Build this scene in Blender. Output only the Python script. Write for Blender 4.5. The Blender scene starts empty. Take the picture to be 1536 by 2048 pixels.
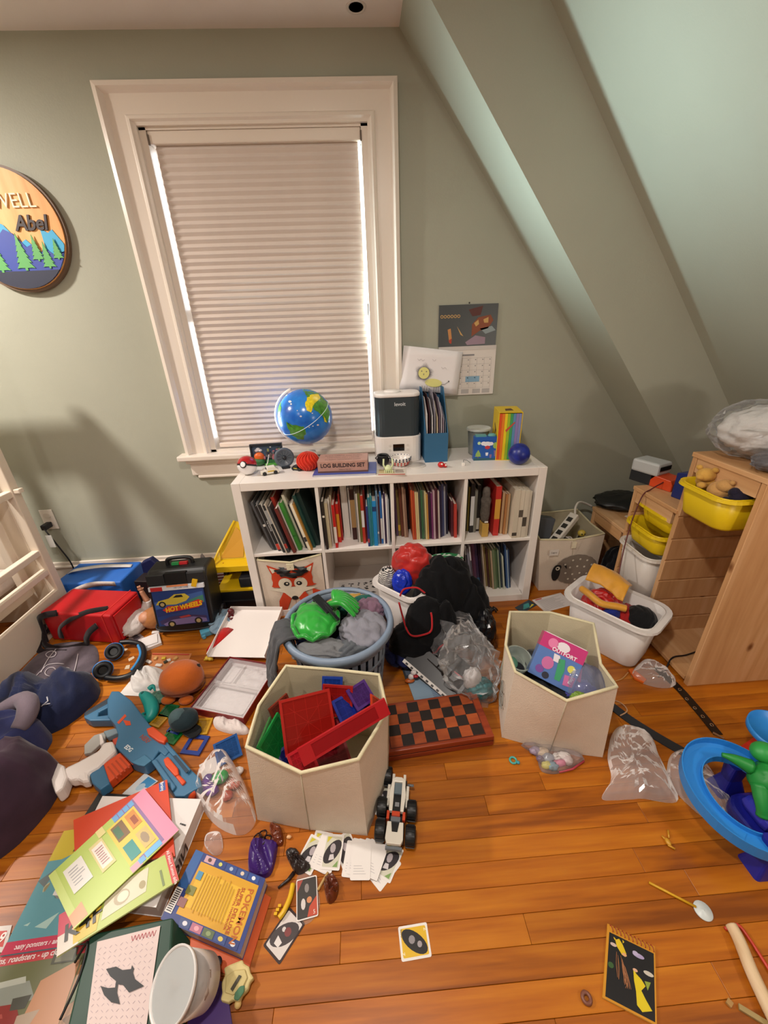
import bpy, bmesh, math, random
from mathutils import Vector, Matrix, Euler, noise

sc = bpy.context.scene
COL = sc.collection
PI = math.pi
R_ = math.radians
random.seed(4)

# ------------------------------------------------------------------ camera
CAM = Vector((0.61721, -1.71380, 1.38335))
FPX = 790.0
CR = Vector((0.99757, -0.05981, -0.03573))
CD = Vector((-0.05768, -0.42131, -0.90508))
CF = Vector((0.03908, 0.90494, -0.42374))
cd = bpy.data.cameras.new('camera'); cam = bpy.data.objects.new('camera', cd); COL.objects.link(cam)
mw = Matrix.Identity(4)
for i in range(3):
    mw[i][0] = CR[i]; mw[i][1] = -CD[i]; mw[i][2] = -CF[i]; mw[i][3] = CAM[i]
cam.matrix_world = mw
cd.sensor_fit = 'HORIZONTAL'; cd.sensor_width = 36.0; cd.lens = FPX / 1536 * 36
cd.clip_start = .02
sc.camera = cam

# ------------------------------------------------------------------ world, lights, exposure
w = bpy.data.worlds.new('sky'); sc.world = w; w.use_nodes = True
bg = w.node_tree.nodes['Background']; bg.inputs[0].default_value = (.86, .93, 1, 1); bg.inputs[1].default_value = 2.6

def light(name, kind, loc, power, color, size=.2, aim=None, shape='DISK', sy=None, spread=None):
    l = bpy.data.lights.new(name, kind); l.energy = power; l.color = color
    if kind == 'AREA':
        l.shape = shape; l.size = size
        if sy: l.size_y = sy
        if spread: l.spread = spread
    else: l.shadow_soft_size = size
    o = bpy.data.objects.new(name, l); COL.objects.link(o); o.location = loc
    if aim is not None:
        o.rotation_euler = (Vector(aim) - Vector(loc)).to_track_quat('-Z', 'Y').to_euler()
    return o
WARM = (1.0, .925, .85)
light('ceiling_light', 'AREA', (-1.60, -.45, 2.395), 36, WARM, .15, (-1.60, -.45, 0))
light('ceiling_light', 'AREA', (.45, -1.45, 2.395), 14, WARM, .15, (.45, -1.45, 0))
light('ceiling_light', 'AREA', (-.75, -2.75, 2.395), 10, WARM, .15, (-.75, -2.75, 0))
light('floor_lamp_bulb', 'POINT', (2.0, -1.75, 1.15), 8, (1, .90, .80), .05)
# daylight slipping past both edges of the drawn blind
light('window_daylight', 'AREA', (-.178, .412, 1.47), 4.6, (.70, .96, 1.0), .011, (1.2, -.12, 2.03), 'RECTANGLE', 1.22, R_(54))
light('window_daylight', 'AREA', (.669, .437, 1.47), 2.6, (.72, .96, 1.0), .012, (1.4, -.3, 1.55), 'RECTANGLE', 1.22)
vs = sc.view_settings
vs.view_transform = 'Standard'; vs.look = 'None'; vs.gamma = 1.0; vs.use_curve_mapping = False
vs.exposure = 0.76

# ------------------------------------------------------------------ measuring: a pixel of the 1536 x 2048 photograph on a real plane
def ray(u, v): return CR * ((u - 768) / FPX) + CD * ((v - 1024) / FPX) + CF
def fl(u, v, z=0.0):
    d = ray(u, v); return CAM + d * ((z - CAM.z) / d.z)
def wl(u, v, y):
    d = ray(u, v); return CAM + d * ((y - CAM.y) / d.y)
def xl(u, v, x):
    d = ray(u, v); return CAM + d * ((x - CAM.x) / d.x)

# ------------------------------------------------------------------ materials
def lin(h):
    h = h.lstrip('#'); o = []
    for i in (0, 2, 4):
        c = int(h[i:i+2], 16) / 255
        o.append(c / 12.92 if c <= .04045 else ((c + .055) / 1.055) ** 2.4)
    return (o[0], o[1], o[2], 1)
MC = {}
def mat(h, r=.55, metal=0, spec=.5, var=0, vs=8, bump=0, bs=60, coat=0, sheen=0, sub=0, emit=0):
    k = (h, r, metal, spec, var, vs, bump, bs, coat, sheen, sub, emit)
    if k in MC: return MC[k]
    m = bpy.data.materials.new('m_' + h); m.use_nodes = True; nt = m.node_tree; b = nt.nodes['Principled BSDF']
    b.inputs['Base Color'].default_value = lin(h); b.inputs['Roughness'].default_value = r
    b.inputs['Metallic'].default_value = metal; b.inputs['Specular IOR Level'].default_value = spec
    b.inputs['Coat Weight'].default_value = coat; b.inputs['Sheen Weight'].default_value = sheen
    if emit:
        b.inputs['Emission Color'].default_value = lin(h); b.inputs['Emission Strength'].default_value = emit
    if var or bump:
        tc = nt.nodes.new('ShaderNodeTexCoord')
        if var:
            n = nt.nodes.new('ShaderNodeTexNoise'); n.inputs['Scale'].default_value = vs; n.inputs['Detail'].default_value = 4
            nt.links.new(tc.outputs['Object'], n.inputs['Vector'])
            rp = nt.nodes.new('ShaderNodeValToRGB'); c = lin(h)
            rp.color_ramp.elements[0].position = .3; rp.color_ramp.elements[1].position = .7
            rp.color_ramp.elements[0].color = tuple(max(0, x * (1 - var)) for x in c[:3]) + (1,)
            rp.color_ramp.elements[1].color = tuple(min(1, x * (1 + var)) for x in c[:3]) + (1,)
            nt.links.new(n.outputs['Fac'], rp.inputs[0]); nt.links.new(rp.outputs[0], b.inputs['Base Color'])
        if bump:
            n2 = nt.nodes.new('ShaderNodeTexNoise'); n2.inputs['Scale'].default_value = bs; n2.inputs['Detail'].default_value = 3
            nt.links.new(tc.outputs['Object'], n2.inputs['Vector'])
            bp = nt.nodes.new('ShaderNodeBump'); bp.inputs['Strength'].default_value = bump; bp.inputs['Distance'].default_value = .003
            nt.links.new(n2.outputs['Fac'], bp.inputs['Height']); nt.links.new(bp.outputs[0], b.inputs['Normal'])
    MC[k] = m; return m
def fabric(h, r=.85, var=.12, bump=.35, bs=220, sheen=.15): return mat(h, r, var=var, vs=14, bump=bump, bs=bs, sheen=sheen, spec=.2)
def plastic(h, r=.35): return mat(h, r)
def paper(h): return mat(h, .6, spec=.3)
def clear(tint='ffffff', alpha=.25, r=.12):
    k = ('clear', tint, alpha, r)
    if k in MC: return MC[k]
    m = bpy.data.materials.new('m_clear_' + tint); m.use_nodes = True; nt = m.node_tree
    b = nt.nodes['Principled BSDF']; b.inputs['Base Color'].default_value = lin(tint); b.inputs['Roughness'].default_value = r
    t = nt.nodes.new('ShaderNodeBsdfTransparent'); t.inputs[0].default_value = (.97, .97, .97, 1)
    f = nt.nodes.new('ShaderNodeFresnel'); f.inputs[0].default_value = 1.22
    a = nt.nodes.new('ShaderNodeMath'); a.operation = 'ADD'; a.use_clamp = True; a.inputs[1].default_value = alpha
    mx = nt.nodes.new('ShaderNodeMixShader')
    nt.links.new(f.outputs[0], a.inputs[0]); nt.links.new(a.outputs[0], mx.inputs[0])
    nt.links.new(t.outputs[0], mx.inputs[1]); nt.links.new(b.outputs[0], mx.inputs[2])
    nt.links.new(mx.outputs[0], nt.nodes['Material Output'].inputs[0])
    MC[k] = m; return m
def glassy(tint, depth=.2, r=.05):                      # tinted clear plastic (see-through colour)
    k = ('glassy', tint, depth, r)
    if k in MC: return MC[k]
    m = bpy.data.materials.new('m_tint_' + tint); m.use_nodes = True; nt = m.node_tree
    b = nt.nodes['Principled BSDF']; b.inputs['Base Color'].default_value = lin(tint); b.inputs['Roughness'].default_value = r
    t = nt.nodes.new('ShaderNodeBsdfTransparent'); t.inputs[0].default_value = lin(tint)
    mx = nt.nodes.new('ShaderNodeMixShader'); mx.inputs[0].default_value = depth
    nt.links.new(t.outputs[0], mx.inputs[1]); nt.links.new(b.outputs[0], mx.inputs[2])
    nt.links.new(mx.outputs[0], nt.nodes['Material Output'].inputs[0])
    MC[k] = m; return m
def wood(name, c1, c2, c3, axis=0, scale=14, stretch=.06, r=.45, rnd=0, knots=False):
    m = bpy.data.materials.new(name); m.use_nodes = True; nt = m.node_tree; b = nt.nodes['Principled BSDF']
    N = nt.nodes.new; Lk = nt.links.new
    tc = N('ShaderNodeTexCoord'); mp = N('ShaderNodeMapping'); s = [1, 1, 1]; s[axis] = stretch
    mp.inputs['Scale'].default_value = s
    oi = N('ShaderNodeObjectInfo')
    ad = N('ShaderNodeVectorMath'); ad.operation = 'ADD'
    sc_ = N('ShaderNodeVectorMath'); sc_.operation = 'SCALE'; sc_.inputs[0].default_value = (7, 11, 5)
    Lk(oi.outputs['Random'], sc_.inputs['Scale']); Lk(tc.outputs['Object'], ad.inputs[0]); Lk(sc_.outputs[0], ad.inputs[1])
    Lk(ad.outputs[0], mp.inputs[0])
    n = N('ShaderNodeTexNoise'); n.inputs['Scale'].default_value = scale; n.inputs['Detail'].default_value = 5; n.inputs['Distortion'].default_value = 1.2
    Lk(mp.outputs[0], n.inputs['Vector'])
    n2 = N('ShaderNodeTexNoise'); n2.inputs['Scale'].default_value = scale * 6; n2.inputs['Detail'].default_value = 3
    Lk(mp.outputs[0], n2.inputs['Vector'])
    mixf = N('ShaderNodeMath'); mixf.operation = 'MULTIPLY_ADD'; mixf.inputs[1].default_value = .35
    Lk(n2.outputs['Fac'], mixf.inputs[0])
    sub = N('ShaderNodeMath'); sub.operation = 'SUBTRACT'; sub.inputs[1].default_value = .17; Lk(n.outputs['Fac'], sub.inputs[0])
    Lk(sub.outputs[0], mixf.inputs[2])
    rp = N('ShaderNodeValToRGB'); e = rp.color_ramp.elements
    e[0].position = .3; e[0].color = lin(c1); e[1].position = .72; e[1].color = lin(c3)
    x = e.new(.5); x.color = lin(c2)
    Lk(mixf.outputs[0], rp.inputs[0])
    out = rp.outputs[0]
    if rnd:
        hs = N('ShaderNodeHueSaturation')
        mr = N('ShaderNodeMapRange'); mr.inputs['To Min'].default_value = 1 - rnd; mr.inputs['To Max'].default_value = 1 + rnd
        Lk(oi.outputs['Random'], mr.inputs['Value']); Lk(mr.outputs[0], hs.inputs['Value'])
        Lk(out, hs.inputs['Color']); out = hs.outputs[0]
    if knots:
        v = N('ShaderNodeTexVoronoi'); v.inputs['Scale'].default_value = 5.5
        mk = N('ShaderNodeMapping'); s2 = [1, 1, 1]; s2[axis] = .55; mk.inputs['Scale'].default_value = s2
        Lk(ad.outputs[0], mk.inputs[0]); Lk(mk.outputs[0], v.inputs['Vector'])
        kr = N('ShaderNodeMapRange'); kr.inputs['From Min'].default_value = .04; kr.inputs['From Max'].default_value = .09; kr.clamp = True
        Lk(v.outputs['Distance'], kr.inputs['Value'])
        mc = N('ShaderNodeMix'); mc.data_type = 'RGBA'; mc.inputs[6].default_value = lin('7a4a26')
        Lk(kr.outputs[0], mc.inputs[0]); Lk(out, mc.inputs[7]); out = mc.outputs[2]
    Lk(out, b.inputs['Base Color']); b.inputs['Roughness'].default_value = r
    return m

# ------------------------------------------------------------------ mesh building
class MB:
    def __init__(s): s.v = []; s.f = []; s.m = []; s.s = []
    def add(s, vs, fs, m=0, sm=False, M=None):
        k = len(s.v)
        s.v += [(M @ Vector(p)) if M is not None else Vector(p) for p in vs]
        for f in fs: s.f.append([k + i for i in f]); s.m.append(m); s.s.append(sm)
        return s
    def box(s, a, b, m=0, M=None):
        (x0, y0, z0), (x1, y1, z1) = a, b
        return s.add([(x0,y0,z0),(x1,y0,z0),(x1,y1,z0),(x0,y1,z0),(x0,y0,z1),(x1,y0,z1),(x1,y1,z1),(x0,y1,z1)],
            [(3,2,1,0),(4,5,6,7),(0,1,5,4),(1,2,6,5),(2,3,7,6),(3,0,4,7)], m, False, M)
    def cb(s, c, d, m=0, M=None):
        return s.box([c[i]-d[i]/2 for i in range(3)], [c[i]+d[i]/2 for i in range(3)], m, M)
    def prism(s, pts, z0, z1, m=0, M=None, sm=False, mt=None):
        n = len(pts); a = sum(pts[i][0]*pts[(i+1)%n][1]-pts[(i+1)%n][0]*pts[i][1] for i in range(n))
        if a < 0: pts = pts[::-1]
        s.add([(p[0],p[1],z0) for p in pts]+[(p[0],p[1],z1) for p in pts],
            [(i,(i+1)%n,n+(i+1)%n,n+i) for i in range(n)], m, sm, M)
        k = len(s.v)-2*n
        s.f.append([k+i for i in range(n)][::-1]); s.m.append(m); s.s.append(False)
        s.f.append([k+n+i for i in range(n)]); s.m.append(m if mt is None else mt); s.s.append(False)
        return s
    def poly(s, pts, m=0, M=None): return s.add(pts, [tuple(range(len(pts)))], m, False, M)
    def flat(s, pts, z=0, m=0, M=None): return s.poly([(p[0],p[1],z) for p in pts], m, M)
    def lathe(s, prof, n=24, m=0, M=None, sm=True, close=False):
        vs = []; fs = []
        for r, z in prof:
            for i in range(n): vs.append((r*math.cos(2*PI*i/n), r*math.sin(2*PI*i/n), z))
        k = len(prof)
        for j in range(k if close else k-1):
            for i in range(n):
                a = j*n+i; b_ = j*n+(i+1)%n; c = ((j+1)%k)*n
                fs.append((a, b_, c+(i+1)%n, c+i))
        s.add(vs, fs, m, sm, M)
        k0 = len(s.v)-len(vs)
        if not close:
            if prof[0][0] > 1e-5: s.f.append([k0+i for i in range(n)][::-1]); s.m.append(m); s.s.append(False)
            if prof[-1][0] > 1e-5: s.f.append([k0+(k-1)*n+i for i in range(n)]); s.m.append(m); s.s.append(False)
        return s
    def cyl(s, c, r, h, n=20, m=0, M=None, r2=None):
        T_ = Matrix.Translation(c); 
        return s.lathe([(r,0),(r if r2 is None else r2,h)], n, m, (M @ T_) if M is not None else T_)
    def sph(s, c, r, nu=20, nv=12, m=0, M=None):
        if isinstance(r, (int,float)): r = (r,r,r)
        vs = []; fs = []
        for j in range(nv+1):
            t = PI*j/nv
            for i in range(nu):
                p = 2*PI*i/nu; vs.append((c[0]+r[0]*math.sin(t)*math.cos(p), c[1]+r[1]*math.sin(t)*math.sin(p), c[2]-r[2]*math.cos(t)))
        for j in range(nv):
            for i in range(nu): fs.append((j*nu+i, j*nu+(i+1)%nu, (j+1)*nu+(i+1)%nu, (j+1)*nu+i))
        return s.add(vs, fs, m, True, M)
    def tube(s, path, r, n=8, m=0, M=None, closed=False):
        P_ = [Vector(p) for p in path]; k = len(P_); vs = []; fs = []
        rr = r if isinstance(r, (list, tuple)) else [r]*k
        up = Vector((0,0,1)); prev = None
        for i in range(k):
            a = P_[(i-1)%k] if (i > 0 or closed) else P_[i]; b_ = P_[(i+1)%k] if (i < k-1 or closed) else P_[i]
            t = (b_-a).normalized() if (b_-a).length > 1e-9 else Vector((1,0,0))
            if prev is None:
                x = t.cross(up)
                if x.length < 1e-3: x = t.cross(Vector((1,0,0)))
            else: x = prev - t*prev.dot(t)
            x.normalize(); y = t.cross(x); prev = x
            for j in range(n):
                q = 2*PI*j/n; vs.append(P_[i]+x*(rr[i]*math.cos(q))+y*(rr[i]*math.sin(q)))
        for i in range(k if closed else k-1):
            for j in range(n):
                a = i*n+j; b_ = i*n+(j+1)%n; c = ((i+1)%k)*n
                fs.append((a, b_, c+(j+1)%n, c+j))
        if not closed: fs += [tuple(range(n))[::-1], tuple((k-1)*n+j for j in range(n))]
        return s.add(vs, fs, m, True, M)
    def grid(s, nu, nv, f, m=0, M=None, cu=False, sm=True):
        vs = [f(i/(nu if cu else nu-1), j/(nv-1)) for j in range(nv) for i in range(nu)]; fs = []
        for j in range(nv-1):
            for i in range(nu if cu else nu-1):
                fs.append((j*nu+i, j*nu+(i+1)%nu, (j+1)*nu+(i+1)%nu, (j+1)*nu+i))
        return s.add(vs, fs, m, sm, M)
    def loft(s, rings, m=0, cap0=True, cap1=True, sm=False, M=None):
        n = len(rings[0]); vs = [p for r in rings for p in r]; fs = []
        for j in range(len(rings)-1):
            for i in range(n): fs.append((j*n+i, j*n+(i+1)%n, (j+1)*n+(i+1)%n, (j+1)*n+i))
        s.add(vs, fs, m, sm, M); k = len(s.v)-len(vs)
        if cap0: s.f.append([k+i for i in range(n)][::-1]); s.m.append(m); s.s.append(False)
        if cap1: s.f.append([k+(len(rings)-1)*n+i for i in range(n)]); s.m.append(m); s.s.append(False)
        return s

MATX = {}
def thing(name, label, cat, loc=(0,0,0), rz=0, group=None, M=None):
    o = bpy.data.objects.new(name, None); COL.objects.link(o); o.empty_display_size = .05
    if M is None: M = Matrix.Translation(loc) @ Matrix.Rotation(rz, 4, 'Z')
    o.matrix_world = M; MATX[o] = M.copy(); tag(o, label, cat, group); return o
def tag(o, label, cat, group=None):
    o['label'] = label; o['category'] = cat
    if group: o['group'] = group
    return o
def struct(o): o['kind'] = 'structure'; return o
def part(name, mb, mats, parent=None, w=False, label=None, bev=0, solid=0, sub=0, bseg=2):
    if not isinstance(mats, (list, tuple)): mats = [mats]
    me = bpy.data.meshes.new(name); vs = mb.v
    if w and parent is not None:
        I = rootM(parent).inverted(); vs = [I @ p for p in vs]
    me.from_pydata([tuple(p) for p in vs], [], mb.f); me.validate()
    for m in mats: me.materials.append(m)
    if len(me.polygons) == len(mb.f):
        me.polygons.foreach_set('material_index', mb.m); me.polygons.foreach_set('use_smooth', mb.s)
    me.update()
    o = bpy.data.objects.new(name, me); COL.objects.link(o)
    if parent is not None: o.parent = parent; MATX[o] = rootM(parent)
    if label: o['label'] = label
    if name in ('print', 'picture_print', 'crayon_lion', 'month_grid', 'tread_print', 'edge_print', 'brick_build'): o['kind'] = 'stuff'
    if bev:
        b = o.modifiers.new('b', 'BEVEL'); b.width = bev; b.segments = bseg; b.limit_method = 'ANGLE'; b.angle_limit = R_(40)
    if solid:
        b = o.modifiers.new('s', 'SOLIDIFY'); b.thickness = solid; b.offset = 0
    if sub:
        b = o.modifiers.new('u', 'SUBSURF'); b.levels = sub; b.render_levels = sub
    return o
def rootM(p): return MATX.get(p, Matrix.Identity(4))
def single(name, mb, mats, label, cat, group=None, loc=None, **k):
    # a thing that is one mesh: origin at its base centre
    if loc is None:
        xs = [p.x for p in mb.v]; ys = [p.y for p in mb.v]; zs = [p.z for p in mb.v]
        loc = Vector(((min(xs)+max(xs))/2, (min(ys)+max(ys))/2, min(zs)))
    loc = Vector(loc); mb.v = [p-loc for p in mb.v]
    o = part(name, mb, mats, **k); o.location = loc; return tag(o, label, cat, group)
def frame(o, x, y):
    x = Vector(x).normalized(); z = x.cross(Vector(y)).normalized(); y = z.cross(x)
    M = Matrix.Identity(4)
    for i in range(3): M[i][0]=x[i]; M[i][1]=y[i]; M[i][2]=z[i]; M[i][3]=o[i]
    return M
TXT = {}
def txt(s, size, m, parent, M, name='lettering', align='CENTER', w=False, sx=1, ext=0, bold=0, shear=0, label=None):
    c = bpy.data.curves.new('t', 'FONT'); c.body = s; c.size = size; c.align_x = align; c.align_y = 'CENTER'
    c.extrude = ext; c.offset = bold; c.shear = shear; c.resolution_u = 3
    t = bpy.data.objects.new('t', c); COL.objects.link(t)
    dg = bpy.context.evaluated_depsgraph_get()
    me = bpy.data.meshes.new_from_object(t.evaluated_get(dg)); bpy.data.objects.remove(t); bpy.data.curves.remove(c)
    X = M @ Matrix.Diagonal((sx,1,1,1))
    if w: X = rootM(parent).inverted() @ X
    me.transform(X); me.materials.clear(); me.materials.append(m); me.name = name
    o = bpy.data.objects.new(name, me); COL.objects.link(o); o.parent = parent; MATX[o] = rootM(parent)
    if label: o['label'] = label
    return o
def Tz(x, y, z, rz=0): return Matrix.Translation((x,y,z)) @ Matrix.Rotation(rz, 4, 'Z')
def rrect(w, d, r, n=4, cx=0, cy=0):
    o = []
    for (sx, sy, a) in ((1,1,0),(-1,1,90),(-1,-1,180),(1,-1,270)):
        for i in range(n+1):
            t = R_(a+90*i/n); o.append((cx+sx*(w/2-r)+r*math.cos(t), cy+sy*(d/2-r)+r*math.sin(t)))
    return o
def circ(r, n=20, cx=0, cy=0, ry=None): return [(cx+r*math.cos(2*PI*i/n), cy+(ry or r)*math.sin(2*PI*i/n)) for i in range(n)]
def smooth_loop(pts, n):
    k = len(pts); o = []
    for i in range(n):
        t = i/n*k; j = int(t); t -= j
        p = [Vector(pts[(j+q-1)%k]) for q in range(4)]
        o.append(.5*((2*p[1])+(p[2]-p[0])*t+(2*p[0]-5*p[1]+4*p[2]-p[3])*t*t+(3*p[1]-p[0]-3*p[2]+p[3])*t**3))
    return o
def spline(pts, n):
    k = len(pts)-1; o = []; P_ = [Vector(p) for p in pts]
    for i in range(n):
        t = i/(n-1)*k; j = min(int(t), k-1); t -= j
        p = [P_[max(0,min(k,j+q-1))] for q in range(4)]
        o.append(.5*((2*p[1])+(p[2]-p[0])*t+(2*p[0]-5*p[1]+4*p[2]-p[3])*t*t+(3*p[1]-p[0]-3*p[2]+p[3])*t**3))
    return o
def fbm(p, o=3):
    a = 0; k = 1
    for _ in range(o): a += k*noise.noise(p); p = p*2.03; k *= .5
    return a
def ridge(p, o=2):
    a = 0; k = 1
    for _ in range(o): a += k*(1-2*abs(noise.noise(p))); p = p*1.9; k *= .5
    return a
def mound(mb, outline, z0, h, seed=0, amp=.25, fr=9, rings=12, n=56, power=2.2, fold=None, under=.0, crisp=False, m=0, zf=None, sm=True, peak=None):
    """closed heap of cloth / film over an outline on a plane: folds come from ridged noise"""
    L_ = smooth_loop([Vector((p[0],p[1],0)) for p in outline], n)
    c = Vector(peak) if peak else sum(L_, Vector())/n
    c = Vector((c[0], c[1], 0)); vs = []; sd = Vector((seed*3.1, seed*1.7, seed*.9))
    for j in range(rings):
        t = (j+1)/rings
        for p in L_:
            q = c.lerp(p, t)
            g = max(0, 1-t**power)**.6
            wq = Vector((q.x, q.y, 0))
            if fold:
                a = fold; wq = Vector((q.x*math.cos(a)+q.y*math.sin(a), (-q.x*math.sin(a)+q.y*math.cos(a))*.3, 0))
            wq = wq*fr+sd; wq += Vector((fbm(wq*.5), fbm(wq*.5+Vector((9,9,0))), 0))*.6
            d = ridge(wq)*amp*h*(.25+.75*g if t < .99 else 0)
            z = z0+h*g+d*(1 if t < .99 else 0)
            base = z0+(zf(q) if zf else 0)
            z = max(z if not zf else z+zf(q), base+.001)
            # small sideways jitter so the edge is not a clean curve
            e = fbm(q*14+sd)*.03*t; q = q+(p-c)*e
            vs.append((q.x, q.y, z))
    top = (c.x, c.y, z0+h+(zf(c) if zf else 0)); k = len(vs); vs.append(top); fs = []
    for i in range(n): fs.append((k, i, (i+1)%n))
    for j in range(rings-1):
        for i in range(n): fs.append((j*n+i, (j+1)*n+i, (j+1)*n+(i+1)%n, j*n+(i+1)%n))
    b = len(vs); vs += [(vs[(rings-1)*n+i][0], vs[(rings-1)*n+i][1], z0+(zf(Vector(vs[(rings-1)*n+i])) if zf else 0)) for i in range(n)]
    for i in range(n): fs.append(((rings-1)*n+i, b+i, b+(i+1)%n, (rings-1)*n+(i+1)%n))
    fs.append(tuple(b+i for i in range(n))[::-1])
    return mb.add(vs, fs, m, sm)
def blob(mb, c, r, seed=0, amp=.15, fr=2.0, nu=44, nv=26, zmin=None, fold=(1,1,1), m=0, sm=True, M=None, rid=True):
    sd = Vector((seed*2.3, seed*5.1, seed*1.3)); vs = []; fs = []; c = Vector(c)
    for j in range(nv+1):
        t = PI*j/nv
        for i in range(nu):
            p = 2*PI*i/nu; d = Vector((math.sin(t)*math.cos(p), math.sin(t)*math.sin(p), -math.cos(t)))
            q = Vector((d.x*fold[0], d.y*fold[1], d.z*fold[2]))*fr+sd
            q += Vector((fbm(q*.6), fbm(q*.6+Vector((5,5,5))), fbm(q*.6+Vector((8,2,1)))))*.5
            if rid == 'cloth':
                a_ = seed*1.7; ph = 5.5*fr*(d.x*math.cos(a_)+d.y*math.sin(a_)+.35*d.z)*.5+2.6*fbm(d*1.1+sd, 2)
                k = 1+amp*(abs(math.sin(ph))**.8-.55)+amp*.35*fbm(d*3.1+sd)
            else: k = 1+amp*(ridge(q) if rid else fbm(q))
            v = Vector((d.x*r[0]*k, d.y*r[1]*k, d.z*r[2]*k))
            if M is not None: v = M @ v
            v += c
            if zmin is not None and v.z < zmin: v.z = zmin
            vs.append(v)
    for j in range(nv):
        for i in range(nu): fs.append((j*nu+i, j*nu+(i+1)%nu, (j+1)*nu+(i+1)%nu, (j+1)*nu+i))
    return mb.add(vs, fs, m, sm)
def rect4(p, z=0.0):
    """four pixels TL,TR,BR,BL of a flat rectangle at height z -> its frame, width, height"""
    if not isinstance(z, (list, tuple)): z = [z]*4
    q = [fl(u, v, zz) for (u, v), zz in zip(p, z)]
    x = ((q[1]-q[0])+(q[2]-q[3]))*.5; y = ((q[0]-q[3])+(q[1]-q[2]))*.5
    o = sum(q, Vector())/4; x.z = 0; y.z = 0
    return frame(o, x, y), x.length, (y-x.normalized()*y.dot(x.normalized())).length
# ------------------------------------------------------------------ the room
YW = .41; ZC = 2.41; XL = -2.25; YR = -3.4
PAINT = mat('a8a898', .62, var=.03, vs=3, bump=.12, bs=160, spec=.35)
WHITE = mat('efe8e0', .35, spec=.4)
TRIM = mat('e6dacd', .28, spec=.5)
CEIL = mat('e6ddd6', .7, var=.02)
OAK = wood('oak_plank', '82420a', 'a85c0f', 'bd7218', 0, 15, .06, .33, .12)
PINE = wood('pine', 'c08e5e', 'd0a070', 'deb488', 2, 9, .08, .5, .05, True)
PINEY = wood('pine_flat', 'c08e5e', 'd0a070', 'deb488', 1, 9, .08, .5, .05, True)

fb = MB().box((XL, YR, -.12), (3.3, YW, -.014))
floor_ = struct(part('floor', fb, mat('3a1c08', .7)))
rng = random.Random(11)
PW = .0572; rows = int((YW-YR)/PW)+1; planks = []
for r in range(rows):
    y1 = YW-r*PW; y0 = max(y1-PW, YR); x = XL-rng.uniform(0, .6)
    while x < 3.3:
        l = rng.uniform(.45, 1.25); a, b_ = max(x, XL), min(x+l, 3.3)
        if b_-a > .02: planks.append((a, b_, y0, y1))
        x += l
planks.sort(key=lambda p: ((p[0]+p[1])/2-.6)**2*.5+((p[2]+p[3])/2+.6)**2)
rest = MB()
for i, (a, b_, y0, y1) in enumerate(planks):
    g = .0004
    if i < 300:
        o = part('plank', MB().box((-(b_-a)/2+g, -(y1-y0)/2+g, -.014), ((b_-a)/2-g, (y1-y0)/2-g, 0)), OAK, floor_, bev=.0007, bseg=1)
        o.location = ((a+b_)/2, (y0+y1)/2, 0)
    else: rest.box((a+g, y0+g, -.014), (b_-g, y1-g, 0))
o = part('planks', rest, OAK, floor_); o['kind'] = 'stuff'

WX0, WX1, WZ0, WZ1 = -.213, .706, .80, 2.150          # window opening
wb = MB()
wb.box((XL-.1, YW, 0), (WX0, YW+.12, ZC+.1)).box((WX1, YW, 0), (3.3, YW+.12, ZC+.1))
wb.box((WX0, YW, 0), (WX1, YW+.12, WZ0)).box((WX0, YW, WZ1), (WX1, YW+.12, ZC+.1))
struct(part('wall_back', wb, PAINT))
struct(part('wall_left', MB().box((XL-.1, YR, 0), (XL, YW, ZC+.1)), PAINT))
struct(part('wall_rear', MB().box((XL-.1, YR-.1, 0), (3.4, YR, ZC+.1)), PAINT))
struct(part('wall_right', MB().box((3.2, YR, 0), (3.3, YW+.12, .6)), PAINT))
SX0, SX1, SL = .823, 1.223, 1.255                     # sloping ceiling
struct(part('ceiling', MB().box((XL-.1, YR-.1, ZC), (SX1+.05, YW+.1, ZC+.1)), CEIL))
def slope_x(x0, z): return x0+(ZC-z)/SL
sm_ = MB().add([(SX1,YR,ZC),(slope_x(SX1,-.05),YR,-.05),(slope_x(SX1,-.05),.12,-.05),(SX1,.12,ZC),
    (SX1+.15,YR,ZC+.1),(slope_x(SX1,-.05)+.2,YR,-.05),(slope_x(SX1,-.05)+.2,.12,-.05),(SX1+.15,.12,ZC+.1)],
    [(0,1,2,3),(7,6,5,4),(0,4,5,1),(3,2,6,7),(0,3,7,4),(1,5,6,2)])
struct(part('ceiling_slope', sm_, PAINT))
ys0, ys1 = .10, YW+.02
q = [(SX0,ZC+.02),(slope_x(SX0,0),0),(slope_x(SX1,0)+.05,0),(SX1+.05,ZC+.02)]
sf = MB().add([(x,ys0,z) for x,z in q]+[(x,ys1,z) for x,z in q], [(0,1,2,3),(7,6,5,4),(0,4,5,1),(3,2,6,7),(0,3,7,4),(1,5,6,2)])
struct(part('trim_1', sf, PAINT, label='sloping boxed soffit along the window wall'))
# baseboard with a bead on top
bb = MB().box((XL, YW-.018, 0), (2.7, YW, .15)).box((XL, YW-.026, .15), (2.7, YW, .166)).box((XL, YW-.015, .166), (2.7, YW, .186))
struct(part('baseboard_back', bb, TRIM, bev=.004))
# recessed ceiling light in view (unlit)
cl = thing('recessed_light', 'small round unlit recessed light in the white ceiling', 'light', (.676, .306, ZC))
part('trim_ring', MB().lathe([(.026,-.001),(.034,-.003),(.036,0),(.026,0)], 28, close=True), mat('d9d0c6', .4), cl)
part('lens', MB().lathe([(.0001,-.0005),(.0265,-.0005)], 28), mat('8a7a66', .4), cl)

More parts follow.
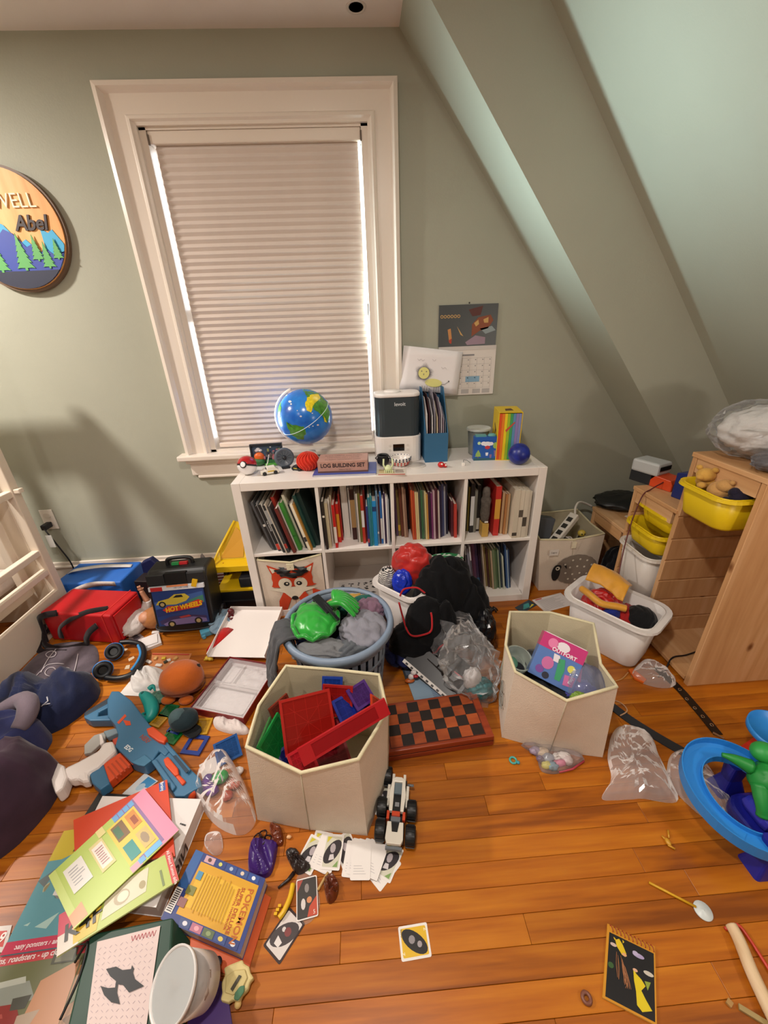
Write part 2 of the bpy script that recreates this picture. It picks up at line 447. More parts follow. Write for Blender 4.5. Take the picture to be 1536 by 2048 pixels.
# window: casing, jambs, stool, apron, sash with glass
win = struct(part('window_1', MB().box((WX0-.001, YW, WZ0), (WX0+.03, YW+.11, WZ1)).box((WX1-.03, YW, WZ0), (WX1, YW+.11, WZ1))
    .box((WX0, YW, WZ1-.022), (WX1, YW+.11, WZ1)).box((WX0, YW, WZ0-.0), (WX1, YW+.11, WZ0+.018)), TRIM))
CX0, CX1, CZ = -.331, .825, 2.259
def casing(side):
    mb = MB()
    prof = [(0,.0),(.0,.040),(.016,.044),(.024,.030),(.030,.022),(.090,.020),(.096,.026),(.106,.028),(.112,.018),(.122,.015),(.122,0)]
    vs = []
    for t in (0, 1):
        for a, d in prof:
            if side == 'l': x = CX0+a; z = CZ-a if t else WZ0
            elif side == 'r': x = CX1-a; z = CZ-a if t else WZ0
            else: x = (CX0+a) if t == 0 else (CX1-a); z = CZ-a
            vs.append((x, YW-d, z))
    n = len(prof); fs = [(i,(i+1)%n,n+(i+1)%n,n+i) for i in range(n)]
    return mb.add(vs, fs+[tuple(range(n)), tuple(range(n,2*n))[::-1]])
for s_ in 'lrt': part('casing', casing(s_), TRIM, win)
part('window_stool', MB().box((CX0-.04, YW-.07, WZ0-.022), (CX1+.04, YW+.03, WZ0+.006)), TRIM, win, bev=.006)
part('apron', MB().box((CX0+.0, YW-.022, WZ0-.115), (CX1, YW, WZ0-.022)).box((CX0-.012, YW-.04, WZ0-.045), (CX1+.012, YW, WZ0-.022))
    .box((CX0+.03, YW-.028, WZ0-.130), (CX1-.03, YW, WZ0-.115)), TRIM, win, bev=.004)
part('sash', MB().box((WX0+.001, YW+.075, WZ0), (WX0+.034, YW+.105, WZ1)).box((WX1-.034, YW+.075, WZ0), (WX1-.001, YW+.105, WZ1))
    .box((WX0, YW+.075, 1.44), (WX1, YW+.105, 1.49)).box((WX0, YW+.075, WZ0), (WX1, YW+.105, WZ0+.06)).box((WX0, YW+.075, WZ1-.06), (WX1, YW+.105, WZ1)), WHITE, win)
part('pane', MB().box((WX0+.03, YW+.088, WZ0+.05), (WX1-.03, YW+.091, 1.45)), clear('ffffff', .03, .02), win)
part('pane', MB().box((WX0+.03, YW+.088, 1.48), (WX1-.03, YW+.091, WZ1-.05)), clear('ffffff', .03, .02), win)
# pleated shade, each pleat its own piece
bl = thing('pleated_blind', 'beige cellular pleated blind drawn down inside the window frame', 'blind', (.247, YW+.03, WZ0+.03))
BX0, BX1 = WX0+.049, WX1-.045; BZ0, BZ1 = WZ0+.05, 2.086
SHADE = mat('d6c8be', .8, var=.03, spec=.2)
NP = 44; ph = (BZ1-BZ0)/NP
pm = None
for i in range(NP):
    if pm is None:
        w2 = (BX1-BX0)/2
        mb = MB().add([(-w2,.0,0),(w2,.0,0),(-w2,-.0085,ph*.5),(w2,-.0085,ph*.5),(-w2,.0,ph),(w2,.0,ph),(-w2,.014,ph*.5),(w2,.014,ph*.5)],
            [(0,1,3,2),(2,3,5,4),(4,5,7,6),(6,7,1,0),(0,2,4,6),(1,7,5,3)])
        o = part('pleat', mb, SHADE, bl); pm = o.data
    else:
        o = bpy.data.objects.new('pleat', pm); COL.objects.link(o); o.parent = bl
    o.location = Vector((.247+.0, YW+.026, BZ0+i*ph))-MATX[bl].translation
    o.location.x = (BX0+BX1)/2-.247
part('head_rail', MB().box((WX0+.032, YW+.004, 2.086), (WX1-.032, YW+.055, 2.128)), mat('e3d6c8', .35), bl, w=True, bev=.004)
part('bottom_rail', MB().box((BX0, YW+.008, BZ0-.024), (BX1, YW+.040, BZ0)), mat('ead9cb', .35), bl, w=True, bev=.004)
for sx in (WX0+.031, WX1-.034): part('bracket', MB().box((sx, YW-.002, 2.082), (sx+.006, YW+.006, 2.115)), mat('5a4a3c', .5), bl, w=True)

# ------------------------------------------------------------------ things on the back wall
sg = thing('round_wooden_sign', 'round wooden name sign with painted blue mountains and green trees hanging on wall', 'sign', (-.822, YW-.022, 1.806))
def onwall(mb, pts, d0, d1, m=0): return mb.prism(pts, d0, d1, m, Matrix.Rotation(PI/2, 4, 'X'))
RS = .226
part('rim', onwall(MB(), circ(RS, 64), -.0195, .000), mat('6b5340', .5), sg)
part('board', onwall(MB(), circ(RS-.010, 64), .0, .006), wood('sign_wood', 'd9924a', 'e8a660', 'f0b878', 2, 8, .08, .5), sg)
def clipc(pts, R):
    o = []
    for x, y in pts:
        l = math.hypot(x, y); k = min(1, R/l) if l > 0 else 1; o.append((x*k, y*k))
    return o
def arcdown(x0, x1, R, n=14):
    a0 = -math.acos(max(-1, min(1, x1/R))); a1 = -math.acos(max(-1, min(1, x0/R)))
    return [(R*math.cos(a0+(a1-a0)*i/n), R*math.sin(a0+(a1-a0)*i/n)) for i in range(n+1)]
RI = RS-.013
def mount(line, m, d, nm):
    pts = clipc(line, RI)+arcdown(line[0][0], line[-1][0], RI)
    part(nm, onwall(MB(), pts, .006, .006+d), m, sg)
mount([(-.205,-.03),(-.16,.03),(-.11,-.02),(-.06,.045),(-.015,.02),(.03,-.045),(.055,-.032),(.09,-.07),(.105,-.08),(.125,-.075),(.128,.005),(.155,-.012),(.175,.0),(.205,-.05)], mat('38a3cf', .5), .003, 'light_mountain')
mount([(-.205,-.10),(-.15,-.02),(-.1,-.06),(-.02,.005),(.01,-.01),(.05,-.06),(.075,-.05),(.105,-.085),(.118,-.06),(.16,-.095),(.198,-.085)], mat('33469e', .5), .006, 'blue_mountain')
mount([(-.155,-.145),(0,-.147),(.155,-.145)], mat('23273f', .5), .008, 'dark_foreground')
def pine_tree(x, z, h, wd):
    pts = [(x, z+h)]; k = 6
    for i in range(k):
        t = (i+1)/k; pts += [(x+wd*.5*t, z+h*(1-t)*.92+h*.06), (x+wd*.5*t*.62, z+h*(1-t)*.92+h*.075)]
    L_ = [(x-wd*.06, z), (x+wd*.06, z)]
    rgt = pts[1:]; lft = [(2*x-p[0], p[1]) for p in rgt[::-1]]
    return [(x, z+h)]+rgt+[(x+wd*.07, z+h*.07), (x+wd*.07, z), (x-wd*.07, z), (x-wd*.07, z+h*.07)]+lft
for x, z, h, wd in ((.022,-.145,.135,.075),(.086,-.112,.096,.052),(.122,-.14,.098,.056),(.17,-.108,.076,.045),(-.08,-.15,.12,.07),(-.14,-.12,.09,.05)):
    part('tree', onwall(MB(), pine_tree(x, z, h, wd), .012, .015), mat('5da65c', .5), sg)
txt('MAXWELL', .072, mat('f3e6c8', .5), sg, Matrix.Translation((-.012,-.009,.098)) @ Matrix.Rotation(PI/2, 4, 'X'), sx=.95, ext=.003, bold=-.0006)
txt('Abel', .074, mat('2a1512', .5), sg, Matrix.Translation((.098,-.009,.022)) @ Matrix.Rotation(PI/2, 4, 'X'), sx=.95, ext=.003, bold=.0018, shear=.25)

cal = thing('wall_calendar', 'open wall calendar with dark grey picture page above a month grid', 'calendar', (1.157, YW-.002, 1.05))
def wallq(mb, x0, z0, x1, z1, d, m=0): return mb.box((x0, -d-.0012, z0), (x1, -d, z1), m)
part('picture_page', wallq(MB(), -.145, .232, .145, .418, .004), mat('45484a', .35), cal)
part('month_page', wallq(MB(), -.142, -.005, .150, .232, .005), paper('e0d8d2'), cal)
part('binding_strip', wallq(MB(), -.142, .214, .148, .232, .0064), paper('cfc8c4'), cal)
mb = MB()
FX = Matrix.Rotation(PI/2, 4, 'X')
def cp(pts, m, d=.0056): mb.add([(x, -d, z) for x, z in pts], [tuple(range(len(pts)))], m)
cp([(0,.395),(.07,.41),(.06,.37),(.02,.365)],0); cp([(.02,.33),(.05,.36),(.11,.37),(.125,.345),(.10,.31),(.06,.30),(.02,.275)],1)
cp([(.03,.335),(.05,.35),(.055,.33),(.04,.32)],2,.0058); cp([(.075,.35),(.10,.36),(.10,.335),(.08,.335)],2,.0058)
cp([(.06,.31),(.12,.32),(.14,.30),(.09,.285)],3); cp([(-.01,.25),(.04,.28),(.09,.27),(.09,.24),(.0,.237)],4)
cp([(-.055,.325),(-.03,.29),(-.02,.278),(-.035,.285)],2); cp([(-.10,.31),(-.085,.315),(-.078,.27),(-.092,.262)],5)
cp([(-.094,.262),(-.078,.27),(-.08,.245),(-.09,.25)],6)
for i in range(6):
    for r_, mm, d in ((.0075, 2, .0056), (.0045, 7, .0058)): cp([(x, z) for x, z in circ(r_, 12, -.13+i*.0165, .368)], mm, d)
part('picture_print', mb, [mat('5a2f2a'), mat('8a4a30'), mat('c9a060'), mat('8e9a9e'), mat('9c8494'), mat('c98a50'), mat('b5402a'), mat('45484a', .35)], cal)
mb = MB()
for i in range(8): mb.box((-.13+i*.037, -.0068, .03), (-.1295+i*.037, -.0064, .175))
for j in range(6): mb.box((-.13, -.0068, .03+j*.029), (.13, -.0064, .0306+j*.029))
for j in range(5):
    for i in range(7): mb.box((-.103+i*.037, -.0068, .049+j*.029), (-.097+i*.037, -.0064, .053+j*.029))
mb.box((-.03, -.0068, .186), (.04, -.0064, .194))
for a in (-.02, .04, .09): mb.box((a, -.0068, .002), (a+.04, -.0064, .024), 1)
mb.box((.0, -.0068, .0595), (.073, -.0063, .087), 2)
part('month_grid', mb, [mat('8e8a8c'), mat('b9b3b2'), mat('8ab0cc')], cal)
part('pin', MB().sph((.0, -.012, .424), .004, 10, 6), mat('2a2a2c', .4), cal)
# child's drawing leaning on the wall
A, B_, C_, D_ = (wl(806, 693, .385), wl(925, 706, .385), wl(918, 783, .365), wl(797, 780, .365))
dr = thing('lion_drawing', "child's drawing of a yellow lion on a white sheet of paper", 'drawing', M=frame((A+B_+C_+D_)/4, B_-A, A-D_))
dw, dh = .30, .205
part('sheet', MB().grid(9, 6, lambda u, v: ((u-.5)*dw, (v-.5)*dh, .004*math.sin(u*5)*v)), paper('efe9ea'), dr, solid=.0006)
mb = MB(); hx, hz = -.035, -.015
for i in range(46):
    a = 2*PI*i/46; r0 = .026; r1 = .046+.007*math.sin(i*7); t = .0016
    ca, sa = math.cos(a), math.sin(a)
    mb.add([(hx+ca*r0-sa*t, hz+sa*r0+ca*t, .0052), (hx+ca*r1, hz+sa*r1, .0052), (hx+ca*r0+sa*t, hz+sa*r0-ca*t, .0052)], [(0,1,2)], 1)
mb.flat(circ(.028, 20, hx, hz), .0054, 0); mb.flat(circ(.044, 20, hx+.055, hz-.042, .020), .0051, 0)
for x in (-.012,.012): mb.flat(circ(.003, 8, hx+x, hz+.008), .0056, 1)
mb.flat(circ(.002, 8, hx, hz-.006, .005), .0056, 1)
for x in (-.002,.012,.024,.06,.072,.084): mb.flat([(hx+x,hz-.06),(hx+x+.0014,hz-.06),(hx+x+.0014,hz-.082),(hx+x,hz-.082)], .0053, 1)
mb.tube([(hx+.095,hz-.045,.005),(hx+.115,hz-.043,.005),(hx+.13,hz-.03,.005)], .0008, 5, 1); mb.flat(circ(.004, 8, hx+.132, hz-.028), .0056, 1)
for x0, z0, n_ in ((-.075,.045,5),(.0,.05,3),(.05,.018,4)):
    mb.tube(spline([(x0+i*.009, z0+.004*(-1)**i, .005) for i in range(n_)], 14), .0005, 4, 2)
part('crayon_lion', mb, [mat('e3dc8a', .7), mat('6a6468', .7), mat('b9aeb4', .7)], dr)

# outlet with plugged cord
ou = thing('wall_outlet', 'white wall outlet plate beside the bed post', 'outlet', (-1.19, YW-.001, .465))
part('plate', MB().box((-.035,-.006,-.06), (.035,0,.06)), plastic('e6ddd2'), ou, bev=.002)
for z in (-.025, .025): part('socket', MB().prism(rrect(.034,.028,.01), .006, .009, 0, Matrix.Translation((0,0,z)) @ FX), plastic('d8cec2'), ou)
pc = thing('plugged_cable', 'black plug and power cord with a white tag hanging from the wall outlet', 'cord', (-1.19, YW-.02, .0))
part('plug', MB().box((-.014,-.045,.425), (.014,.009,.455)), plastic('17171a', .5), pc, bev=.004)
part('cable', MB().tube(spline([(-.0,-.04,.435),(.02,-.05,.40),(.045,-.045,.30),(.055,-.03,.20),(.05,-.03,.1),(.04,-.05,.006)], 30), .004, 8), plastic('141416', .5), pc)
part('tag', MB().box((.004,-.058,.325),(.036,-.056,.40)), paper('d9d6d0'), pc)

# ------------------------------------------------------------------ white bed with ladder rungs
bd = thing('white_bed', 'white painted wooden bed side with ladder rungs and low board', 'bed', (-1.5, -.4, 0))
BW = mat('e2d3c0', .4)
def bb_(a, b_, nm, m=BW, bev=.004, parent=bd): return part(nm, MB().box(a, b_), m, parent, w=True, bev=bev)
for y_ in (.10, -.62, -1.9): bb_((-1.085,y_,0), (-1.04,y_+.045,1.44), 'post')
for z in (.735, .415, .305): bb_((-1.08,-.58,z-.016), (-1.045,.105,z+.016), 'rung')
bb_((-1.065,-1.86,.0), (-1.04,.105,.195), 'side_board')
bb_((-1.09,-1.9,1.38), (-1.035,.145,1.47), 'top_rail')
bb_((-1.16,-1.9,.20), (-1.13,.06,.245), 'slat_rail'); bb_((-1.175,.04,.2), (-1.135,.08,1.38), 'inner_post')
bb_((-2.1,.10,0), (-1.085,.14,.80), 'end_panel'); bb_((-2.1,.10,1.30), (-1.085,.14,1.44), 'end_rail')
for x in (-1.36, -1.62, -1.88): bb_((x,.105,.80), (x+.06,.135,1.30), 'end_slat')
bb_((-1.04,.105,.735), (-1.012,.135,.757), 'peg')
ms = thing('mattress', 'pale mattress lying inside the white bed frame', 'mattress', (-1.6, -.85, .25))
bb_((-2.05,-1.85,.25), (-1.19,.08,.36), 'cover', fabric('c9bdb4'), .03, ms)
bk = MB(); mound(bk, [(-1.95,-.9),(-1.24,-.9),(-1.22,-.1),(-1.24,.0),(-1.9,.0)], .361, .20, 3, .25, 5, fold=.8, power=4)
single('blanket', bk, fabric('0e1c46'), 'navy blue blanket bunched up on the mattress of the white bed', 'blanket')

# ------------------------------------------------------------------ the white cube shelf
TK, CE, DV = .039, .335, .016
def cx(i): return TK+i*(CE+DV)
SHW = mat('ece4dd', .32, spec=.45)
sh = thing('cube_shelf', 'white eight-cubby cube bookshelf standing under the window', 'bookshelf', (.733, .195, 0))
def sp(a, b_, nm): return part(nm, MB().box(a, b_), SHW, sh, w=True, bev=.0015)
sp((0,0,0), (TK,.39,.764), 'side_panel'); sp((1.466-TK,0,0), (1.466,.39,.764), 'side_panel')
sp((TK+.0006,0,.725), (1.466-TK-.0006,.39,.764), 'top_board'); sp((TK+.0006,0,0), (1.466-TK-.0006,.39,TK), 'bottom_board')
for i in range(1, 4): sp((cx(i)-DV,.002,TK), (cx(i),.388,.725), 'divider')
for i in range(4): sp((cx(i),.002,TK+CE), (cx(i)+CE,.388,TK+CE+DV), 'shelf_board')
ZL, ZU, ZT = TK, TK+CE+DV, .764

ORD = ['first','second','third','fourth','fifth','sixth','seventh','eighth','ninth','tenth','eleventh','twelfth','thirteenth','fourteenth','fifteenth','sixteenth','seventeenth','eighteenth','nineteenth','twentieth','twenty-first','twenty-second','twenty-third','twenty-fourth','twenty-fifth','twenty-sixth']
def hue(h):
    r, g, b_ = (int(h[i:i+2], 16) for i in (0,2,4)); mx, mn = max(r,g,b_), min(r,g,b_); l = (mx+mn)/2
    if mx-mn < 28: return 'black' if l < 45 else 'dark grey' if l < 95 else 'grey' if l < 165 else 'white' if l > 215 else 'pale grey'
    import colorsys
    hh, s_, v_ = colorsys.rgb_to_hsv(r/255, g/255, b_/255); hh *= 360
    n = 'red' if hh < 14 or hh > 344 else 'orange' if hh < 32 else 'tan' if hh < 50 and s_ < .6 else 'yellow' if hh < 66 else 'green' if hh < 165 else 'teal' if hh < 195 else 'blue' if hh < 250 else 'purple' if hh < 310 else 'pink'
    if n == 'orange' and v_ < .62: n = 'brown'
    return ('dark ' if v_ < .38 else 'pale ' if s_ < .25 and v_ > .6 else '')+n
def book(x, t, h, d, yf, z, col, lean, label, group, band=None, title=None, kind='book'):
    T_ = thing('book', label, kind, M=Matrix.Translation((x, yf, z)) @ Matrix.Rotation(lean, 4, 'Y'), group=group)
    c = min(.0016, t*.2); cm = mat(col, .45)
    zo = .0005
    part('cover', MB().box((0,0,zo), (t,c,h)).box((0,c,zo), (c,d,h)).box((t-c,c,zo), (t,d,h)), cm, T_)
    part('page_block', MB().box((c,c,.003), (t-c,d-.003,h-.003)), paper('ddd3c2'), T_)
    if band: part('spine_band', MB().box((.0003,-.0004,h*band[1]), (t-.0003,0,h*band[2])), mat(band[0], .45), T_)
    if title and t > .007:
        txt(title[0], min(t*.62, .02), mat(title[1], .5), T_, Matrix.Translation((t/2,-.0006,h*.55)) @ FX @ Matrix.Rotation(-PI/2, 4, 'Z'), 'spine_title')
    return T_
BR = random.Random(3)
def row(cell, zbase, where, group, items, x0, lean=0.0, fill=.3):
    """items: (colour, thickness, height, front offset, [band],[title]); a number is a gap"""
    x = cx(cell)+x0; k = 0; bk_ = [i for i in items if not isinstance(i, (int, float))]
    ks = (fill-sum(i for i in items if isinstance(i, (int, float)))-.0012*len(bk_))*math.cos(lean)/sum(i[1] for i in bk_)
    for it in items:
        if isinstance(it, (int, float)): x += it; continue
        col, t, h, yo = it[:4]; t *= ks; band = it[4] if len(it) > 4 else None; ti = it[5] if len(it) > 5 else None
        lab = '%s book, %s from the bed side, in the %s' % (hue(col), ORD[k], where)
        book(x, t, h, min(.22, h*.8), yo, zbase+.0004+(math.sin(-lean)*0), col, lean, lab, group, band, ti)
        x += t/math.cos(lean)+.0012; k += 1
W_ = 'e8e4dc'
row(0, ZU, 'cubby above the fox bin', 'books leaning above the fox bin', [
 ('3a3c40',.010,.262,.055),('5b5e62',.010,.27,.035),('26282b',.012,.25,.03,(W_,.55,.6)),('8b8d90',.008,.268,.03),('1f2123',.017,.262,.018,('c94030',.03,.16),('THE MASTER','e0e0e0')),
 ('b9b7b0',.007,.27,.010),('2a2c2e',.014,.265,.0,('9a9a9a',.62,.9)),('c2b7a8',.005,.275,-.008),('46484a',.012,.26,-.004,('b83a30',.1,.2)),('a33226',.015,.285,.05),('6a2722',.014,.25,-.012),
 ('cfcac0',.006,.26,.01),('3c8a34',.017,.268,.012,('2c6f28',.3,.33)),('d6cfba',.013,.298,.04),('2b2d30',.009,.25,.03),('9a9a98',.006,.25,.02),('eadfc6',.012,.262,.004,('3a3a3a',.2,.3)),('c08a3a',.005,.26,.006),('1d4640',.013,.295,.03),('132d2a',.019,.30,.05)],
 .074, -R_(13.5), .252)
row(1, ZU, 'cubby under the wooden log box', 'books under the log set box', [
 ('2a211d',.010,.26,.004,('d9d0c0',.68,.72)),('cdbb98',.013,.245,.02),('e6ded2',.006,.255,.04),('b7a98d',.007,.27,.06),('c41f1c',.011,.235,.016,('e8d8d0',.12,.5)),('d42a1e',.012,.215,.07,('e0a030',.15,.75)),('a8231c',.006,.26,.09),
 .004,('e2ddd4',.028,.30,.12),.004,('d8d4d0',.006,.285,.10),('3f1a18',.020,.28,.09,('b08a5a',.25,.8)),('8f8a84',.005,.28,.06),('d8cfc4',.006,.27,.055),('6f6d2f',.010,.27,.06),('c23a26',.012,.262,.045,(W_,.35,.7)),('6e1a1a',.007,.285,.06),('2a3a78',.008,.22,.01,('b04a50',.1,.2)),
 ('2f7a8a',.010,.265,.012),('3a9a9e',.006,.27,.02),('1f86c6',.016,.245,.012,('1a3a6a',.78,.88)),('6f8fa8',.007,.29,.03,(W_,.2,.24)),('4a2a34',.006,.26,.03),('2f6fb4',.008,.285,.03,(W_,.1,.5)),('e8e6ea',.006,.25,.02),('3a2a4a',.007,.275,.03),('dcdad8',.007,.26,.015),('9aa0a8',.005,.25,.01)], .007, R_(-.6), .322)
row(2, ZU, 'cubby under the humidifier', 'books under the humidifier', [
 ('55405e',.007,.27,.10),('7a6a3a',.008,.26,.10,('c9a030',.12,.25)),('6a3a2a',.009,.27,.09),('b09078',.006,.28,.08),('8a6a58',.005,.27,.08),('2a2020',.012,.29,.17),('c2552e',.006,.275,.05),('b8452a',.005,.27,.05),('d8c08a',.006,.262,.05),('e2cf9a',.004,.26,.05),
 ('4a4a44',.006,.27,.055),('3f6a4a',.006,.272,.05),('5f6f58',.004,.27,.05),('d8c890',.005,.265,.045),('c8944a',.005,.25,.045),('3a1f38',.008,.26,.05),('7a3a6a',.005,.255,.045),('b89aa4',.006,.27,.04),('4a1f2c',.008,.28,.045),('c0b0a8',.005,.265,.04),('2a2440',.009,.285,.06),('3f4468',.007,.29,.07),('9a9aa4',.005,.275,.075),('23233a',.008,.28,.09),
 .010,('5a2a34',.007,.20,.06),('b23a30',.009,.19,.045)], .015, R_(-2.6), .308)
row(3, ZU, 'cubby under the blue ball', 'books under the blue ball', [
 ('8a7c56',.008,.27,.12,('c9c2a0',.1,.6)),('3a3a22',.008,.28,.11),('b0a04a',.004,.25,.11),('1c1a1c',.011,.275,.09,('d8d8d8',.15,.75)),('7c7a70',.008,.24,.09),('2a2826',.010,.26,.10,('c8c4b8',.05,.3)),
 .056,('c2302a',.016,.272,.042,('d8a040',.35,.75)),('8a3a2c',.007,.24,.09),('c2a27a',.007,.23,.06),('b07a4a',.006,.225,.05),('caa880',.006,.225,.05),.006,
 ('cfc4b0',.014,.262,.005,('4a443c',.05,.12)),('d6cbb8',.012,.258,.006,('5a5248',.45,.6)),('d2c8b6',.012,.255,.006,('4a443c',.25,.45)),('c9bfae',.008,.25,.01)], .008, R_(-.4), .316)
row(3, ZL, 'lower cubby beside the sheep bin', 'magazines in the lower cubby', [
 ('1f1c24',.007,.29,.10),('d8d6da',.005,.28,.08,('3a3a44',.3,.8)),('9a96a4',.006,.27,.07),('cfcdd2',.005,.285,.06,('4a4a58',.2,.7)),('4a2438',.010,.29,.09),('5a3550',.009,.29,.10),('3a2a4a',.010,.285,.10,('2f5a80',.0,.2)),('2e1a2c',.009,.29,.09),('b9aa9a',.004,.295,.06),
 ('8a7430',.006,.265,.09),('a08a5a',.005,.262,.09),('4a2a2a',.006,.26,.08),('7a6a3a',.005,.255,.075),('b09a80',.006,.25,.06),('6a7a5a',.009,.26,.06),('4f6a48',.009,.262,.07),('8a9a82',.005,.255,.06),('2a3a4a',.008,.27,.07),('cfd6c2',.004,.22,.05),('16202a',.008,.285,.08),('3a5a8a',.005,.28,.06),('9ab0c0',.004,.25,.06),('1f3a5a',.006,.25,.065)], .050, R_(-8), .245)
for i in range(5):
    c_ = ('1c1a20','35302c','4a3a34','22262c','5a5048')[i]
    book(cx(2)+.19+i*.02, .014, .26, .18, .16, ZL+.0004, c_, 0, '%s book, %s from the bed side, behind the black jacket heap' % (hue(c_), ORD[i]), 'books behind the jacket heap')
# grey figurine on a gold block between the books
fg = thing('stone_figurine', 'grey weathered figurine on a gold block between the books', 'figurine', (cx(3)+.112, .055, ZU))
part('block', MB().box((-.017,-.02,.0003), (.017,.03,.075)), mat('c29a4a', .45), fg, bev=.002)
part('body', MB().lathe([(.012,.075),(.02,.09),(.024,.12),(.023,.17),(.026,.20),(.018,.215),(.020,.235),(.015,.262),(.0,.27)], 14, 0, Matrix.Translation((0,.005,0))), mat('5d554e', .8, var=.3, vs=60), fg)
part('label_tag', MB().box((-.008,-.024,.083), (.010,-.022,.092)), paper('ddd8d0'), fg)
# ------------------------------------------------------------------ on top of the shelf
RX = lambda a: Matrix.Rotation(a, 4, 'X')
RY = lambda a: Matrix.Rotation(a, 4, 'Y')
RZ = lambda a: Matrix.Rotation(a, 4, 'Z')
TR = lambda x, y, z: Matrix.Translation((x, y, z))
# red and white ball
tb = thing('toy_ball', 'glossy red and white toy ball with black band and round button', 'ball', M=TR(.052,.125,ZT+.046) @ RZ(R_(-14)) @ RX(R_(-22)))
def cap(z0, z1, R, n=24, k=8):
    o = []
    for i in range(k+1):
        z = z0+(z1-z0)*i/k; o.append((math.sqrt(max(0, R*R-z*z)), z))
    return o
part('upper_half', MB().lathe(cap(.0035,.046,.046), 32), mat('b0121a', .12, coat=.6), tb)
part('lower_half', MB().lathe(cap(-.046,-.0035,.046), 32), mat('ece6e6', .15, coat=.5), tb)
part('band', MB().lathe([(.0445,-.0036),(.0462,-.0036),(.0462,.0036),(.0445,.0036)], 32, close=True), mat('1a1416', .3), tb)
bt = part('button', MB().lathe([(.0165,0),(.0165,.004),(.0130,.005)], 24, 0, TR(.006,-.0435,0) @ RX(PI/2)), mat('1a1416', .3), tb)
part('button_face', MB().lathe([(.0125,0),(.0125,.006),(.0100,.0075)], 24, 0, TR(.006,-.0435,0) @ RX(PI/2)), mat('f0eaea', .2), bt)
# framed brick diorama
df = thing('framed_diorama', 'black framed brick-built scene with clouds and orange bush', 'frame', M=TR(.118,.268,ZT) @ RZ(R_(3)) @ RX(R_(-5)))
part('frame', MB().box((-.08,-.012,.0),(.08,.012,.008)).box((-.08,-.012,.100),(.08,.012,.108)).box((-.08,-.012,.008),(-.072,.012,.1)).box((.072,-.012,.008),(.08,.012,.1)), mat('20242a', .35), df)
part('backdrop', MB().box((-.072,.004,.008),(.072,.010,.1)), mat('465a72', .5), df)
for x, z, r in ((-.052,.074,.008),(-.043,.079,.010),(-.033,.074,.008),(.02,.088,.004)): part('cloud', MB().sph((x,.003,z), (r*1.2,.005,r), 12, 8), mat('e8e6ea', .4), df)
part('orange_bush', MB().sph((-.038,-.014,.046), (.026,.016,.022), 16, 10), mat('d9601c', .4), df)
part('hill', MB().sph((-.045,-.016,.020), (.034,.02,.02), 16, 8).box((-.005,-.026,.0),(.075,-.012,.028)), mat('2f6a34', .45), df)
part('green_bar', MB().box((-.012,-.034,.0),(.05,-.026,.012)), mat('4f9a3a', .4), df)
mb = MB()
for i in range(26):
    mb.cb((BR.uniform(-.02,.065), BR.uniform(-.02,-.005), BR.uniform(.028,.085)), (.009,.008,BR.choice((.006,.014))), BR.randrange(4))
part('brick_build', mb, [mat('6a625e'), mat('3a3a40'), mat('b06a70'), mat('8a8a52')], df)
# grey disc
gd = thing('grey_disc_stand', 'round dark grey plastic disc standing upright behind the toy cars', 'toy', M=TR(.218,.195,ZT) @ RZ(R_(18)) @ RX(R_(-8)))
GREY = mat('59636e', .35)
part('disc', MB().lathe([(.0,-.004),(.046,-.004),(.049,0),(.046,.004),(.036,.005),(.034,.002),(.0,.001)], 36, 0, TR(0,0,.052) @ RX(PI/2)), GREY, gd)
part('hub', MB().lathe([(.010,0),(.010,.008),(.006,.012),(0,.012)], 16, 0, TR(0,0,.052) @ RX(PI/2)), mat('22262c', .4), gd)
mb = MB()
for i in range(12):
    a = 2*PI*i/12; mb.box((.012,-.0075,-.0008), (.034,-.0045,.0008), 0, TR(0,0,.052) @ RY(a))
part('spokes', mb, mat('6e7882', .4), gd)
part('foot', MB().box((-.02,-.02,.0),(.02,.02,.006)), mat('1e2126', .4), gd)
def toy_car(name, label, loc, rz, l, wd, h, c1, c2, c3, M=None, group=None, cat='toy car'):
    t = thing(name, label, cat, loc, rz, group)
    r = h*.28
    part('body', MB().prism([(-l/2,.0),(l/2,0),(l/2,h*.45),(l*.22,h*.5),(l*.1,h*.92),(-l*.3,h*.95),(-l*.42,h*.55),(-l/2,h*.5)], -wd/2, wd/2, 0, TR(0,0,r*.6) @ RX(PI/2)), c1, t, bev=h*.05)
    part('stripe', MB().box((-l*.25,-wd*.51,r*.6+h*.30),(l*.12,wd*.51,r*.6+h*.45)), c2, t)
    part('windscreen', MB().box((l*.12,-wd*.4,r*.6+h*.48),(l*.2,wd*.4,r*.6+h*.75)), mat('1a1c20', .1), t)
    for sx in (-.3,.3):
        for sy in (-1,1): part('wheel', MB().lathe([(r,-wd*.09),(r,wd*.09)], 14, 0, TR(l*sx, sy*wd*.45, r) @ RX(PI/2)), c3, t)
    return t
BLK = plastic('16171a', .5)
toy_car('toy_car', 'chunky white toy car with yellow rear beside the red and white ball', (.155,.115,ZT), R_(200), .085, .036, .034, plastic('e6dfd2', .3), plastic('d8b21c'), BLK)
toy_car('toy_car', 'small black toy car with yellow stripe beside the red yarn ball', (.283,.150,ZT), R_(-30), .055, .026, .022, plastic('1d1c1e', .3), plastic('d9c02a'), BLK)
sp_ = thing('plastic_spoon', 'small white plastic spoon leaning on the framed scene', 'spoon', (.13,.20,ZT))
part('handle', MB().tube([(-.012,-.02,.003),(.0,.01,.03),(.006,.03,.062)], [.003,.002,.002], 8), plastic('ece6da'), sp_)
part('bowl', MB().sph((-.016,-.028,.006), (.008,.011,.005), 12, 8), plastic('ece6da'), sp_)
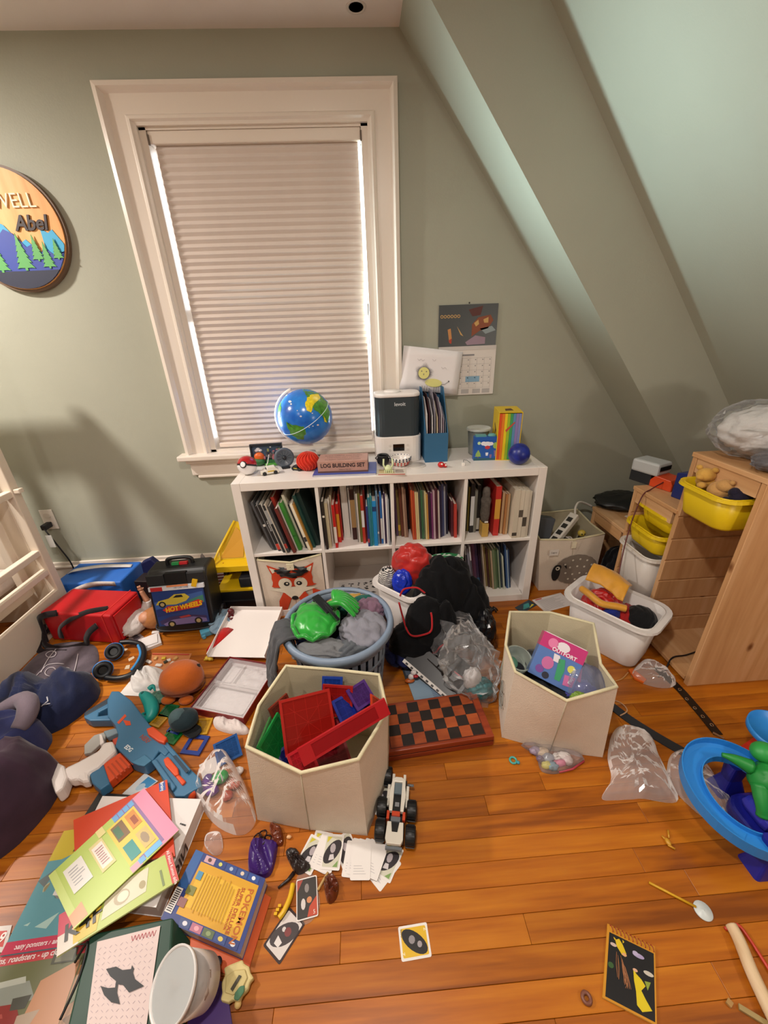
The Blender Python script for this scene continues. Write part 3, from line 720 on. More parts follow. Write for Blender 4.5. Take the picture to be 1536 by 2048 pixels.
# red woven ball
yb = thing('woven_ball', 'bright red twisted yarn ball lying beside the log building set', 'ball', (.338,.148,ZT+.044))
part('core', MB().sph((0,0,0), (.052,.046,.043), 28, 18), fabric('c22a1a'), yb)
mb = MB()
for k in range(18):
    pth = []
    for i in range(16):
        t = PI*(i+.5)/16; p = 2*PI*k/18+.9*math.sin(2*t)*.5+t*.35
        pth.append((.0535*math.sin(t)*math.cos(p)*1.0, .0475*math.sin(t)*math.sin(p), -.0445*math.cos(t)))
    mb.tube(pth, .0034, 6)
part('strand', mb, fabric('d2361f'), yb)
# globe
G = Vector((.336, .250, 1.0)); GR = .131
gl = thing('globe', 'blue illustrated globe on white stand in front of the blind', 'globe', (.348, .266, ZT))
def landmat():
    m = bpy.data.materials.new('globe_map'); m.use_nodes = True; nt = m.node_tree; b = nt.nodes['Principled BSDF']; N = nt.nodes.new; Lk = nt.links.new
    tc = N('ShaderNodeTexCoord'); n = N('ShaderNodeTexNoise'); n.inputs['Scale'].default_value = 11; n.inputs['Detail'].default_value = 5
    Lk(tc.outputs['Object'], n.inputs['Vector']); rp = N('ShaderNodeValToRGB'); e = rp.color_ramp.elements
    rp.color_ramp.interpolation = 'LINEAR'
    e[0].position = .35; e[0].color = lin('1257b8'); e[1].position = .62; e[1].color = lin('2f86dc')
    Lk(n.outputs['Fac'], rp.inputs[0]); Lk(rp.outputs[0], b.inputs['Base Color']); b.inputs['Roughness'].default_value = .22
    return m
Tilt = RZ(R_(-20)) @ RY(R_(-32))
part('sphere', MB().sph(G, GR, 48, 32), landmat(), gl, w=True)
def patch(cu, cv, pts, rr):
    """piece of land: outline around the direction seen at (cu,cv) on the sphere's visible side"""
    f = (CAM-G).normalized(); rt = CR; up = -CD
    out = []
    for x, y in pts:
        X, Y = cu+x, cv+y; k = X*X+Y*Y
        if k > .97: s_ = math.sqrt(.97/k); X *= s_; Y *= s_; k = .97
        out.append((X, Y))
    c0 = (sum(p[0] for p in out)/len(out), sum(p[1] for p in out)/len(out)); vs = []; n = len(out); fs = []
    for j in range(5):
        t = 1-j/5
        for X, Y in out:
            a, b_ = c0[0]+(X-c0[0])*t, c0[1]+(Y-c0[1])*t
            vs.append(G+(rt*a+up*b_+f*math.sqrt(max(0, 1-a*a-b_*b_))).normalized()*(GR+rr))
    vs.append(G+(rt*c0[0]+up*c0[1]+f*math.sqrt(max(0, 1-c0[0]**2-c0[1]**2))).normalized()*(GR+rr))
    for j in range(4):
        for i in range(n): fs.append((j*n+i, j*n+(i+1)%n, (j+1)*n+(i+1)%n, (j+1)*n+i))
    for i in range(n): fs.append((4*n+i, 4*n+(i+1)%n, 5*n))
    return MB().add(vs, fs, 0, True)
rgb = random.Random(2)
def wob(pts, k=4, a=.03):
    o = []
    n = len(pts)
    for i in range(n):
        p, q = pts[i], pts[(i+1)%n]
        for j in range(k):
            t = j/k; o.append((p[0]+(q[0]-p[0])*t+rgb.uniform(-a,a)*(j > 0), p[1]+(q[1]-p[1])*t+rgb.uniform(-a,a)*(j > 0)))
    return o
GRN = mat('4a8a2a', .3, var=.35, vs=60); YEL = mat('e6cf1e', .3, var=.2, vs=90)
part('land', patch(0,0, wob([(-.08,.93),(.25,.9),(.55,.78),(.8,.55),(.93,.2),(.86,-.25),(.78,-.2),(.7,.0),(.55,.12),(.4,.2),(.25,.3),(.15,.5),(0,.7)]), .0008), GRN, gl, w=True)
part('land', patch(0,0, wob([(.0,.35),(.05,.6),(.2,.72),(.45,.78),(.52,.66),(.38,.52),(.28,.4),(.2,.15),(.08,.2)], 4, .02), .0016), YEL, gl, w=True)
part('land', patch(0,0, wob([(-.62,-.15),(-.45,-.28),(-.05,-.35),(.02,-.6),(-.05,-.88),(-.3,-.85),(-.55,-.6)]), .0008), GRN, gl, w=True)
part('land', patch(0,0, wob([(-.9,.35),(-.78,.5),(-.75,.2),(-.85,-.1),(-.94,.05)]), .0008), GRN, gl, w=True)
part('land', patch(0,0, wob([(.7,.05),(.78,-.05),(.85,-.22),(.76,-.2)], 3, .01), .0016), YEL, gl, w=True)
for i, (x, y, r) in enumerate(((-.45,.45,.05),(-.15,.02,.04),(.5,-.32,.05),(.3,-.36,.03),(.25,.13,.03),(-.25,.2,.02),(-.42,.38,.03),(.15,-.4,.03),(-.5,.8,.08),(-.6,.68,.05))):
    part('picture_spot', patch(x, y, [(r*math.cos(a*.9), r*.7*math.sin(a*.9)) for a in range(7)], .0012), mat(('dfe6ea','c8ccd8','e6d6da')[i%3], .4), gl, w=True)
ax = (Vector((-.42, 0, .86))).normalized()
def ringpath(nrm, R, n=48, a0=0, a1=2*PI):
    nrm = Vector(nrm).normalized(); u = nrm.cross(Vector((.3,1,.2))).normalized(); v = nrm.cross(u)
    return [G+u*(R*math.cos(a0+(a1-a0)*i/n))+v*(R*math.sin(a0+(a1-a0)*i/n)) for i in range(n)]
part('equator_line', MB().tube(ringpath((-.46,-.22,.86), GR+.001, 60), .0014, 6, closed=True), mat('dcebf6', .4), gl, w=True)
arc = []
for i in range(33):
    a = R_(112+i*5.2); arc.append(G+Vector((math.cos(a)*1.06*GR*1.02, .01, math.sin(a)*1.06*GR*1.02)))
part('meridian_arm', MB().tube(arc, .0075, 10), plastic('ece3da', .3), gl, w=True)
part('stem', MB().lathe([(.034,.0),(.03,.015),(.022,.03),(.018,.05)], 24, 0, TR(.348,.266,ZT+.012)), plastic('e6ddd4', .3), gl, w=True)
part('base', MB().lathe([(.069,.0),(.071,.004),(.068,.010),(.045,.016),(.02,.018)], 40, 0, TR(.348,.266,ZT)), plastic('e8dfd6', .3), gl, w=True)
# blue book and log building set
fbk = thing('flat_book', 'thin blue book lying flat under the log building set', 'book', M=TR(.520,.115,ZT) @ RZ(R_(-3)))
part('cover', MB().box((-.148,-.085,.0),(.148,.085,.0015)).box((-.148,-.085,.0065),(.148,.085,.008)).box((-.148,-.085,.0015),(-.1465,.085,.0065)), mat('4a5aa4', .4), fbk)
part('page_block', MB().box((-.146,-.084,.0015),(.146,.084,.0065)), paper('d9d2c4'), fbk)
lb = thing('log_set_box', 'tan cardboard box printed LOG BUILDING SET lying on the shelf top', 'box', M=TR(.512,.115,ZT+.0082) @ RZ(R_(-3)))
part('carton', MB().box((-.117,-.058,0),(.117,.058,.056)), mat('b58a7c', .6, var=.06, vs=20), lb, bev=.0015)
part('base_edge', MB().box((-.118,-.059,0),(.118,.059,.008)), mat('6a4a42', .6), lb)
INK = mat('3a2a2c', .6)
txt('LOG BUILDING SET', .0265, INK, lb, TR(0,-.0587,.034) @ FX, sx=.90, bold=.0009)
txt('MADE IN THE USA', .007, INK, lb, TR(.01,-.0587,.014) @ FX)
for j, s_ in enumerate(('CLASSIC WOODEN LOGS', 'LINCOLN CITY LODGE', 'BUILD CABINS AND FORTS')):
    txt(s_, .016, INK, lb, TR(0,-.034+j*.030,.0563), sx=.92)
# cauldron, patterned bowl, skeleton, leaflet
cd_ = thing('toy_cauldron', 'small black toy cauldron next to the patterned bowl', 'toy', (.703,.148,ZT+.0042))
part('pot', MB().lathe([(.016,0),(.028,.012),(.031,.026),(.026,.042),(.029,.048),(.027,.052),(.022,.05),(.022,.042),(.026,.026),(.0,.012)], 24), plastic('17181a', .45), cd_)
for s_ in (-1,1): part('handle', MB().tube([(s_*.029,0,.030),(s_*.037,0,.036),(s_*.028,0,.044)], .003, 6), plastic('17181a', .45), cd_)
pb = thing('patterned_bowl', 'small bowl with navy leaf rim and red patterned base', 'bowl', (.788,.134,ZT+.0002))
part('bowl', MB().lathe([(.022,0),(.036,.012),(.046,.032),(.050,.048),(.048,.048),(.042,.030),(.03,.012),(.0,.006)], 32), mat('e9e2dc', .3), pb)
for k, (z, r, n_, col) in enumerate(((.043,.0492,18,'28324e'),(.033,.0470,16,'28324e'),(.023,.0420,16,'c03a30'),(.013,.0368,14,'c03a30'))):
    for i in range(n_):
        a = 2*PI*(i+.5*(k%2))/n_
        part('motif', MB().sph((r*math.cos(a), r*math.sin(a), z), (.0042,.0042,.0042), 8, 5), mat(col, .4), pb)
lf = thing('leaflet', 'small printed leaflet lying under the skeleton toy', 'leaflet', M=TR(.735,.045,ZT) @ RZ(R_(-6)))
part('sheet', MB().box((-.07,-.045,0),(.07,.045,.0012)), paper('d8cfc0'), lf)
part('print', MB().flat([(-.06,-.04),(.065,-.04),(.065,-.028),(-.06,-.03)], .0014, 0).flat([(-.06,-.02),(.02,-.02),(.0,.03),(-.06,.035)], .0014, 1).flat([(.02,-.015),(.06,-.012),(.055,.03),(.02,.03)], .0014, 2), [mat('b03a2a'), mat('c9b68a'), mat('a89c92')], lf)
sk = thing('skeleton_toy', 'pale green plastic skeleton toy lying on the leaflet', 'toy', (.722,.055,ZT+.0016))
BONE = plastic('d6deae', .4)
mb = MB()
for s_ in (-1,1):
    mb.tube([(s_*.012,.0,.012),(s_*.022,.008,.03),(s_*.020,.012,.058)], .0045, 7)
part('arms', mb, BONE, sk)
mb = MB().sph((0,.0,.014), (.018,.014,.013), 14, 10)
for i in range(5): mb.box((-.02+i*.0085,-.024,.0),(-.0145+i*.0085,-.006,.010))
part('ribs', mb, BONE, sk); part('jaw', MB().box((-.010,-.020,.0),(.012,-.014,.006)), mat('3a4030', .5), sk)
part('skull', MB().sph((.0,.012,.018), (.013,.012,.011), 14, 10), BONE, sk)
# humidifier
hm = thing('humidifier', 'white humidifier with smoky see-through tank beside the window edge', 'humidifier', (.785,.262,ZT))
def rb(w_, d_, r, z0, z1, n=5): return MB().loft([[Vector((x,y,z)) for x, y in rrect(w_, d_, r, n)] for z in (z0, z1)])
part('base', rb(.232,.150,.045,0,.130), plastic('e9e2dc', .3), hm, bev=.004)
part('tank', rb(.218,.136,.045,.131,.315), glassy('5c666c', .42, .06), hm)
part('lid', rb(.222,.142,.045,.316,.334), plastic('eee8e4', .3), hm, bev=.006)
part('mist_outlet', MB().lathe([(.042,.334),(.038,.342),(.0,.343)], 24, 0, TR(-.02,0,0)), plastic('f0ebe8', .3), hm)
part('inner_column', rb(.13,.07,.03,.17,.312), mat('2a3136', .3), hm)
part('inner_float', MB().lathe([(.05,.132),(.05,.16),(.0,.165)], 24, 0, TR(.03,-.01,0)), mat('8a8682', .4), hm)
part('screen', MB().box((-.028,-.0767,.060),(.028,-.0750,.094)), mat('08080a', .1), hm)
for s_ in (-1,1):
    for z in (.066,.088): part('button', MB().lathe([(.006,0),(.006,.0015)], 14, 0, TR(s_*.044,-.0750,z) @ RX(PI/2)), mat('d6cec8', .4), hm)
txt('levoit', .024, mat('c9cdd0', .4), hm, TR(.01,-.0688,.285) @ FX, bold=.0004)
# magazine file with papers
TEAL = mat('2b6288', .55, var=.04)
mf = thing('magazine_file', 'blue cardboard magazine file standing beside the humidifier', 'file', (.969,.285,ZT))
w2 = .056
part('front', MB().box((-w2,-.125,0),(w2,-.121,.145)), TEAL, mf)
for s_ in (-1,1):
    x0, x1 = (s_*w2, s_*(w2-.004)); 
    part('side', MB().prism([(-.121,0),(.10,0),(.10,.34),(.02,.34),(-.121,.145)], min(x0,x1), max(x0,x1), 0, Matrix(((0,0,1,0),(1,0,0,0),(0,1,0,0),(0,0,0,1)))), TEAL, mf)
part('back', MB().box((-w2+.004,.096,0),(w2-.004,.10,.34)), TEAL, mf); part('bottom', MB().box((-w2+.004,-.121,0),(w2-.004,.096,.004)), TEAL, mf)
for i, (x, h, c, lab) in enumerate(((-.046,.30,'c9c2c0','pale folded paper at the outer edge of the blue file'),(-.034,.315,'3a1c24','dark maroon folder in the blue file'),(-.020,.29,'cfcaca','white pamphlet in the blue file beside the maroon folder'),(-.008,.33,'8a8690','grey pamphlet rising highest out of the blue file'),
        (.004,.28,'d9c8a8','cream pamphlet in the middle of the blue file'),(.014,.31,'6a5a6a','plum grey pamphlet in the blue file'),(.024,.295,'b9b4ba','silver grey pamphlet in the blue file'),(.034,.27,'9a8c9a','mauve pamphlet in the blue file'),(.044,.25,'5f6a78','slate pamphlet at the inner edge of the blue file'))):
    single('pamphlet', MB().prism([(-.115,.006),(.08,.006),(.08,h),(-.01,h),(-.105,h*.78),(-.115,h*.55)], x-.002, x+.002, 0, TR(.969,.285,ZT) @ Matrix(((0,0,1,0),(1,0,0,0),(0,1,0,0),(0,0,0,1)))), paper(c), lab, 'pamphlet', 'papers in the blue file')
# clear tub, blue card box, yellow slipcase, blue ball
ct = thing('lidded_tub', 'clear plastic tub with frosted lid behind the blue card box', 'tub', (1.205,.268,ZT))
part('tub', MB().lathe([(.043,0),(.046,.004),(.054,.125),(.052,.125),(.044,.006),(.0,.005)], 32), clear('dfe6e2', .16, .15), ct)
part('lid', MB().lathe([(.060,.126),(.062,.130),(.061,.137),(.056,.138),(.052,.134),(.0,.134)], 36), clear('e2e6e2', .5, .25), ct)
cb_ = thing('card_box', 'blue children\'s card box with tree and cloud picture standing on shelf', 'box', M=TR(1.212,.165,ZT) @ RZ(R_(-4)))
part('carton', MB().box((-.057,-.018,0),(.057,.018,.118)), mat('1c56a8', .35), cb_, bev=.001)
part('top_flap', MB().box((-.05,-.014,.118),(.0,.014,.126)).sph((.03,0,.12), (.022,.013,.012), 12, 8), mat('5a9a9a', .4), cb_)
mb = MB()
def fp(pts, m, d=-.0185): mb.add([(x, d, z) for x, z in pts], [tuple(range(len(pts)))], m)
fp(circ(.02,16,.006,.083,.012),0); fp(circ(.013,14,-.012,.086,.010),0,-.0186); fp(circ(.012,14,.024,.084,.009),0,-.0187); fp(circ(.013,14,.008,.066,.009),1,-.0188)
fp(circ(.008,12,-.034,.088),2); fp([(-.036,.055),(-.022,.03),(-.05,.03)],3); fp([(-.036,.045),(-.020,.02),(-.052,.02)],3,-.0186); fp([(-.038,.02),(-.034,.02),(-.034,.008),(-.038,.008)],4)
fp([(.0,.04),(.014,.04),(.012,.024),(.002,.024)],0); fp([(-.057,0),(.057,0),(.057,.010),(-.057,.014)],5); fp(circ(.012,12,.046,.075,.016),3)
fp([(.04,.05),(.052,.05),(.05,.02),(.044,.02)],6); fp([(.02,.03),(.032,.03),(.03,.012),(.022,.012)],6)
part('picture_print', mb, [mat('e6e4ea'), mat('c0323a'), mat('bfe0b0'), mat('8fae5a'), mat('8a6a3a'), mat('2a5a6a'), mat('8a6a8a')], cb_)
sl_ = thing('book_slipcase', 'yellow slipcase of slim rainbow-spined books standing on the shelf end', 'book set', M=TR(1.325,.195,ZT) @ RZ(R_(-9)))
Y2 = mat('e3bf1c', .4)
part('case', MB().box((-.055,-.065,0),(-.052,.09,.235)).box((.052,-.065,0),(.055,.09,.235)).box((-.052,-.065,.232),(.052,.09,.235)).box((-.052,-.065,0),(.052,.09,.003)).box((-.052,.087,.003),(.052,.09,.232)), Y2, sl_)
for i, c in enumerate(('d8501c','e07a1e','e6c81e','9ab82a','3f9a5a','5a8ab0','8a7ab0','7f86b8')):
    part('slim_book', MB().box((-.0515+i*.0129,-.064,.0035),(-.0392+i*.0129,.085,.228)), mat(c, .45), sl_)
part('case_print', MB().add([(-.0556,-.02,.14),(-.0556,.03,.17),(-.0556,.035,.16),(-.0556,-.015,.12)],[(0,1,2,3)]).add([(-.0556,.0,.15),(-.0556,.012,.15),(-.0556,.02,.06),(-.0556,.005,.06)],[(0,1,2,3)]).add([(-.02,-.0645,.15),(.02,-.0645,.19),(.024,-.0645,.185),(-.015,-.0645,.14)],[(0,1,2,3)],1).flat([(-.02,-.03),(.02,-.02),(.015,.03),(-.015,.02)],.2354), [mat('5a3a2a'), mat('c04a3a')], sl_)
bb2 = thing('blue_ball', 'dark blue mottled ball resting at the shelf corner', 'ball', (1.348,.065,ZT+.0505))
part('surface', MB().sph((0,0,0), .0505, 36, 22), mat('1c2a86', .35, var=.45, vs=22), bb2)
rt_ = thing('red_toy', 'tiny red and white mushroom-shaped toy lying on the shelf edge', 'toy', (.984,.075,ZT))
part('cap', MB().sph((-.008,0,.014), (.016,.014,.014), 16, 10), plastic('c41a1c'), rt_); part('stem', MB().sph((.012,-.004,.010), (.010,.010,.010), 12, 8), plastic('c41a1c'), rt_)
for x, z in ((-.006,.020),(.014,.014)): part('spot', MB().sph((x,-.011,z), (.0055,.004,.005), 10, 6), plastic('efe6da'), rt_)
wp = thing('white_peg', 'tiny white peg with dark wire lying on the shelf top', 'peg', (1.088,.085,ZT))
part('peg', MB().box((-.009,-.006,0),(.006,.006,.016)), plastic('ece6e0'), wp, bev=.002)
part('wire', MB().tube([(.0,.0,.012),(.004,.02,.022),(.022,.024,.018),(.04,.026,.003)], .0012, 6), plastic('2a2a2c'), wp)
cs = thing('round_coaster', 'thin pale round coaster lying beside the patterned bowl', 'coaster', (.862,.125,ZT))
part('disc', MB().lathe([(.048,0),(.049,.001),(.048,.002),(.0,.002)], 36), mat('d6cec6', .3), cs)

# ------------------------------------------------------------------ fabric bins
def ringpts(pts, z): return [Vector((p[0], p[1], z)) for p in pts]
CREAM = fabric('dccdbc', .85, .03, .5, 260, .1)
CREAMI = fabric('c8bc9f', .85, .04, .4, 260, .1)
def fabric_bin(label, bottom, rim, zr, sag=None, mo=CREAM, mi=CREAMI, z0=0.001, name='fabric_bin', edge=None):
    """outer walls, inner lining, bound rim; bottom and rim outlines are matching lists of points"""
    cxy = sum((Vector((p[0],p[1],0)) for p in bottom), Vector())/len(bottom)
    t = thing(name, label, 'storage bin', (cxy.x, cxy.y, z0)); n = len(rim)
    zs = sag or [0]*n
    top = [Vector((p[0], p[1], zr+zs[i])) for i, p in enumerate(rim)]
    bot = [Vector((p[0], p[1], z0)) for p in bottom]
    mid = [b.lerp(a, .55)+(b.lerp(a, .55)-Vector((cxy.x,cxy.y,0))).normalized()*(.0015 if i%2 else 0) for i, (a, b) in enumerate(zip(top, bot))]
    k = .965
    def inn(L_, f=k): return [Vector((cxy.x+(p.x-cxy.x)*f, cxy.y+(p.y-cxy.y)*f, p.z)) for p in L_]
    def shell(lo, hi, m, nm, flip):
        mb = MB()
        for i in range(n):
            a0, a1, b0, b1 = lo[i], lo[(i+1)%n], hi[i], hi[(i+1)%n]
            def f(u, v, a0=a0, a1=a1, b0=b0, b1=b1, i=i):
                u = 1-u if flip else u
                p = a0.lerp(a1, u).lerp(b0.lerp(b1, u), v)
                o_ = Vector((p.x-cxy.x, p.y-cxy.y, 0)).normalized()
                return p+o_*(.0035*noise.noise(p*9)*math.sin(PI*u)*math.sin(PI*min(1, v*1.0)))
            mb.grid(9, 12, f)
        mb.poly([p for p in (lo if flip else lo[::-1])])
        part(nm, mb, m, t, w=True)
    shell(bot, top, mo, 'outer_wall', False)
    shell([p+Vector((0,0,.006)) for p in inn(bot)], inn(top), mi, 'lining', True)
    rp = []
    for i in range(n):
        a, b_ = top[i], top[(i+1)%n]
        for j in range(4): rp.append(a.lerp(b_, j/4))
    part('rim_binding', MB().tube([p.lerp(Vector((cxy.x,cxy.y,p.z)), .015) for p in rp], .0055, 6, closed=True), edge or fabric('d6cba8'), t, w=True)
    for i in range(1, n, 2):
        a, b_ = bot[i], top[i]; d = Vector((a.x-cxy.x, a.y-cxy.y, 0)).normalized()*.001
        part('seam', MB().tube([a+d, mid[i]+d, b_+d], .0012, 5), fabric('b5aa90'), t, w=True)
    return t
fx0, fx1 = cx(0)+.008, cx(0)+CE-.006
fox = fabric_bin('cream fabric bin with orange fox face inside the shelf cubby', [(fx0,.012),((fx0+fx1)/2,.008),(fx1,.012),(fx1,.17),(fx1,.33),((fx0+fx1)/2,.33),(fx0,.33),(fx0,.17)],
    [(fx0,.004),((fx0+fx1)/2,.010),(fx1,.004),(fx1,.17),(fx1,.32),((fx0+fx1)/2,.32),(fx0,.32),(fx0,.17)], ZL+.315, [.0,-.030,.010,0,0,0,0,0], z0=ZL+.001)
mb = MB(); fcx = (fx0+fx1)/2
def ff(pts, m, d=.0): mb.add([(fcx+x, .0015-d, ZL+z) for x, z in pts], [tuple(range(len(pts)))], m)
head = [(-.11,.155),(-.105,.16),(-.1,.18),(-.104,.20),(-.1,.225),(-.085,.242),(-.06,.25),(0,.256),(.06,.25),(.085,.242),(.1,.225),(.104,.20),(.1,.18),(.105,.16),(.122,.155),(.1,.146),(.05,.142),(.02,.142),(0,.148),(-.02,.142),(-.05,.142),(-.1,.146)]
ff(head, 0)
for s_ in (-1,1):
    ff([(s_*.118,.285),(s_*.1,.225),(s_*.055,.252)], 0, .0001); ff([(s_*.107,.268),(s_*.095,.233),(s_*.068,.249)], 1, .0004)
    ff(circ(.034,20,s_*.040,.165,.036), 1, .0004); ff(circ(.015,14,s_*.032,.165,.013), 2, .0007); ff(circ(.006,10,s_*.030,.167,.005), 1, .0009)
ff([(-.125,.135),(0,.145),(.125,.135),(.05,.11),(.02,.075),(0,.065),(-.02,.075),(-.05,.11)], 1, .0003)
ff(circ(.017,16,.0,.075,.013), 2, .0007)
ff([(-.055,.115),(-.018,.078),(-.05,.0),(-.09,.0),(-.085,.06)], 0, .0002); ff([(.055,.115),(.018,.078),(.05,.0),(.09,.0),(.085,.06)], 0, .0002)
ff([(.095,.09),(.095,.13),(.15,.105),(.1,.07)], 0, .0002)
part('fox_applique', mb, [fabric('c8401a', .85), fabric('ded6c2'), fabric('1a1816')], fox, w=True)
part('pull_tab', MB().box((fcx-.018,-.004,ZL+.25),(fcx+.018,.001,ZL+.286)), fabric('ddd2b4'), fox, w=True)
# dark clutter inside the fox bin
mb = MB(); blob(mb, (fcx,.16,ZL+.235), (.13,.13,.05), 5, .35, 3); single('dark_toy_heap', mb, plastic('1a1c1e', .4), 'black cloth bundle filling the fox bin', 'bundle')
# comic pages on the cubby floor
cm_ = thing('comic_sheet', 'black and white comic sheet lying in the empty lower cubby', 'paper', M=TR(cx(1)+.17,.13,ZL+.0005) @ RZ(R_(6)))
part('sheet', MB().box((-.13,-.10,0),(.13,.10,.001)), paper('dcd6d0'), cm_)
mb = MB(); rc = random.Random(8)
for i in range(6):
    for j in range(4):
        x, y = -.12+i*.041, -.09+j*.046
        for _ in range(5):
            a, b_ = x+rc.uniform(0,.02), y+rc.uniform(0,.025); mb.box((a,b_,.001),(a+rc.uniform(.004,.016),b_+rc.uniform(.003,.01),.0014))
part('print', mb, mat('3a3838', .6), cm_)
# ------------------------------------------------------------------ big bins in the middle of the floor
zr = .33
rimA = [fl(u, v, zr) for u, v in ((492,1500),(600,1540),(718,1524),(776,1410),(760,1352),(665,1338),(572,1335),(515,1410))]
botA = [fl(515,1640), fl(620,1660), fl(735,1672), fl(775,1560), Vector((.625,-.74,0)), Vector((.47,-.70,0)), Vector((.315,-.69,0)), Vector((.25,-.83,0))]
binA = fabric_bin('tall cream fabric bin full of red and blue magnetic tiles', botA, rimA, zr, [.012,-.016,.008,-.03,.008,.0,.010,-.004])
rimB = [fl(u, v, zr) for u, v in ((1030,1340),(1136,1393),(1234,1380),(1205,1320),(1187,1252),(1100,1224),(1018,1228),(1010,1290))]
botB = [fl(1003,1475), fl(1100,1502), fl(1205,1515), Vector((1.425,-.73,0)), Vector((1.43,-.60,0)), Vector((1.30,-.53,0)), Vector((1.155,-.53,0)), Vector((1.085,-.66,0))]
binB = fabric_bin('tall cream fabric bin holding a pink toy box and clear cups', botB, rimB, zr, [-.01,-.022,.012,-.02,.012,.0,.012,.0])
# faint grey print on the outer side of bin B
prt = MB()
for k, (t0, z0) in enumerate(((.25,.10),(.3,.16),(.55,.13))):
    a = botB[7].lerp(botB[0], t0); n_ = Vector((-(botB[0].y-botB[7].y), botB[0].x-botB[7].x, 0)).normalized()
    if n_.x > 0: n_ = -n_
    ex = (botB[0]-botB[7]).normalized()
    prt.tube([a+n_*.006+ex*(.022*math.cos(i*.42))+Vector((0,0,z0+.03*math.sin(i*.42))) for i in range(14)], .0025, 5)
part('side_print', prt, fabric('8a8a84'), binB, w=True)
sx0, sx1 = 1.532, 1.878
shp = fabric_bin('cream fabric bin with grey dotted sheep picture beside the shelf', [(sx0+.02,.072),(1.72,.066),(sx1-.005,.085),(sx1,.23),(sx1,.385),(1.71,.385),(sx0+.02,.385),(sx0+.02,.23)],
    [(sx0-.012,.082),(1.70,.068),(sx1,.086),(sx1+.005,.23),(sx1,.385),(1.71,.385),(sx0+.02,.385),(sx0,.23)], .325, [0,-.004,.01,0,.02,.012,.012,0])
mb = MB()
def sf_(pts, m, d=0.0):
    vs = []
    for x, z in pts:
        t = z/.325; X = 1.555+(x)*(1)+(-.012)*t*0; vs.append((X, .0625-d+.002*t, z))
    mb.add(vs, [tuple(range(len(vs)))], m)
body = []
for i in range(60):
    a = 2*PI*i/60; k = 1+.035*abs(math.sin(a*9)); body.append((.185+.118*k*math.cos(a), .135+.092*k*math.sin(a)))
sf_(body, 0)
sf_(circ(.024,20,.075,.12,.052), 1, .0006); sf_(circ(.017,16,.085,.155,.016), 1, .0007); sf_([(.108,.175),(.125,.15),(.135,.14),(.128,.165)], 1, .0006)
sf_(circ(.012,14,.082,.148,.012), 2, .001); sf_(circ(.006,10,.080,.148), 1, .0013)
for x, z in ((.12,.17),(.16,.195),(.2,.2),(.24,.19),(.15,.15),(.19,.155),(.23,.15),(.27,.16),(.13,.115),(.17,.105),(.21,.11),(.25,.105),(.28,.12),(.15,.075),(.19,.07),(.23,.075)):
    sf_(circ(.006,10,x,z), 2, .0008)
part('sheep_applique', mb, [fabric('86796c'), fabric('191716'), fabric('ddd5c4')], shp, w=True)
part('label_card', MB().box((1.575,.0605,.235),(1.625,.0625,.270)), paper('e0d8d0'), shp, w=True)
txt('Legos', .014, mat('3a3636'), shp, TR(1.60,.0602,.253) @ FX, w=True)
part('pull_tab', MB().box((1.69,.058,.275),(1.715,.064,.312)), fabric('ddd2b8'), shp, w=True)
# things in the sheep bin
mb = MB().box((-.05,-.03,-.10),(.05,.03,.10), 0, TR(1.578,.20,.30) @ RY(R_(12)) @ RX(R_(-8)))
single('grey_speaker', mb, plastic('4a4d54', .5), 'dark grey electronic box standing in the sheep bin', 'device', bev=.008)
ps = thing('power_strip', 'white power strip lying slanted in the sheep bin', 'power strip', M=TR(1.70,.19,.315) @ RZ(R_(32)) @ RY(R_(-32)))
part('body', MB().box((-.12,-.025,-.018),(.12,.025,.018)), plastic('ded6cc'), ps, bev=.005)
for i in range(4): part('socket', MB().box((-.095+i*.05,-.014,.018),(-.065+i*.05,.014,.0195)), plastic('2a2826'), ps)
part('cable', MB().tube(spline([(.12,0,0),(.16,.02,.012),(.21,.03,.0),(.25,.02,-.05),(.27,.0,-.09)], 20), .006, 8), plastic('e4dcd2'), ps)
mb = MB()
for k in range(7):
    pts = [Vector((1.66+.05*math.cos(i*1.1+k)+.01*k, .16+.05*math.sin(i*1.1+k*1.7), .235+.012*math.sin(i*2+k)+.006*k)) for i in range(8)]
    mb.tube(spline(pts, 30), .004, 6, k%2)
single('cable_bundle', mb, [plastic('d8d0c8'), plastic('6a6a6e')], 'tangled grey and white cables under the power strip', 'cables')
cat_ = thing('yellow_toy_figure', 'small yellow and black toy figure inside the sheep bin', 'toy', (1.80,.17,.25))
part('head', MB().sph((0,0,.05), (.022,.02,.02), 16, 10), plastic('c9b04a'), cat_); part('body', MB().sph((0,0,.015), (.018,.016,.03), 14, 10), plastic('2a241e'), cat_)
part('eyes', MB().sph((-.008,-.018,.053), .004, 8, 6).sph((.008,-.018,.053), .004, 8, 6), plastic('1a1816'), cat_)

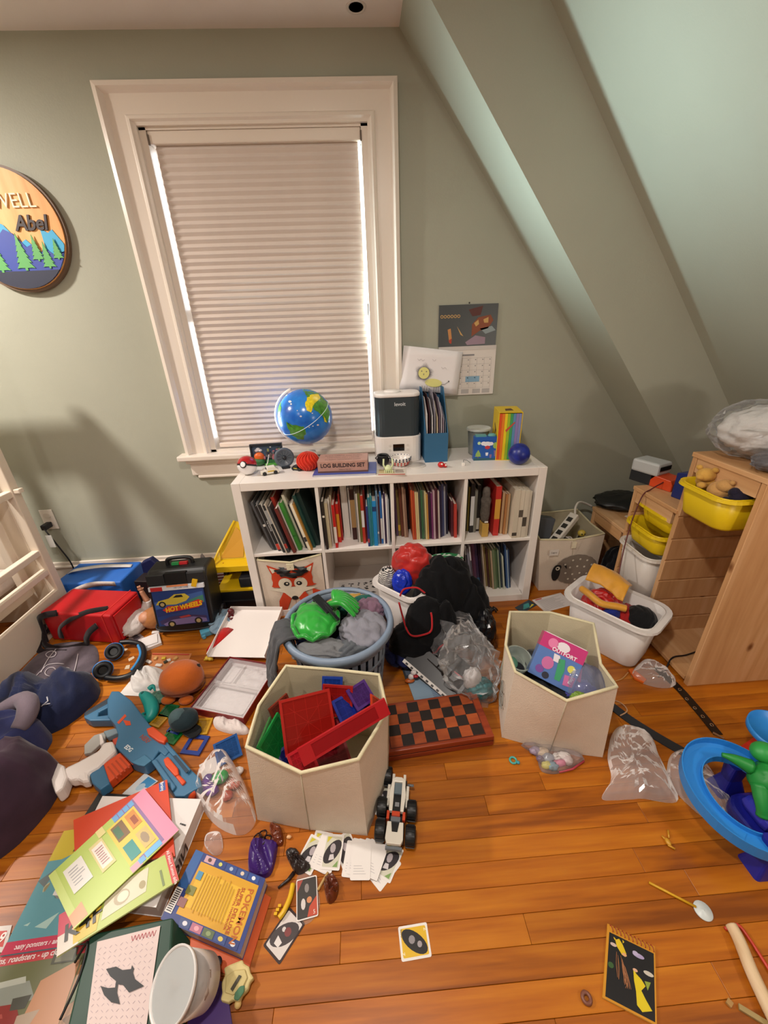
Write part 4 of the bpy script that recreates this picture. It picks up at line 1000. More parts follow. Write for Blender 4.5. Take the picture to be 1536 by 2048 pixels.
# ------------------------------------------------------------------ magnetic tiles
def tilemat(h): return glassy(h, .62, .12)
def magtile(label, c, M, s=.075, th=.007, shape='sq', group='magnetic tiles', hole=False):
    t = thing('magnetic_tile', label, 'magnetic tile', M=M, group=group)
    a = s/2; b_ = a-.006
    fm = mat(c, .25)
    if shape == 'sq': out = [(-a,-a),(a,-a),(a,a),(-a,a)]
    elif isinstance(shape, tuple): out = [(-shape[0]/2,-shape[1]/2),(shape[0]/2,-shape[1]/2),(shape[0]/2,shape[1]/2),(-shape[0]/2,shape[1]/2)]
    elif shape == 'tri': out = [(-a,-a*.9),(a,-a*.9),(0,a*.95)]
    else: out = [(-a*2,-a),(a*2,-a),(a*2,a),(-a*2,a)]
    cxx = sum(p[0] for p in out)/len(out); cy_ = sum(p[1] for p in out)/len(out)
    inn = [(cxx+(x-cxx)*(1-.008/a), cy_+(y-cy_)*(1-.008/a)) for x, y in out]
    if hole: inn = [(x*.62, y*.62) for x, y in out]
    n = len(out); mb = MB()
    vs = [(x,y,z) for z in (0,th) for x,y in out]+[(x,y,z) for z in (0,th) for x,y in inn]
    fs = []
    for i in range(n):
        j = (i+1)%n
        fs += [(i,j,n+j,n+i),(2*n+j,2*n+i,3*n+i,3*n+j),(n+i,n+j,3*n+j,3*n+i),(j,i,2*n+i,2*n+j)]
    part('frame', mb.add(vs, fs), fm, t)
    if not hole:
        part('panel', MB().prism(inn, th*.25, th*.75), tilemat(c), t)
        if shape == 'sq':
            g = MB()
            for k in range(4): g.box((-b_,-.0005,th*.76),(b_,.0005,th*.80), 0, RZ(k*PI/4))
            for s_ in (-.5,.5): g.box((-b_,b_*s_-.0005,th*.76),(b_,b_*s_+.0005,th*.80)).box((b_*s_-.0005,-b_,th*.76),(b_*s_+.0005,b_,th*.80))
            part('lattice', g, mat(c, .2), t)
    return t
def tilt(p, nx, ny, rz): # stand a tile at p leaning: rotation about z, then x tilt
    return TR(*p) @ RZ(rz) @ RX(nx) @ RY(ny)
cA = sum((Vector(p) for p in rimA), Vector())/8
IN = 'inside the tile bin'
# large red tile facing the viewer, leaning on others
P1, P2, P3 = fl(552,1405,.335), fl(643,1380,.40), fl(664,1470,.28)
big = frame((fl(552,1410,.36)+fl(664,1470,.30))/2, fl(643,1380,.37)-fl(552,1405,.37), Vector((.02,.055,.10)))
Mb = TR(cA.x-.035, cA.y-.02, .305) @ RZ(R_(12)) @ RX(R_(48))
magtile('large red square magnetic tile lying on top of the pile in the cream bin', 'a01d16', Mb, .155, .008)
magtile('small glossy red magnetic tile lying against the large red one', 'b8202a', TR(cA.x-.045, cA.y-.115, .265) @ RZ(R_(30)) @ RX(R_(40)), .072)
magtile('red square tile tucked beside the large red tile', '9a1a18', TR(cA.x+.05, cA.y+.06, .29) @ RZ(R_(-10)) @ RX(R_(62)), .10)
magtile('long red magnetic tile strip leaning over the bin rim', 'b01a22', frame((fl(606,1532,.335)+fl(784,1424,.37))/2+Vector((-.012,.022,.004)), fl(784,1424,.37)-fl(606,1532,.335), Vector((-.03,.03,.07))), .06, .008, (.27,.05))
magtile('blue square tile in the middle of the cream bin', '1c2d8c', TR(cA.x+.10, cA.y+.035, .27) @ RZ(R_(30)) @ RX(R_(35)), .11)
magtile('purple magnetic tile lying on the blue square tile', '45206a', TR(cA.x+.125, cA.y+.06, .305) @ RZ(R_(35)) @ RX(R_(30)), .072)
magtile('small blue tile against the far side of the cream bin', '1c3a8c', TR(cA.x+.03, cA.y+.115, .29) @ RZ(R_(-8)) @ RX(R_(60)), .07)
magtile('green tile standing on edge between the red tiles and bin wall', '15803a', TR(cA.x-.135, cA.y-.04, .245) @ RZ(R_(72)) @ RX(R_(66)), .12)
magtile('brown red tile standing at the side wall of the cream bin', '7a2a1c', TR(cA.x-.135, cA.y+.055, .27) @ RZ(R_(50)) @ RX(R_(70)), .075)
magtile('navy tile lying low inside the cream bin', '141e66', TR(cA.x-.075, cA.y-.06, .20) @ RZ(R_(40)) @ RX(R_(25)), .10)
magtile('pale green tile standing along the bin wall', '5a9a5a', TR(cA.x-.165, cA.y-.02, .225) @ RZ(R_(80)) @ RX(R_(75)), .10)
magtile('orange red triangle tile at the rim of the cream bin', 'c03a1c', TR(cA.x+.165, cA.y+.04, .295) @ RZ(R_(60)) @ RX(R_(72)), .07, .007, 'tri')
magtile('dark red tile lying deep under the long red strip', '6a1018', TR(cA.x+.0, cA.y-.05, .21) @ RZ(R_(20)) @ RX(R_(15)), .15)
# tiles on the floor
def ftile(label, c, px, s=None, hole=False, shape='sq', z=0.0, th=.007):
    M, w_, h_ = rect4(px, z); return magtile(label, c, M, s or (w_+h_)/2, th, shape, 'magnetic tiles on the floor', hole)
ftile('green square tile by the blue blaster barrel', '0f6e30', ((345,1458),(373,1466),(352,1490),(318,1476)), .062)
ftile('green tile near the dark cap', '15603a', ((330,1411),(352,1414),(350,1437),(320,1432)), .058)
ftile('blue tile next to the dark cap', '22408a', ((352,1446),(370,1452),(360,1466),(338,1460)), .055)
ftile('open blue square tile frame lying on the floor', '1c3580', ((382,1470),(422,1474),(400,1514),(360,1508)), .075, True)
ftile('translucent yellow tile beside the blue tile frame', 'b88a1c', ((378,1438),(424,1436),(424,1472),(385,1475)), .07)
ftile('small translucent yellow tile beside the green tile', 'b88a1c', ((312,1430),(336,1440),(325,1455),(300,1448)), .05)
bt_ = MB(); M_, w_, h_ = rect4(((432,1500),(472,1478),(484,1512),(440,1532)), .0)
magtile('rounded blue tile leaning near the clear bag', '1a4a86', M_ @ TR(0,0,.012) @ RX(R_(12)), .085, .007, 'sq', 'magnetic tiles on the floor')

# ------------------------------------------------------------------ chess box
CM, cw, ch = rect4(((778,1428),(925,1388),(990,1470),(765,1505)), .055)
pA, pB = fl(765,1505,.052), fl(990,1470,.052); xd = (pB-pA); xd.z = 0
CM = frame(pA+xd*.5+Vector((-xd.y, xd.x, 0)).normalized()*.095-Vector((0,0,.052)), xd, Vector((-xd.y, xd.x, 0)))
chs = thing('chess_box', 'wooden folding chess box with black and red checkered top', 'board game', M=CM)
RED = wood('redwood', '6a2412', '8a3418', '9c4420', 0, 16, .1, .35)
cl_, cw_ = .40, .195
part('case', MB().box((-cl_/2,-cw_/2,0),(cl_/2,cw_/2,.024)).box((-cl_/2,-cw_/2,.026),(cl_/2,cw_/2,.050)), RED, chs, bev=.003)
part('lid_seam', MB().box((-cl_/2+.001,-cw_/2+.001,.023),(cl_/2-.001,cw_/2-.001,.027)), mat('3a140a'), chs)
s_ = .0425; DK = mat('241814', .45); LT = wood('checker', '8a3a1a', '9e4820', 'ac5526', 0, 20, .2, .4)
for i in range(8):
    for j in range(4):
        part('square', MB().cb(((i-3.5)*s_, (j-1.5)*s_+.002, .0505), (s_-.0004, s_-.0004, .0012)), DK if (i+j)%2 else LT, chs)
part('border', MB().box((-4*s_-.003,-2*s_-.001,.050),(-4*s_,2*s_+.005,.0512)).box((4*s_,-2*s_-.001,.050),(4*s_+.003,2*s_+.005,.0512)).box((-4*s_,-2*s_-.001,.050),(4*s_,-2*s_+.002,.0512)), mat('5a2010', .4), chs)

# ------------------------------------------------------------------ laundry basket and clothes
LB = Vector((.473,-.484,0)); RR = .207; BH = .355
lbk = thing('laundry_basket', 'round grey-blue plastic laundry basket heaped with clothes', 'laundry basket', LB)
GB = plastic('7d8da2', .45)
part('rim', MB().lathe([(RR-.014,BH-.006),(RR-.004,BH+.004),(RR+.008,BH),(RR+.012,BH-.022),(RR+.006,BH-.024),(RR+.002,BH-.010),(RR-.008,BH-.012)], 56, close=True), GB, lbk)
part('upper_band', MB().lathe([(RR-.006,BH-.012),(RR-.010,BH-.06),(RR-.014,BH-.06),(RR-.011,BH-.012)], 56, close=True), GB, lbk)
mb = MB(); rad = lambda z: .160+(RR-.012-.160)*(z/BH)
for i in range(36):
    a = 2*PI*i/36; da = .055
    for z0, z1 in ((.03,.12),(.135,.21),(.225,BH-.055)):
        pts = []
        for zz in (z0, z1):
            for aa in (a-da, a+da):
                for rr in (rad(zz), rad(zz)-.004): pts.append((rr*math.cos(aa), rr*math.sin(aa), zz))
        mb.add(pts, [(0,2,6,4),(1,5,7,3),(0,4,5,1),(2,3,7,6),(0,1,3,2),(4,6,7,5)])
part('ribs', mb, GB, lbk)
for z0, z1 in ((.0,.032),(.118,.137),(.208,.227)): part('hoop', MB().lathe([(rad(z0),z0),(rad(z1),z1),(rad(z1)-.004,z1),(rad(z0)-.004,z0)], 56, close=True), GB, lbk)
part('bottom', MB().lathe([(.158,.001),(.158,.005)], 48), GB, lbk)
def garment(name, label, cat, c, r, m, seed, amp=.16, fr=1.5, fold=(1,1,1), M=None, zmin=None, group='clothes in the laundry basket', nu=52, nv=30):
    mb = MB(); blob(mb, c, r, seed, amp, fr, nu+20, nv+12, zmin, fold, M=M, rid='cloth')
    return single(name, mb, m, label, cat, group)
lz = .30
garment('folded_shirt', 'dark navy shirt deep inside the laundry basket', 'clothing', (LB.x,LB.y,.20), (.165,.165,.10), fabric('1a2036'), 1)
garment('navy_sock', 'navy garment beside the green hood in the basket', 'clothing', (LB.x-.13,LB.y+.03,.315), (.055,.09,.045), fabric('18244a'), 12)
garment('grey_trousers', 'light grey folded trousers at the side of the laundry basket', 'trousers', (LB.x+.100,LB.y-.035,.325), (.090,.10,.055), fabric('85848e'), 2, .2, 2.0, (.5,2.2,2), RZ(R_(25)))
garment('mauve_shirt', 'dusty mauve shirt under the grey trousers', 'clothing', (LB.x+.115,LB.y+.075,.325), (.07,.065,.045), fabric('7d5f72'), 3, .2, 2.2, (.6,2.4,2), RZ(R_(30)))
garment('teal_shirt', 'deep teal green shirt strip between yellow and mauve clothes', 'clothing', (LB.x+.065,LB.y+.105,.335), (.085,.028,.036), fabric('1a5a50'), 4, .15, 2, (1,2,2), RZ(R_(28)))
garment('yellow_shirt', 'mustard yellow shirt at the back of the laundry basket', 'clothing', (LB.x+.03,LB.y+.135,.33), (.090,.035,.034), fabric('b8924a'), 5, .15, 2, (1,2,2), RZ(R_(12)))
garment('patterned_shirt', 'brown patterned shirt at the back rim of the basket', 'clothing', (LB.x+.03,LB.y+.165,.312), (.085,.022,.03), fabric('7a5648', var=.5), 6)
garment('white_vest', 'off white vest edge at the back of the basket', 'clothing', (LB.x+.105,LB.y+.135,.305), (.04,.025,.025), fabric('cfc6bc'), 7)
garment('grey_shirt', 'mid grey shirt at the front of the laundry basket', 'clothing', (LB.x-.055,LB.y-.125,.318), (.105,.055,.034), fabric('6e6f72'), 8, .2, 2.2, (1.6,1,2))
garment('camouflage_trousers', 'grey camouflage trousers at the front rim of the basket', 'trousers', (LB.x+.055,LB.y-.13,.312), (.075,.05,.034), fabric('565a60', var=.5), 9, .22, 2.5)
# charcoal garment hanging over the rim
gm = MB()
def drape(u, v):
    # v: 0 inside basket -> 1 hanging outside to the floor ; u across
    a = PI*1.08+(u-.5)*.62; s = v
    if s < .3: r = RR-.07+.07*s/.3; z = BH-.02+.035*math.sin(s/.3*PI/2)
    else:
        k = (s-.3)/.7; r = RR+.018+.055*math.sin(min(1, k*1.1)*PI*.55)*(1-.25*k); z = BH+.012-(BH-.02)*.80*k
    q = Vector((u*5.5, v*1.6, 2)); f = ridge(q)*.016*(.4+v)
    r += f; a += .05*noise.noise(q*1.3)
    if v > .98: z += .004
    return Vector((LB.x+r*math.cos(a), LB.y+r*math.sin(a), z))
gm.grid(34, 40, drape); single('charcoal_sweater', gm, fabric('4b4c50'), 'charcoal sweater hanging out over the side of the laundry basket', 'clothing', solid=.008)
# green hood with curled edge
gh = thing('green_hood', 'shiny bright green costume hood lying on the laundry', 'costume', (LB.x-.05, LB.y+.0, .35))
SAT = mat('1c9a2c', .32, var=.12, vs=20, sheen=.3)
mb = MB(); blob(mb, (-.035,-.005,.012), (.080,.10,.045), 21, .10, 1.3, 70, 40, None, (1,2,1), M=RZ(R_(20)), rid='cloth')
part('face', mb, SAT, gh)
mb = MB()
for k in range(9):
    a0 = R_(-35+k*16)
    pts = [Vector((.01+.016*k*.3, .03-.008*k*.2, .055)), Vector((.04+.035*math.cos(a0), .035+.045*math.sin(a0), .078)), Vector((.05+.085*math.cos(a0), .02+.085*math.sin(a0), .040))]
    mb.tube(spline(pts, 12), [.014-.010*abs(i/11-.35) for i in range(12)], 8)
part('crest_fold', mb, SAT, gh)
lip = []
for i in range(40):
    a = 2*PI*i/40; lip.append((-.035+.088*math.cos(a)+.0, -.005+.105*math.sin(a), .020+.010*math.sin(a*9)))
part('ruffled_edge', MB().tube(lip, .008, 8, closed=True), SAT, gh)
part('black_strap', MB().box((-.055,-.016,-.003),(.045,.016,.006), 0, TR(.0,.01,.074) @ RZ(R_(-50)) @ RY(R_(12))), fabric('14181a'), gh, bev=.003)
part('black_strap', MB().tube(spline([(-.045,.07,.05),(-.02,.05,.072),(.03,-.03,.074),(.06,-.05,.045)], 16), .006, 7), fabric('14181a'), gh)

# ------------------------------------------------------------------ white tray with costumes, black jacket heap
def tray(name, label, M, w_, d_, h_, m, lip=.028, r=.05, tp=.82, lipz=.010, rim2=None):
    t = thing(name, label, 'storage bin', M=M)
    def rg(k, z, e=0, rr=r): return [Vector((x, y, z)) for x, y in rrect(w_*k+e, d_*k+e, max(.006, rr*k), 5)]
    part('body', MB().loft([rg(tp,.0), rg(tp+.03,.008), rg(1,h_), rg(1,h_,-.006), rg(tp+.03,.014,-.006), rg(tp,.008,-.012)], cap0=True, cap1=True, sm=True), m, t)
    part('rim', MB().loft([rg(1,h_-.004,-.004), rg(1,h_,lip*2,r+lip), rg(1,h_-lipz,lip*2+.004,r+lip), rg(1,h_-lipz,lip*2-.002,r+lip), rg(1,h_-.008,.0)], cap0=False, cap1=False), rim2 or m, t)
    return t
TW = mat('dcd6d2', .38, spec=.4)
qa, qb, qc = fl(735,1161,.30), fl(804,1201,.30), fl(832,1096,.30)
ex = Vector((.76,-.65,0)).normalized(); ey = Vector((.65,.76,0))
TM = frame(Vector((.822,-.125,.042)), Vector((.70,.715,0)), Vector((-.715,.70,0)))
tr1 = tray('white_tray', 'white plastic tray full of costumes in front of the shelf', TM, .335, .235, .260, TW, .020, .04, .84)
garment('red_satin_cape', 'red satin cape draped up in the white tray by the shelf', 'costume', (.815,-.11,.345), (.098,.07,.105), mat('b51a12', .38, var=.15, vs=16, sheen=.3), 31, .16, .9, (2.2,1,.5), RZ(R_(-25)), None, 'costumes in the white tray')
garment('blue_satin_cloth', 'shiny royal blue satin cloth beside the red cape', 'costume', (.755,-.19,.305), (.045,.042,.062), mat('1230b4', .22, var=.2, vs=20), 32, .18, 2, (2,1,.6), None, None, 'costumes in the white tray')
# striped garment: black and white stripes by a wave texture
def stripes(a, b_, sc_=160):
    m = bpy.data.materials.new('stripes'); m.use_nodes = True; nt = m.node_tree; b = nt.nodes['Principled BSDF']
    tc = nt.nodes.new('ShaderNodeTexCoord'); wv = nt.nodes.new('ShaderNodeTexWave'); wv.inputs['Scale'].default_value = sc_; wv.bands_direction = 'Z'; wv.inputs['Distortion'].default_value = .6
    nt.links.new(tc.outputs['Object'], wv.inputs['Vector']); rp = nt.nodes.new('ShaderNodeValToRGB'); rp.color_ramp.interpolation = 'CONSTANT'
    rp.color_ramp.elements[0].color = lin(a); rp.color_ramp.elements[1].color = lin(b_); rp.color_ramp.elements[1].position = .5
    nt.links.new(wv.outputs['Fac'], rp.inputs[0]); nt.links.new(rp.outputs[0], b.inputs['Base Color']); b.inputs['Roughness'].default_value = .8
    return m
garment('striped_shirt', 'black and white striped shirt at the corner of the white tray', 'clothing', (.690,-.135,.295), (.043,.05,.058), stripes('2a2a2c','d8d2cc', 45), 33, .12, 2, (1,1,1), None, None, 'costumes in the white tray')
garment('green_white_shirt', 'green and white striped cloth behind the black jacket', 'clothing', (.985,-.035,.315), (.09,.032,.030), stripes('1a6a3a','cfd6cc', 22), 34, .15, 2, (1,1,1), None, None, 'costumes in the white tray')
jk = thing('black_jacket', 'large black fleece jacket heap with red piping in front of the shelf', 'jacket', (.97,-.27,0))
BLKF = fabric('08080b', .9, .2, .25, 160, .06)
mb = MB()
blob(mb, (.955,-.215,.20), (.150,.125,.235), 41, .11, 1.5, 84, 52, .002, (1,1,1), rid='cloth')
part('body', mb, BLKF, jk, w=True)
mb = MB(); blob(mb, (1.065,-.265,.13), (.085,.09,.215), 45, .12, 1.4, 64, 40, .002, (1,1,1), rid='cloth'); part('sleeve', mb, BLKF, jk, w=True)
mb = MB(); blob(mb, (.845,-.34,.175), (.095,.08,.14), 43, .08, 1.2, 64, 40, .002, (1,1,1), rid='cloth'); part('hood', mb, BLKF, jk, w=True)
mb = MB(); blob(mb, (.925,-.36,.12), (.055,.055,.19), 47, .10, 1.2, 54, 34, .002, (1,1,1), rid='cloth'); part('sleeve', mb, BLKF, jk, w=True)
mb = MB(); blob(mb, (.80,-.34,.085), (.115,.08,.085), 48, .12, 1.6, 44, 30, .002, (1,1,1)); part('hem', mb, BLKF, jk, w=True)
def piping(pxs, n=34): return MB().tube(spline([p for p in pxs], n), .0042, 7)
def jp(u, v, y, c=Vector((.845,-.34,.175)), r=(.101,.086,.149)):
    d = ray(u, v); S = lambda p: Vector((p.x/r[0], p.y/r[1], p.z/r[2])); o, e = S(CAM-c), S(d)
    a, b_, k = e.dot(e), o.dot(e), o.dot(o)-1; disc = b_*b_-a*k
    t = (-b_-math.sqrt(max(0, disc)))/a
    return CAM+d*t
RP = fabric('b01e24')
part('red_piping', piping([jp(798,1205,-.415), jp(806,1235,-.42), jp(815,1262,-.425), jp(826,1272,-.43), jp(845,1270,-.425), jp(862,1262,-.42), jp(864,1240,-.415), jp(862,1225,-.41)]), RP, jk, w=True)
part('red_piping', piping([jp(800,1192,-.37), jp(806,1180,-.365), jp(818,1176,-.36), jp(835,1176,-.36), jp(850,1186,-.36)]), RP, jk, w=True)
part('red_piping', piping([wl(862,1308,-.425), wl(872,1304,-.425), wl(880,1294,-.42), wl(892,1287,-.415)]), RP, jk, w=True)
garment('navy_clothing', 'dark blue cloth on the floor between basket and black jacket', 'clothing', (.74,-.34,.035), (.085,.10,.035), fabric('161c48'), 52, .2, 2, (1,1,1), None, .002, 'clothes on the floor')
# ------------------------------------------------------------------ pine step storage on the right
TX0, TX1 = 1.885, 2.325
tf = thing('pine_storage_frame', 'stepped pine storage frame with three columns against the sloping wall', 'storage unit', (2.1,-.2,0))
def side(y, h, grooves, face):
    """panel across x at y; raised boards between the drawer grooves on the visible faces"""
    t = .024
    zs = sorted([0.0]+grooves+[h])
    part('side_panel', MB().box((TX0,y-t/2+.004,0),(TX1,y+t/2-.004,h)), PINE, tf, w=True)
    for f in face:
        for a, b_ in zip(zs, zs[1:]):
            g0 = .004 if a > 0 else 0; g1 = .004 if b_ < h else 0
            ya, yb_ = (y-t/2, y-t/2+.0045) if f < 0 else (y+t/2-.0045, y+t/2)
            part('panel_board', MB().box((TX0,ya,a+g0),(TX1,yb_,b_-g1)), PINE, tf, w=True, bev=.0012, bseg=1)
GV = [.11,.215,.32,.425,.53,.635,.74,.82]
y0_, y1_, y2_, y3_ = -.606, -.318, -.046, .236
side(y0_, .895, [], (-1,)); side(y1_, .895, GV[:-1], (-1,)); side(y2_, .65, GV[:5], (-1,)); side(y3_, .415, GV[:3], (-1,))
for (a, b_, h) in ((y0_,y1_,.905),(y1_+.013,y2_,.66),(y2_+.013,y3_,.425)):
    part('top_board', MB().box((TX0-.004,a-.012,h-.018),(TX1,b_+.012,h)), PINEY, tf, w=True, bev=.002)
    part('front_rail', MB().box((TX0+.002,a+.013,h-.075),(TX0+.022,b_-.013,h-.018)), PINEY, tf, w=True, bev=.0015)
    part('bottom_board', MB().box((TX0,a+.012,.012),(TX1,b_-.012,.03)), PINEY, tf, w=True, bev=.0015)
YELB = mat('e0bf18', .38, spec=.4)
def drawer(name, label, x, y, zrim, h, m, lenx=.40, wy=.232):
    return tray(name, label, TR(x+lenx/2, y, zrim-h), lenx-.04, wy-.012, h, m, .013, .045, .86, .012)
yc1 = (y0_+y1_)/2; yc2 = (y1_+y2_)/2; yc3 = (y2_+y3_)/2
drawer('yellow_tub', 'yellow plastic drawer full of soft toys pulled out of the tall column', 1.795, yc1, .815, .125, YELB)
drawer('yellow_tub', 'yellow drawer highest in the middle column of the pine frame', 1.875, yc2, .60, .085, YELB)
drawer('yellow_tub', 'yellow drawer pulled out above the white one in the middle column', 1.835, yc2, .515, .10, YELB)
drawer('white_tub', 'white plastic drawer low in the middle column of pine frame', 1.825, yc2, .405, .23, mat('d6cfc8', .4))
# soft toys in the tall yellow drawer
def plush(name, label, c, r, m, bits, m2=None):
    t = thing(name, label, 'soft toy', c)
    mb = MB(); blob(mb, (0,0,r[2]), r, 61, .05, 2, 32, 20, None, rid=False); part('body', mb, m, t)
    for nm, p, rr in bits: part(nm, MB().sph(p, rr, 16, 10), m2 if (m2 and nm in ('muzzle','nose')) else m, t)
    return t
TAN = fabric('c99a4a'); 
plush('tan_soft_toy', 'golden tan soft toy lying in the pulled out yellow drawer', (1.90,yc1+.065,.785), (.045,.038,.033), TAN, [('head',(-.03,-.01,.062),(.034,.030,.026)),('ear',(-.045,.012,.085),(.010,.012,.010)),('ear',(-.02,-.03,.086),(.010,.012,.010)),('paw',(-.055,-.03,.03),(.016,.014,.012)),('muzzle',(-.058,-.018,.058),(.014,.013,.011))])
plush('brown_soft_toy', 'round light brown soft toy beside the tan one in the drawer', (1.89,yc1-.005,.775), (.045,.040,.034), fabric('c2945a'), [('head',(-.01,-.02,.058),(.030,.028,.024)),('ear',(-.012,-.042,.078),(.009,.009,.009)),('ear',(.01,.0,.08),(.009,.009,.009))])
plush('dark_soft_toy', 'dark maroon and navy soft toy at the end of the yellow drawer', (1.90,yc1-.072,.77), (.035,.030,.034), fabric('1e1a2c'), [('head',(-.015,.01,.052),(.02,.02,.018)),('foot',(-.036,.012,.025),(.016,.014,.012))])
# on the middle step
or_ = thing('orange_toy_truck', 'orange and grey plastic toy truck on the middle step', 'toy truck', M=TR(2.005,-.075,.661) @ RZ(R_(112)))
part('cab', MB().prism([(-.05,.0),(.05,0),(.05,.03),(.03,.055),(-.04,.05),(-.05,.03)], -.045, .045, 0, RX(PI/2)), plastic('d2471c'), or_, bev=.003)
part('bed_cover', MB().box((.02,-.05,.05),(.15,.05,.11)), plastic('b9bcbc', .3), or_, bev=.01); part('window_strip', MB().box((.018,-.04,.075),(.0215,.04,.095)), plastic('1a1c20', .2), or_)
part('chassis', MB().box((.05,-.042,.0),(.15,.042,.05)), plastic('26282c'), or_)
mb = MB()
for i in range(5): mb.box((-.052,-.038+i*.017,.008),(-.0495,-.027+i*.017,.036))
part('grille', mb, plastic('8a2a10'), or_)
bp_ = thing('blue_toy_pack', 'dark blue toy package with grey window on the middle step', 'package', M=TR(2.02,-.225,.661) @ RZ(R_(105)))
part('pack', MB().prism([(-.07,0),(.06,0),(.06,.11),(-.02,.13),(-.07,.06)], -.055, .055, 0, RX(PI/2)), plastic('1a2a6a', .3), bp_, bev=.003)
part('window', MB().add([(-.0705,-.03,.012),(-.0705,.03,.012),(-.0705,.03,.05),(-.0705,-.03,.05)],[(0,1,2,3)]), plastic('5a6a80', .2), bp_)
part('logo_patch', MB().box((-.055,-.0565,.03),(.03,-.0555,.075)), plastic('2a3f8c', .3), bp_)
single('black_toy_part', MB().box((-.06,-.02,0),(.06,.02,.04), 0, TR(2.19,-.10,.661) @ RZ(R_(30))).box((-.02,-.02,.04),(.06,.02,.07), 0, TR(2.19,-.10,.661) @ RZ(R_(30))), plastic('17181c', .4), 'black angular toy piece behind the grey toy truck', 'toy', bev=.004)
mb = MB().prism([(-.05,0),(.05,0),(.06,.05),(.02,.07),(.03,.12),(-.01,.16),(-.02,.10),(-.06,.08)], -.03, .03, 0, TR(2.19,-.235,.661) @ RZ(R_(110)) @ RX(PI/2))
single('orange_toy_part', mb, plastic('c23a1c', .35), 'orange toy launcher standing beside the tall pine column', 'toy', bev=.004)
# low step clutter
mb = MB(); blob(mb, (2.05,.24,.455), (.14,.10,.03), 71, .2, 2, 40, 20, .4255); single('black_case', mb, plastic('16181a', .45), 'flat black fabric case on the lowest pine step', 'case')
for i, (x, y) in enumerate(((1.93,.02),(2.02,.10))): pass
single('white_card', MB().box((-.05,-.02,0),(.05,.02,.002), 0, TR(2.03,.10,.4252) @ RZ(.3)), paper('ddd6ce'), 'small white card on the lowest pine step', 'card')
garment('dark_cloth', 'black cloth hanging in the lowest pine column', 'cloth', (2.02,.09,.12), (.10,.09,.118), fabric('0f1014'), 73, .15, 2, (1,1,1), None, .032, None)
single('white_adapter', MB().box((-.02,-.012,0),(.02,.012,.07), 0, TR(1.90,.06,.0305) @ RZ(.2)), plastic('cfc8c0'), 'white adapter block standing in the lowest pine column', 'adapter', bev=.004)
# bag of stuffing and pink-tagged pack on the tall step
st = thing('stuffing_bag', 'big clear bag of white fluffy stuffing on the tall pine column', 'bag', (2.04,-.40,.906))
mb = MB(); blob(mb, (2.035,-.405,1.0), (.13,.118,.085), 81, .16, 2.4, 60, 36, .91, (1,1,1), rid=False); part('stuffing', mb, mat('cfcac6', .95, bump=.8, bs=90), st, w=True)
mb = MB(); blob(mb, (2.035,-.405,1.005), (.15,.138,.098), 82, .10, 2.2, 40, 24, .9075, (1,1,1), sm=False); part('film', mb, clear('e8e8ea', .10, .1), st, w=True)
pk = thing('zip_pack', 'clear zip pack with dark contents and pink pulls on the tall column', 'bag', (2.03,-.565,.906))
mb = MB(); blob(mb, (2.015,-.555,.935), (.105,.06,.028), 84, .14, 2.2, 48, 24, .9075); part('contents', mb, mat('3a3438', .4), pk, w=True)
mb = MB(); blob(mb, (2.015,-.555,.938), (.122,.070,.034), 85, .12, 2.4, 36, 20, .9075, sm=False); part('film', mb, clear('c8c4c8', .14, .08), pk, w=True)
for x, y in ((1.945,-.545),(2.0,-.60)): part('pink_pull', MB().box((-.017,-.009,0),(.017,.009,.012), 0, TR(x,y,.962) @ RZ(.4) @ RX(.4)), plastic('d02a5a', .3), pk, w=True, bev=.003)
part('paper_tag', MB().box((-.03,-.02,0),(.03,.02,.0012), 0, TR(1.97,-.58,.966) @ RZ(-.4) @ RX(.35)), paper('b9b0a6'), pk, w=True)
# thin red cord
pts = [wl(1328,985,-.12), wl(1310,1015,-.06), wl(1296,1040,-.08), wl(1275,1085,-.12), wl(1255,1130,-.15)]
cdp = [(1.975,-.10,.70),(1.91,-.11,.668),(1.866,-.125,.645),(1.82,-.16,.54),(1.785,-.20,.42),(1.755,-.245,.33),(1.735,-.28,.285)]
single('thin_red_wire', MB().tube(spline(cdp, 40), .0028, 7), plastic('5a1a18', .5), 'thin dark red cord hanging from the middle step to the white bin', 'cord')

# ------------------------------------------------------------------ white bin with red and yellow costume
r4 = [fl(1122,1172,.245), fl(1280,1268,.245), fl(1366,1222,.245), fl(1240,1150,.245)]
ctr = (fl(1122,1172,.235)+fl(1366,1222,.235))/2
WM = frame(Vector((1.700,-.345,.001)), Vector((.40,-.55,0)), Vector((.55,.40,0)))
wbn = tray('white_storage_bin', 'deep white plastic bin with red and yellow costume beside pine frame', WM, .345, .225, .235, TW, .024, .05, .84)
def W2(x, y, z): return WM @ Vector((x, y, z))
def gw(name, label, cat, p, r, m, seed, amp=.15, fold=(1,1,1), M=None):
    return garment(name, label, cat, W2(*p), r, m, seed, amp, 2, fold, M, None, 'clothes in the white bin')
REDS = mat('b81410', .35, var=.15, vs=18, sheen=.2); YELS = mat('d0922a', .5, var=.1, vs=18, sheen=.2)
gw('red_costume', 'shiny red costume spread in the white bin', 'costume', (-.055,.0,.185), (.085,.072,.070), REDS, 91, .2, (1.5,1,.6))
gw('red_cloth', 'plain red cloth near the front of the white bin', 'cloth', (.055,.01,.175), (.06,.07,.05), fabric('9a1a1a'), 92)
gw('blue_cloth', 'royal blue cloth piece in the white bin', 'cloth', (.01,-.055,.20), (.035,.025,.034), fabric('1a2a7c'), 93)
gw('black_hat', 'black rounded hat at the front end of the white bin', 'hat', (.105,.01,.20), (.058,.062,.05), fabric('0d0d10'), 94, .06)
yf = MB()
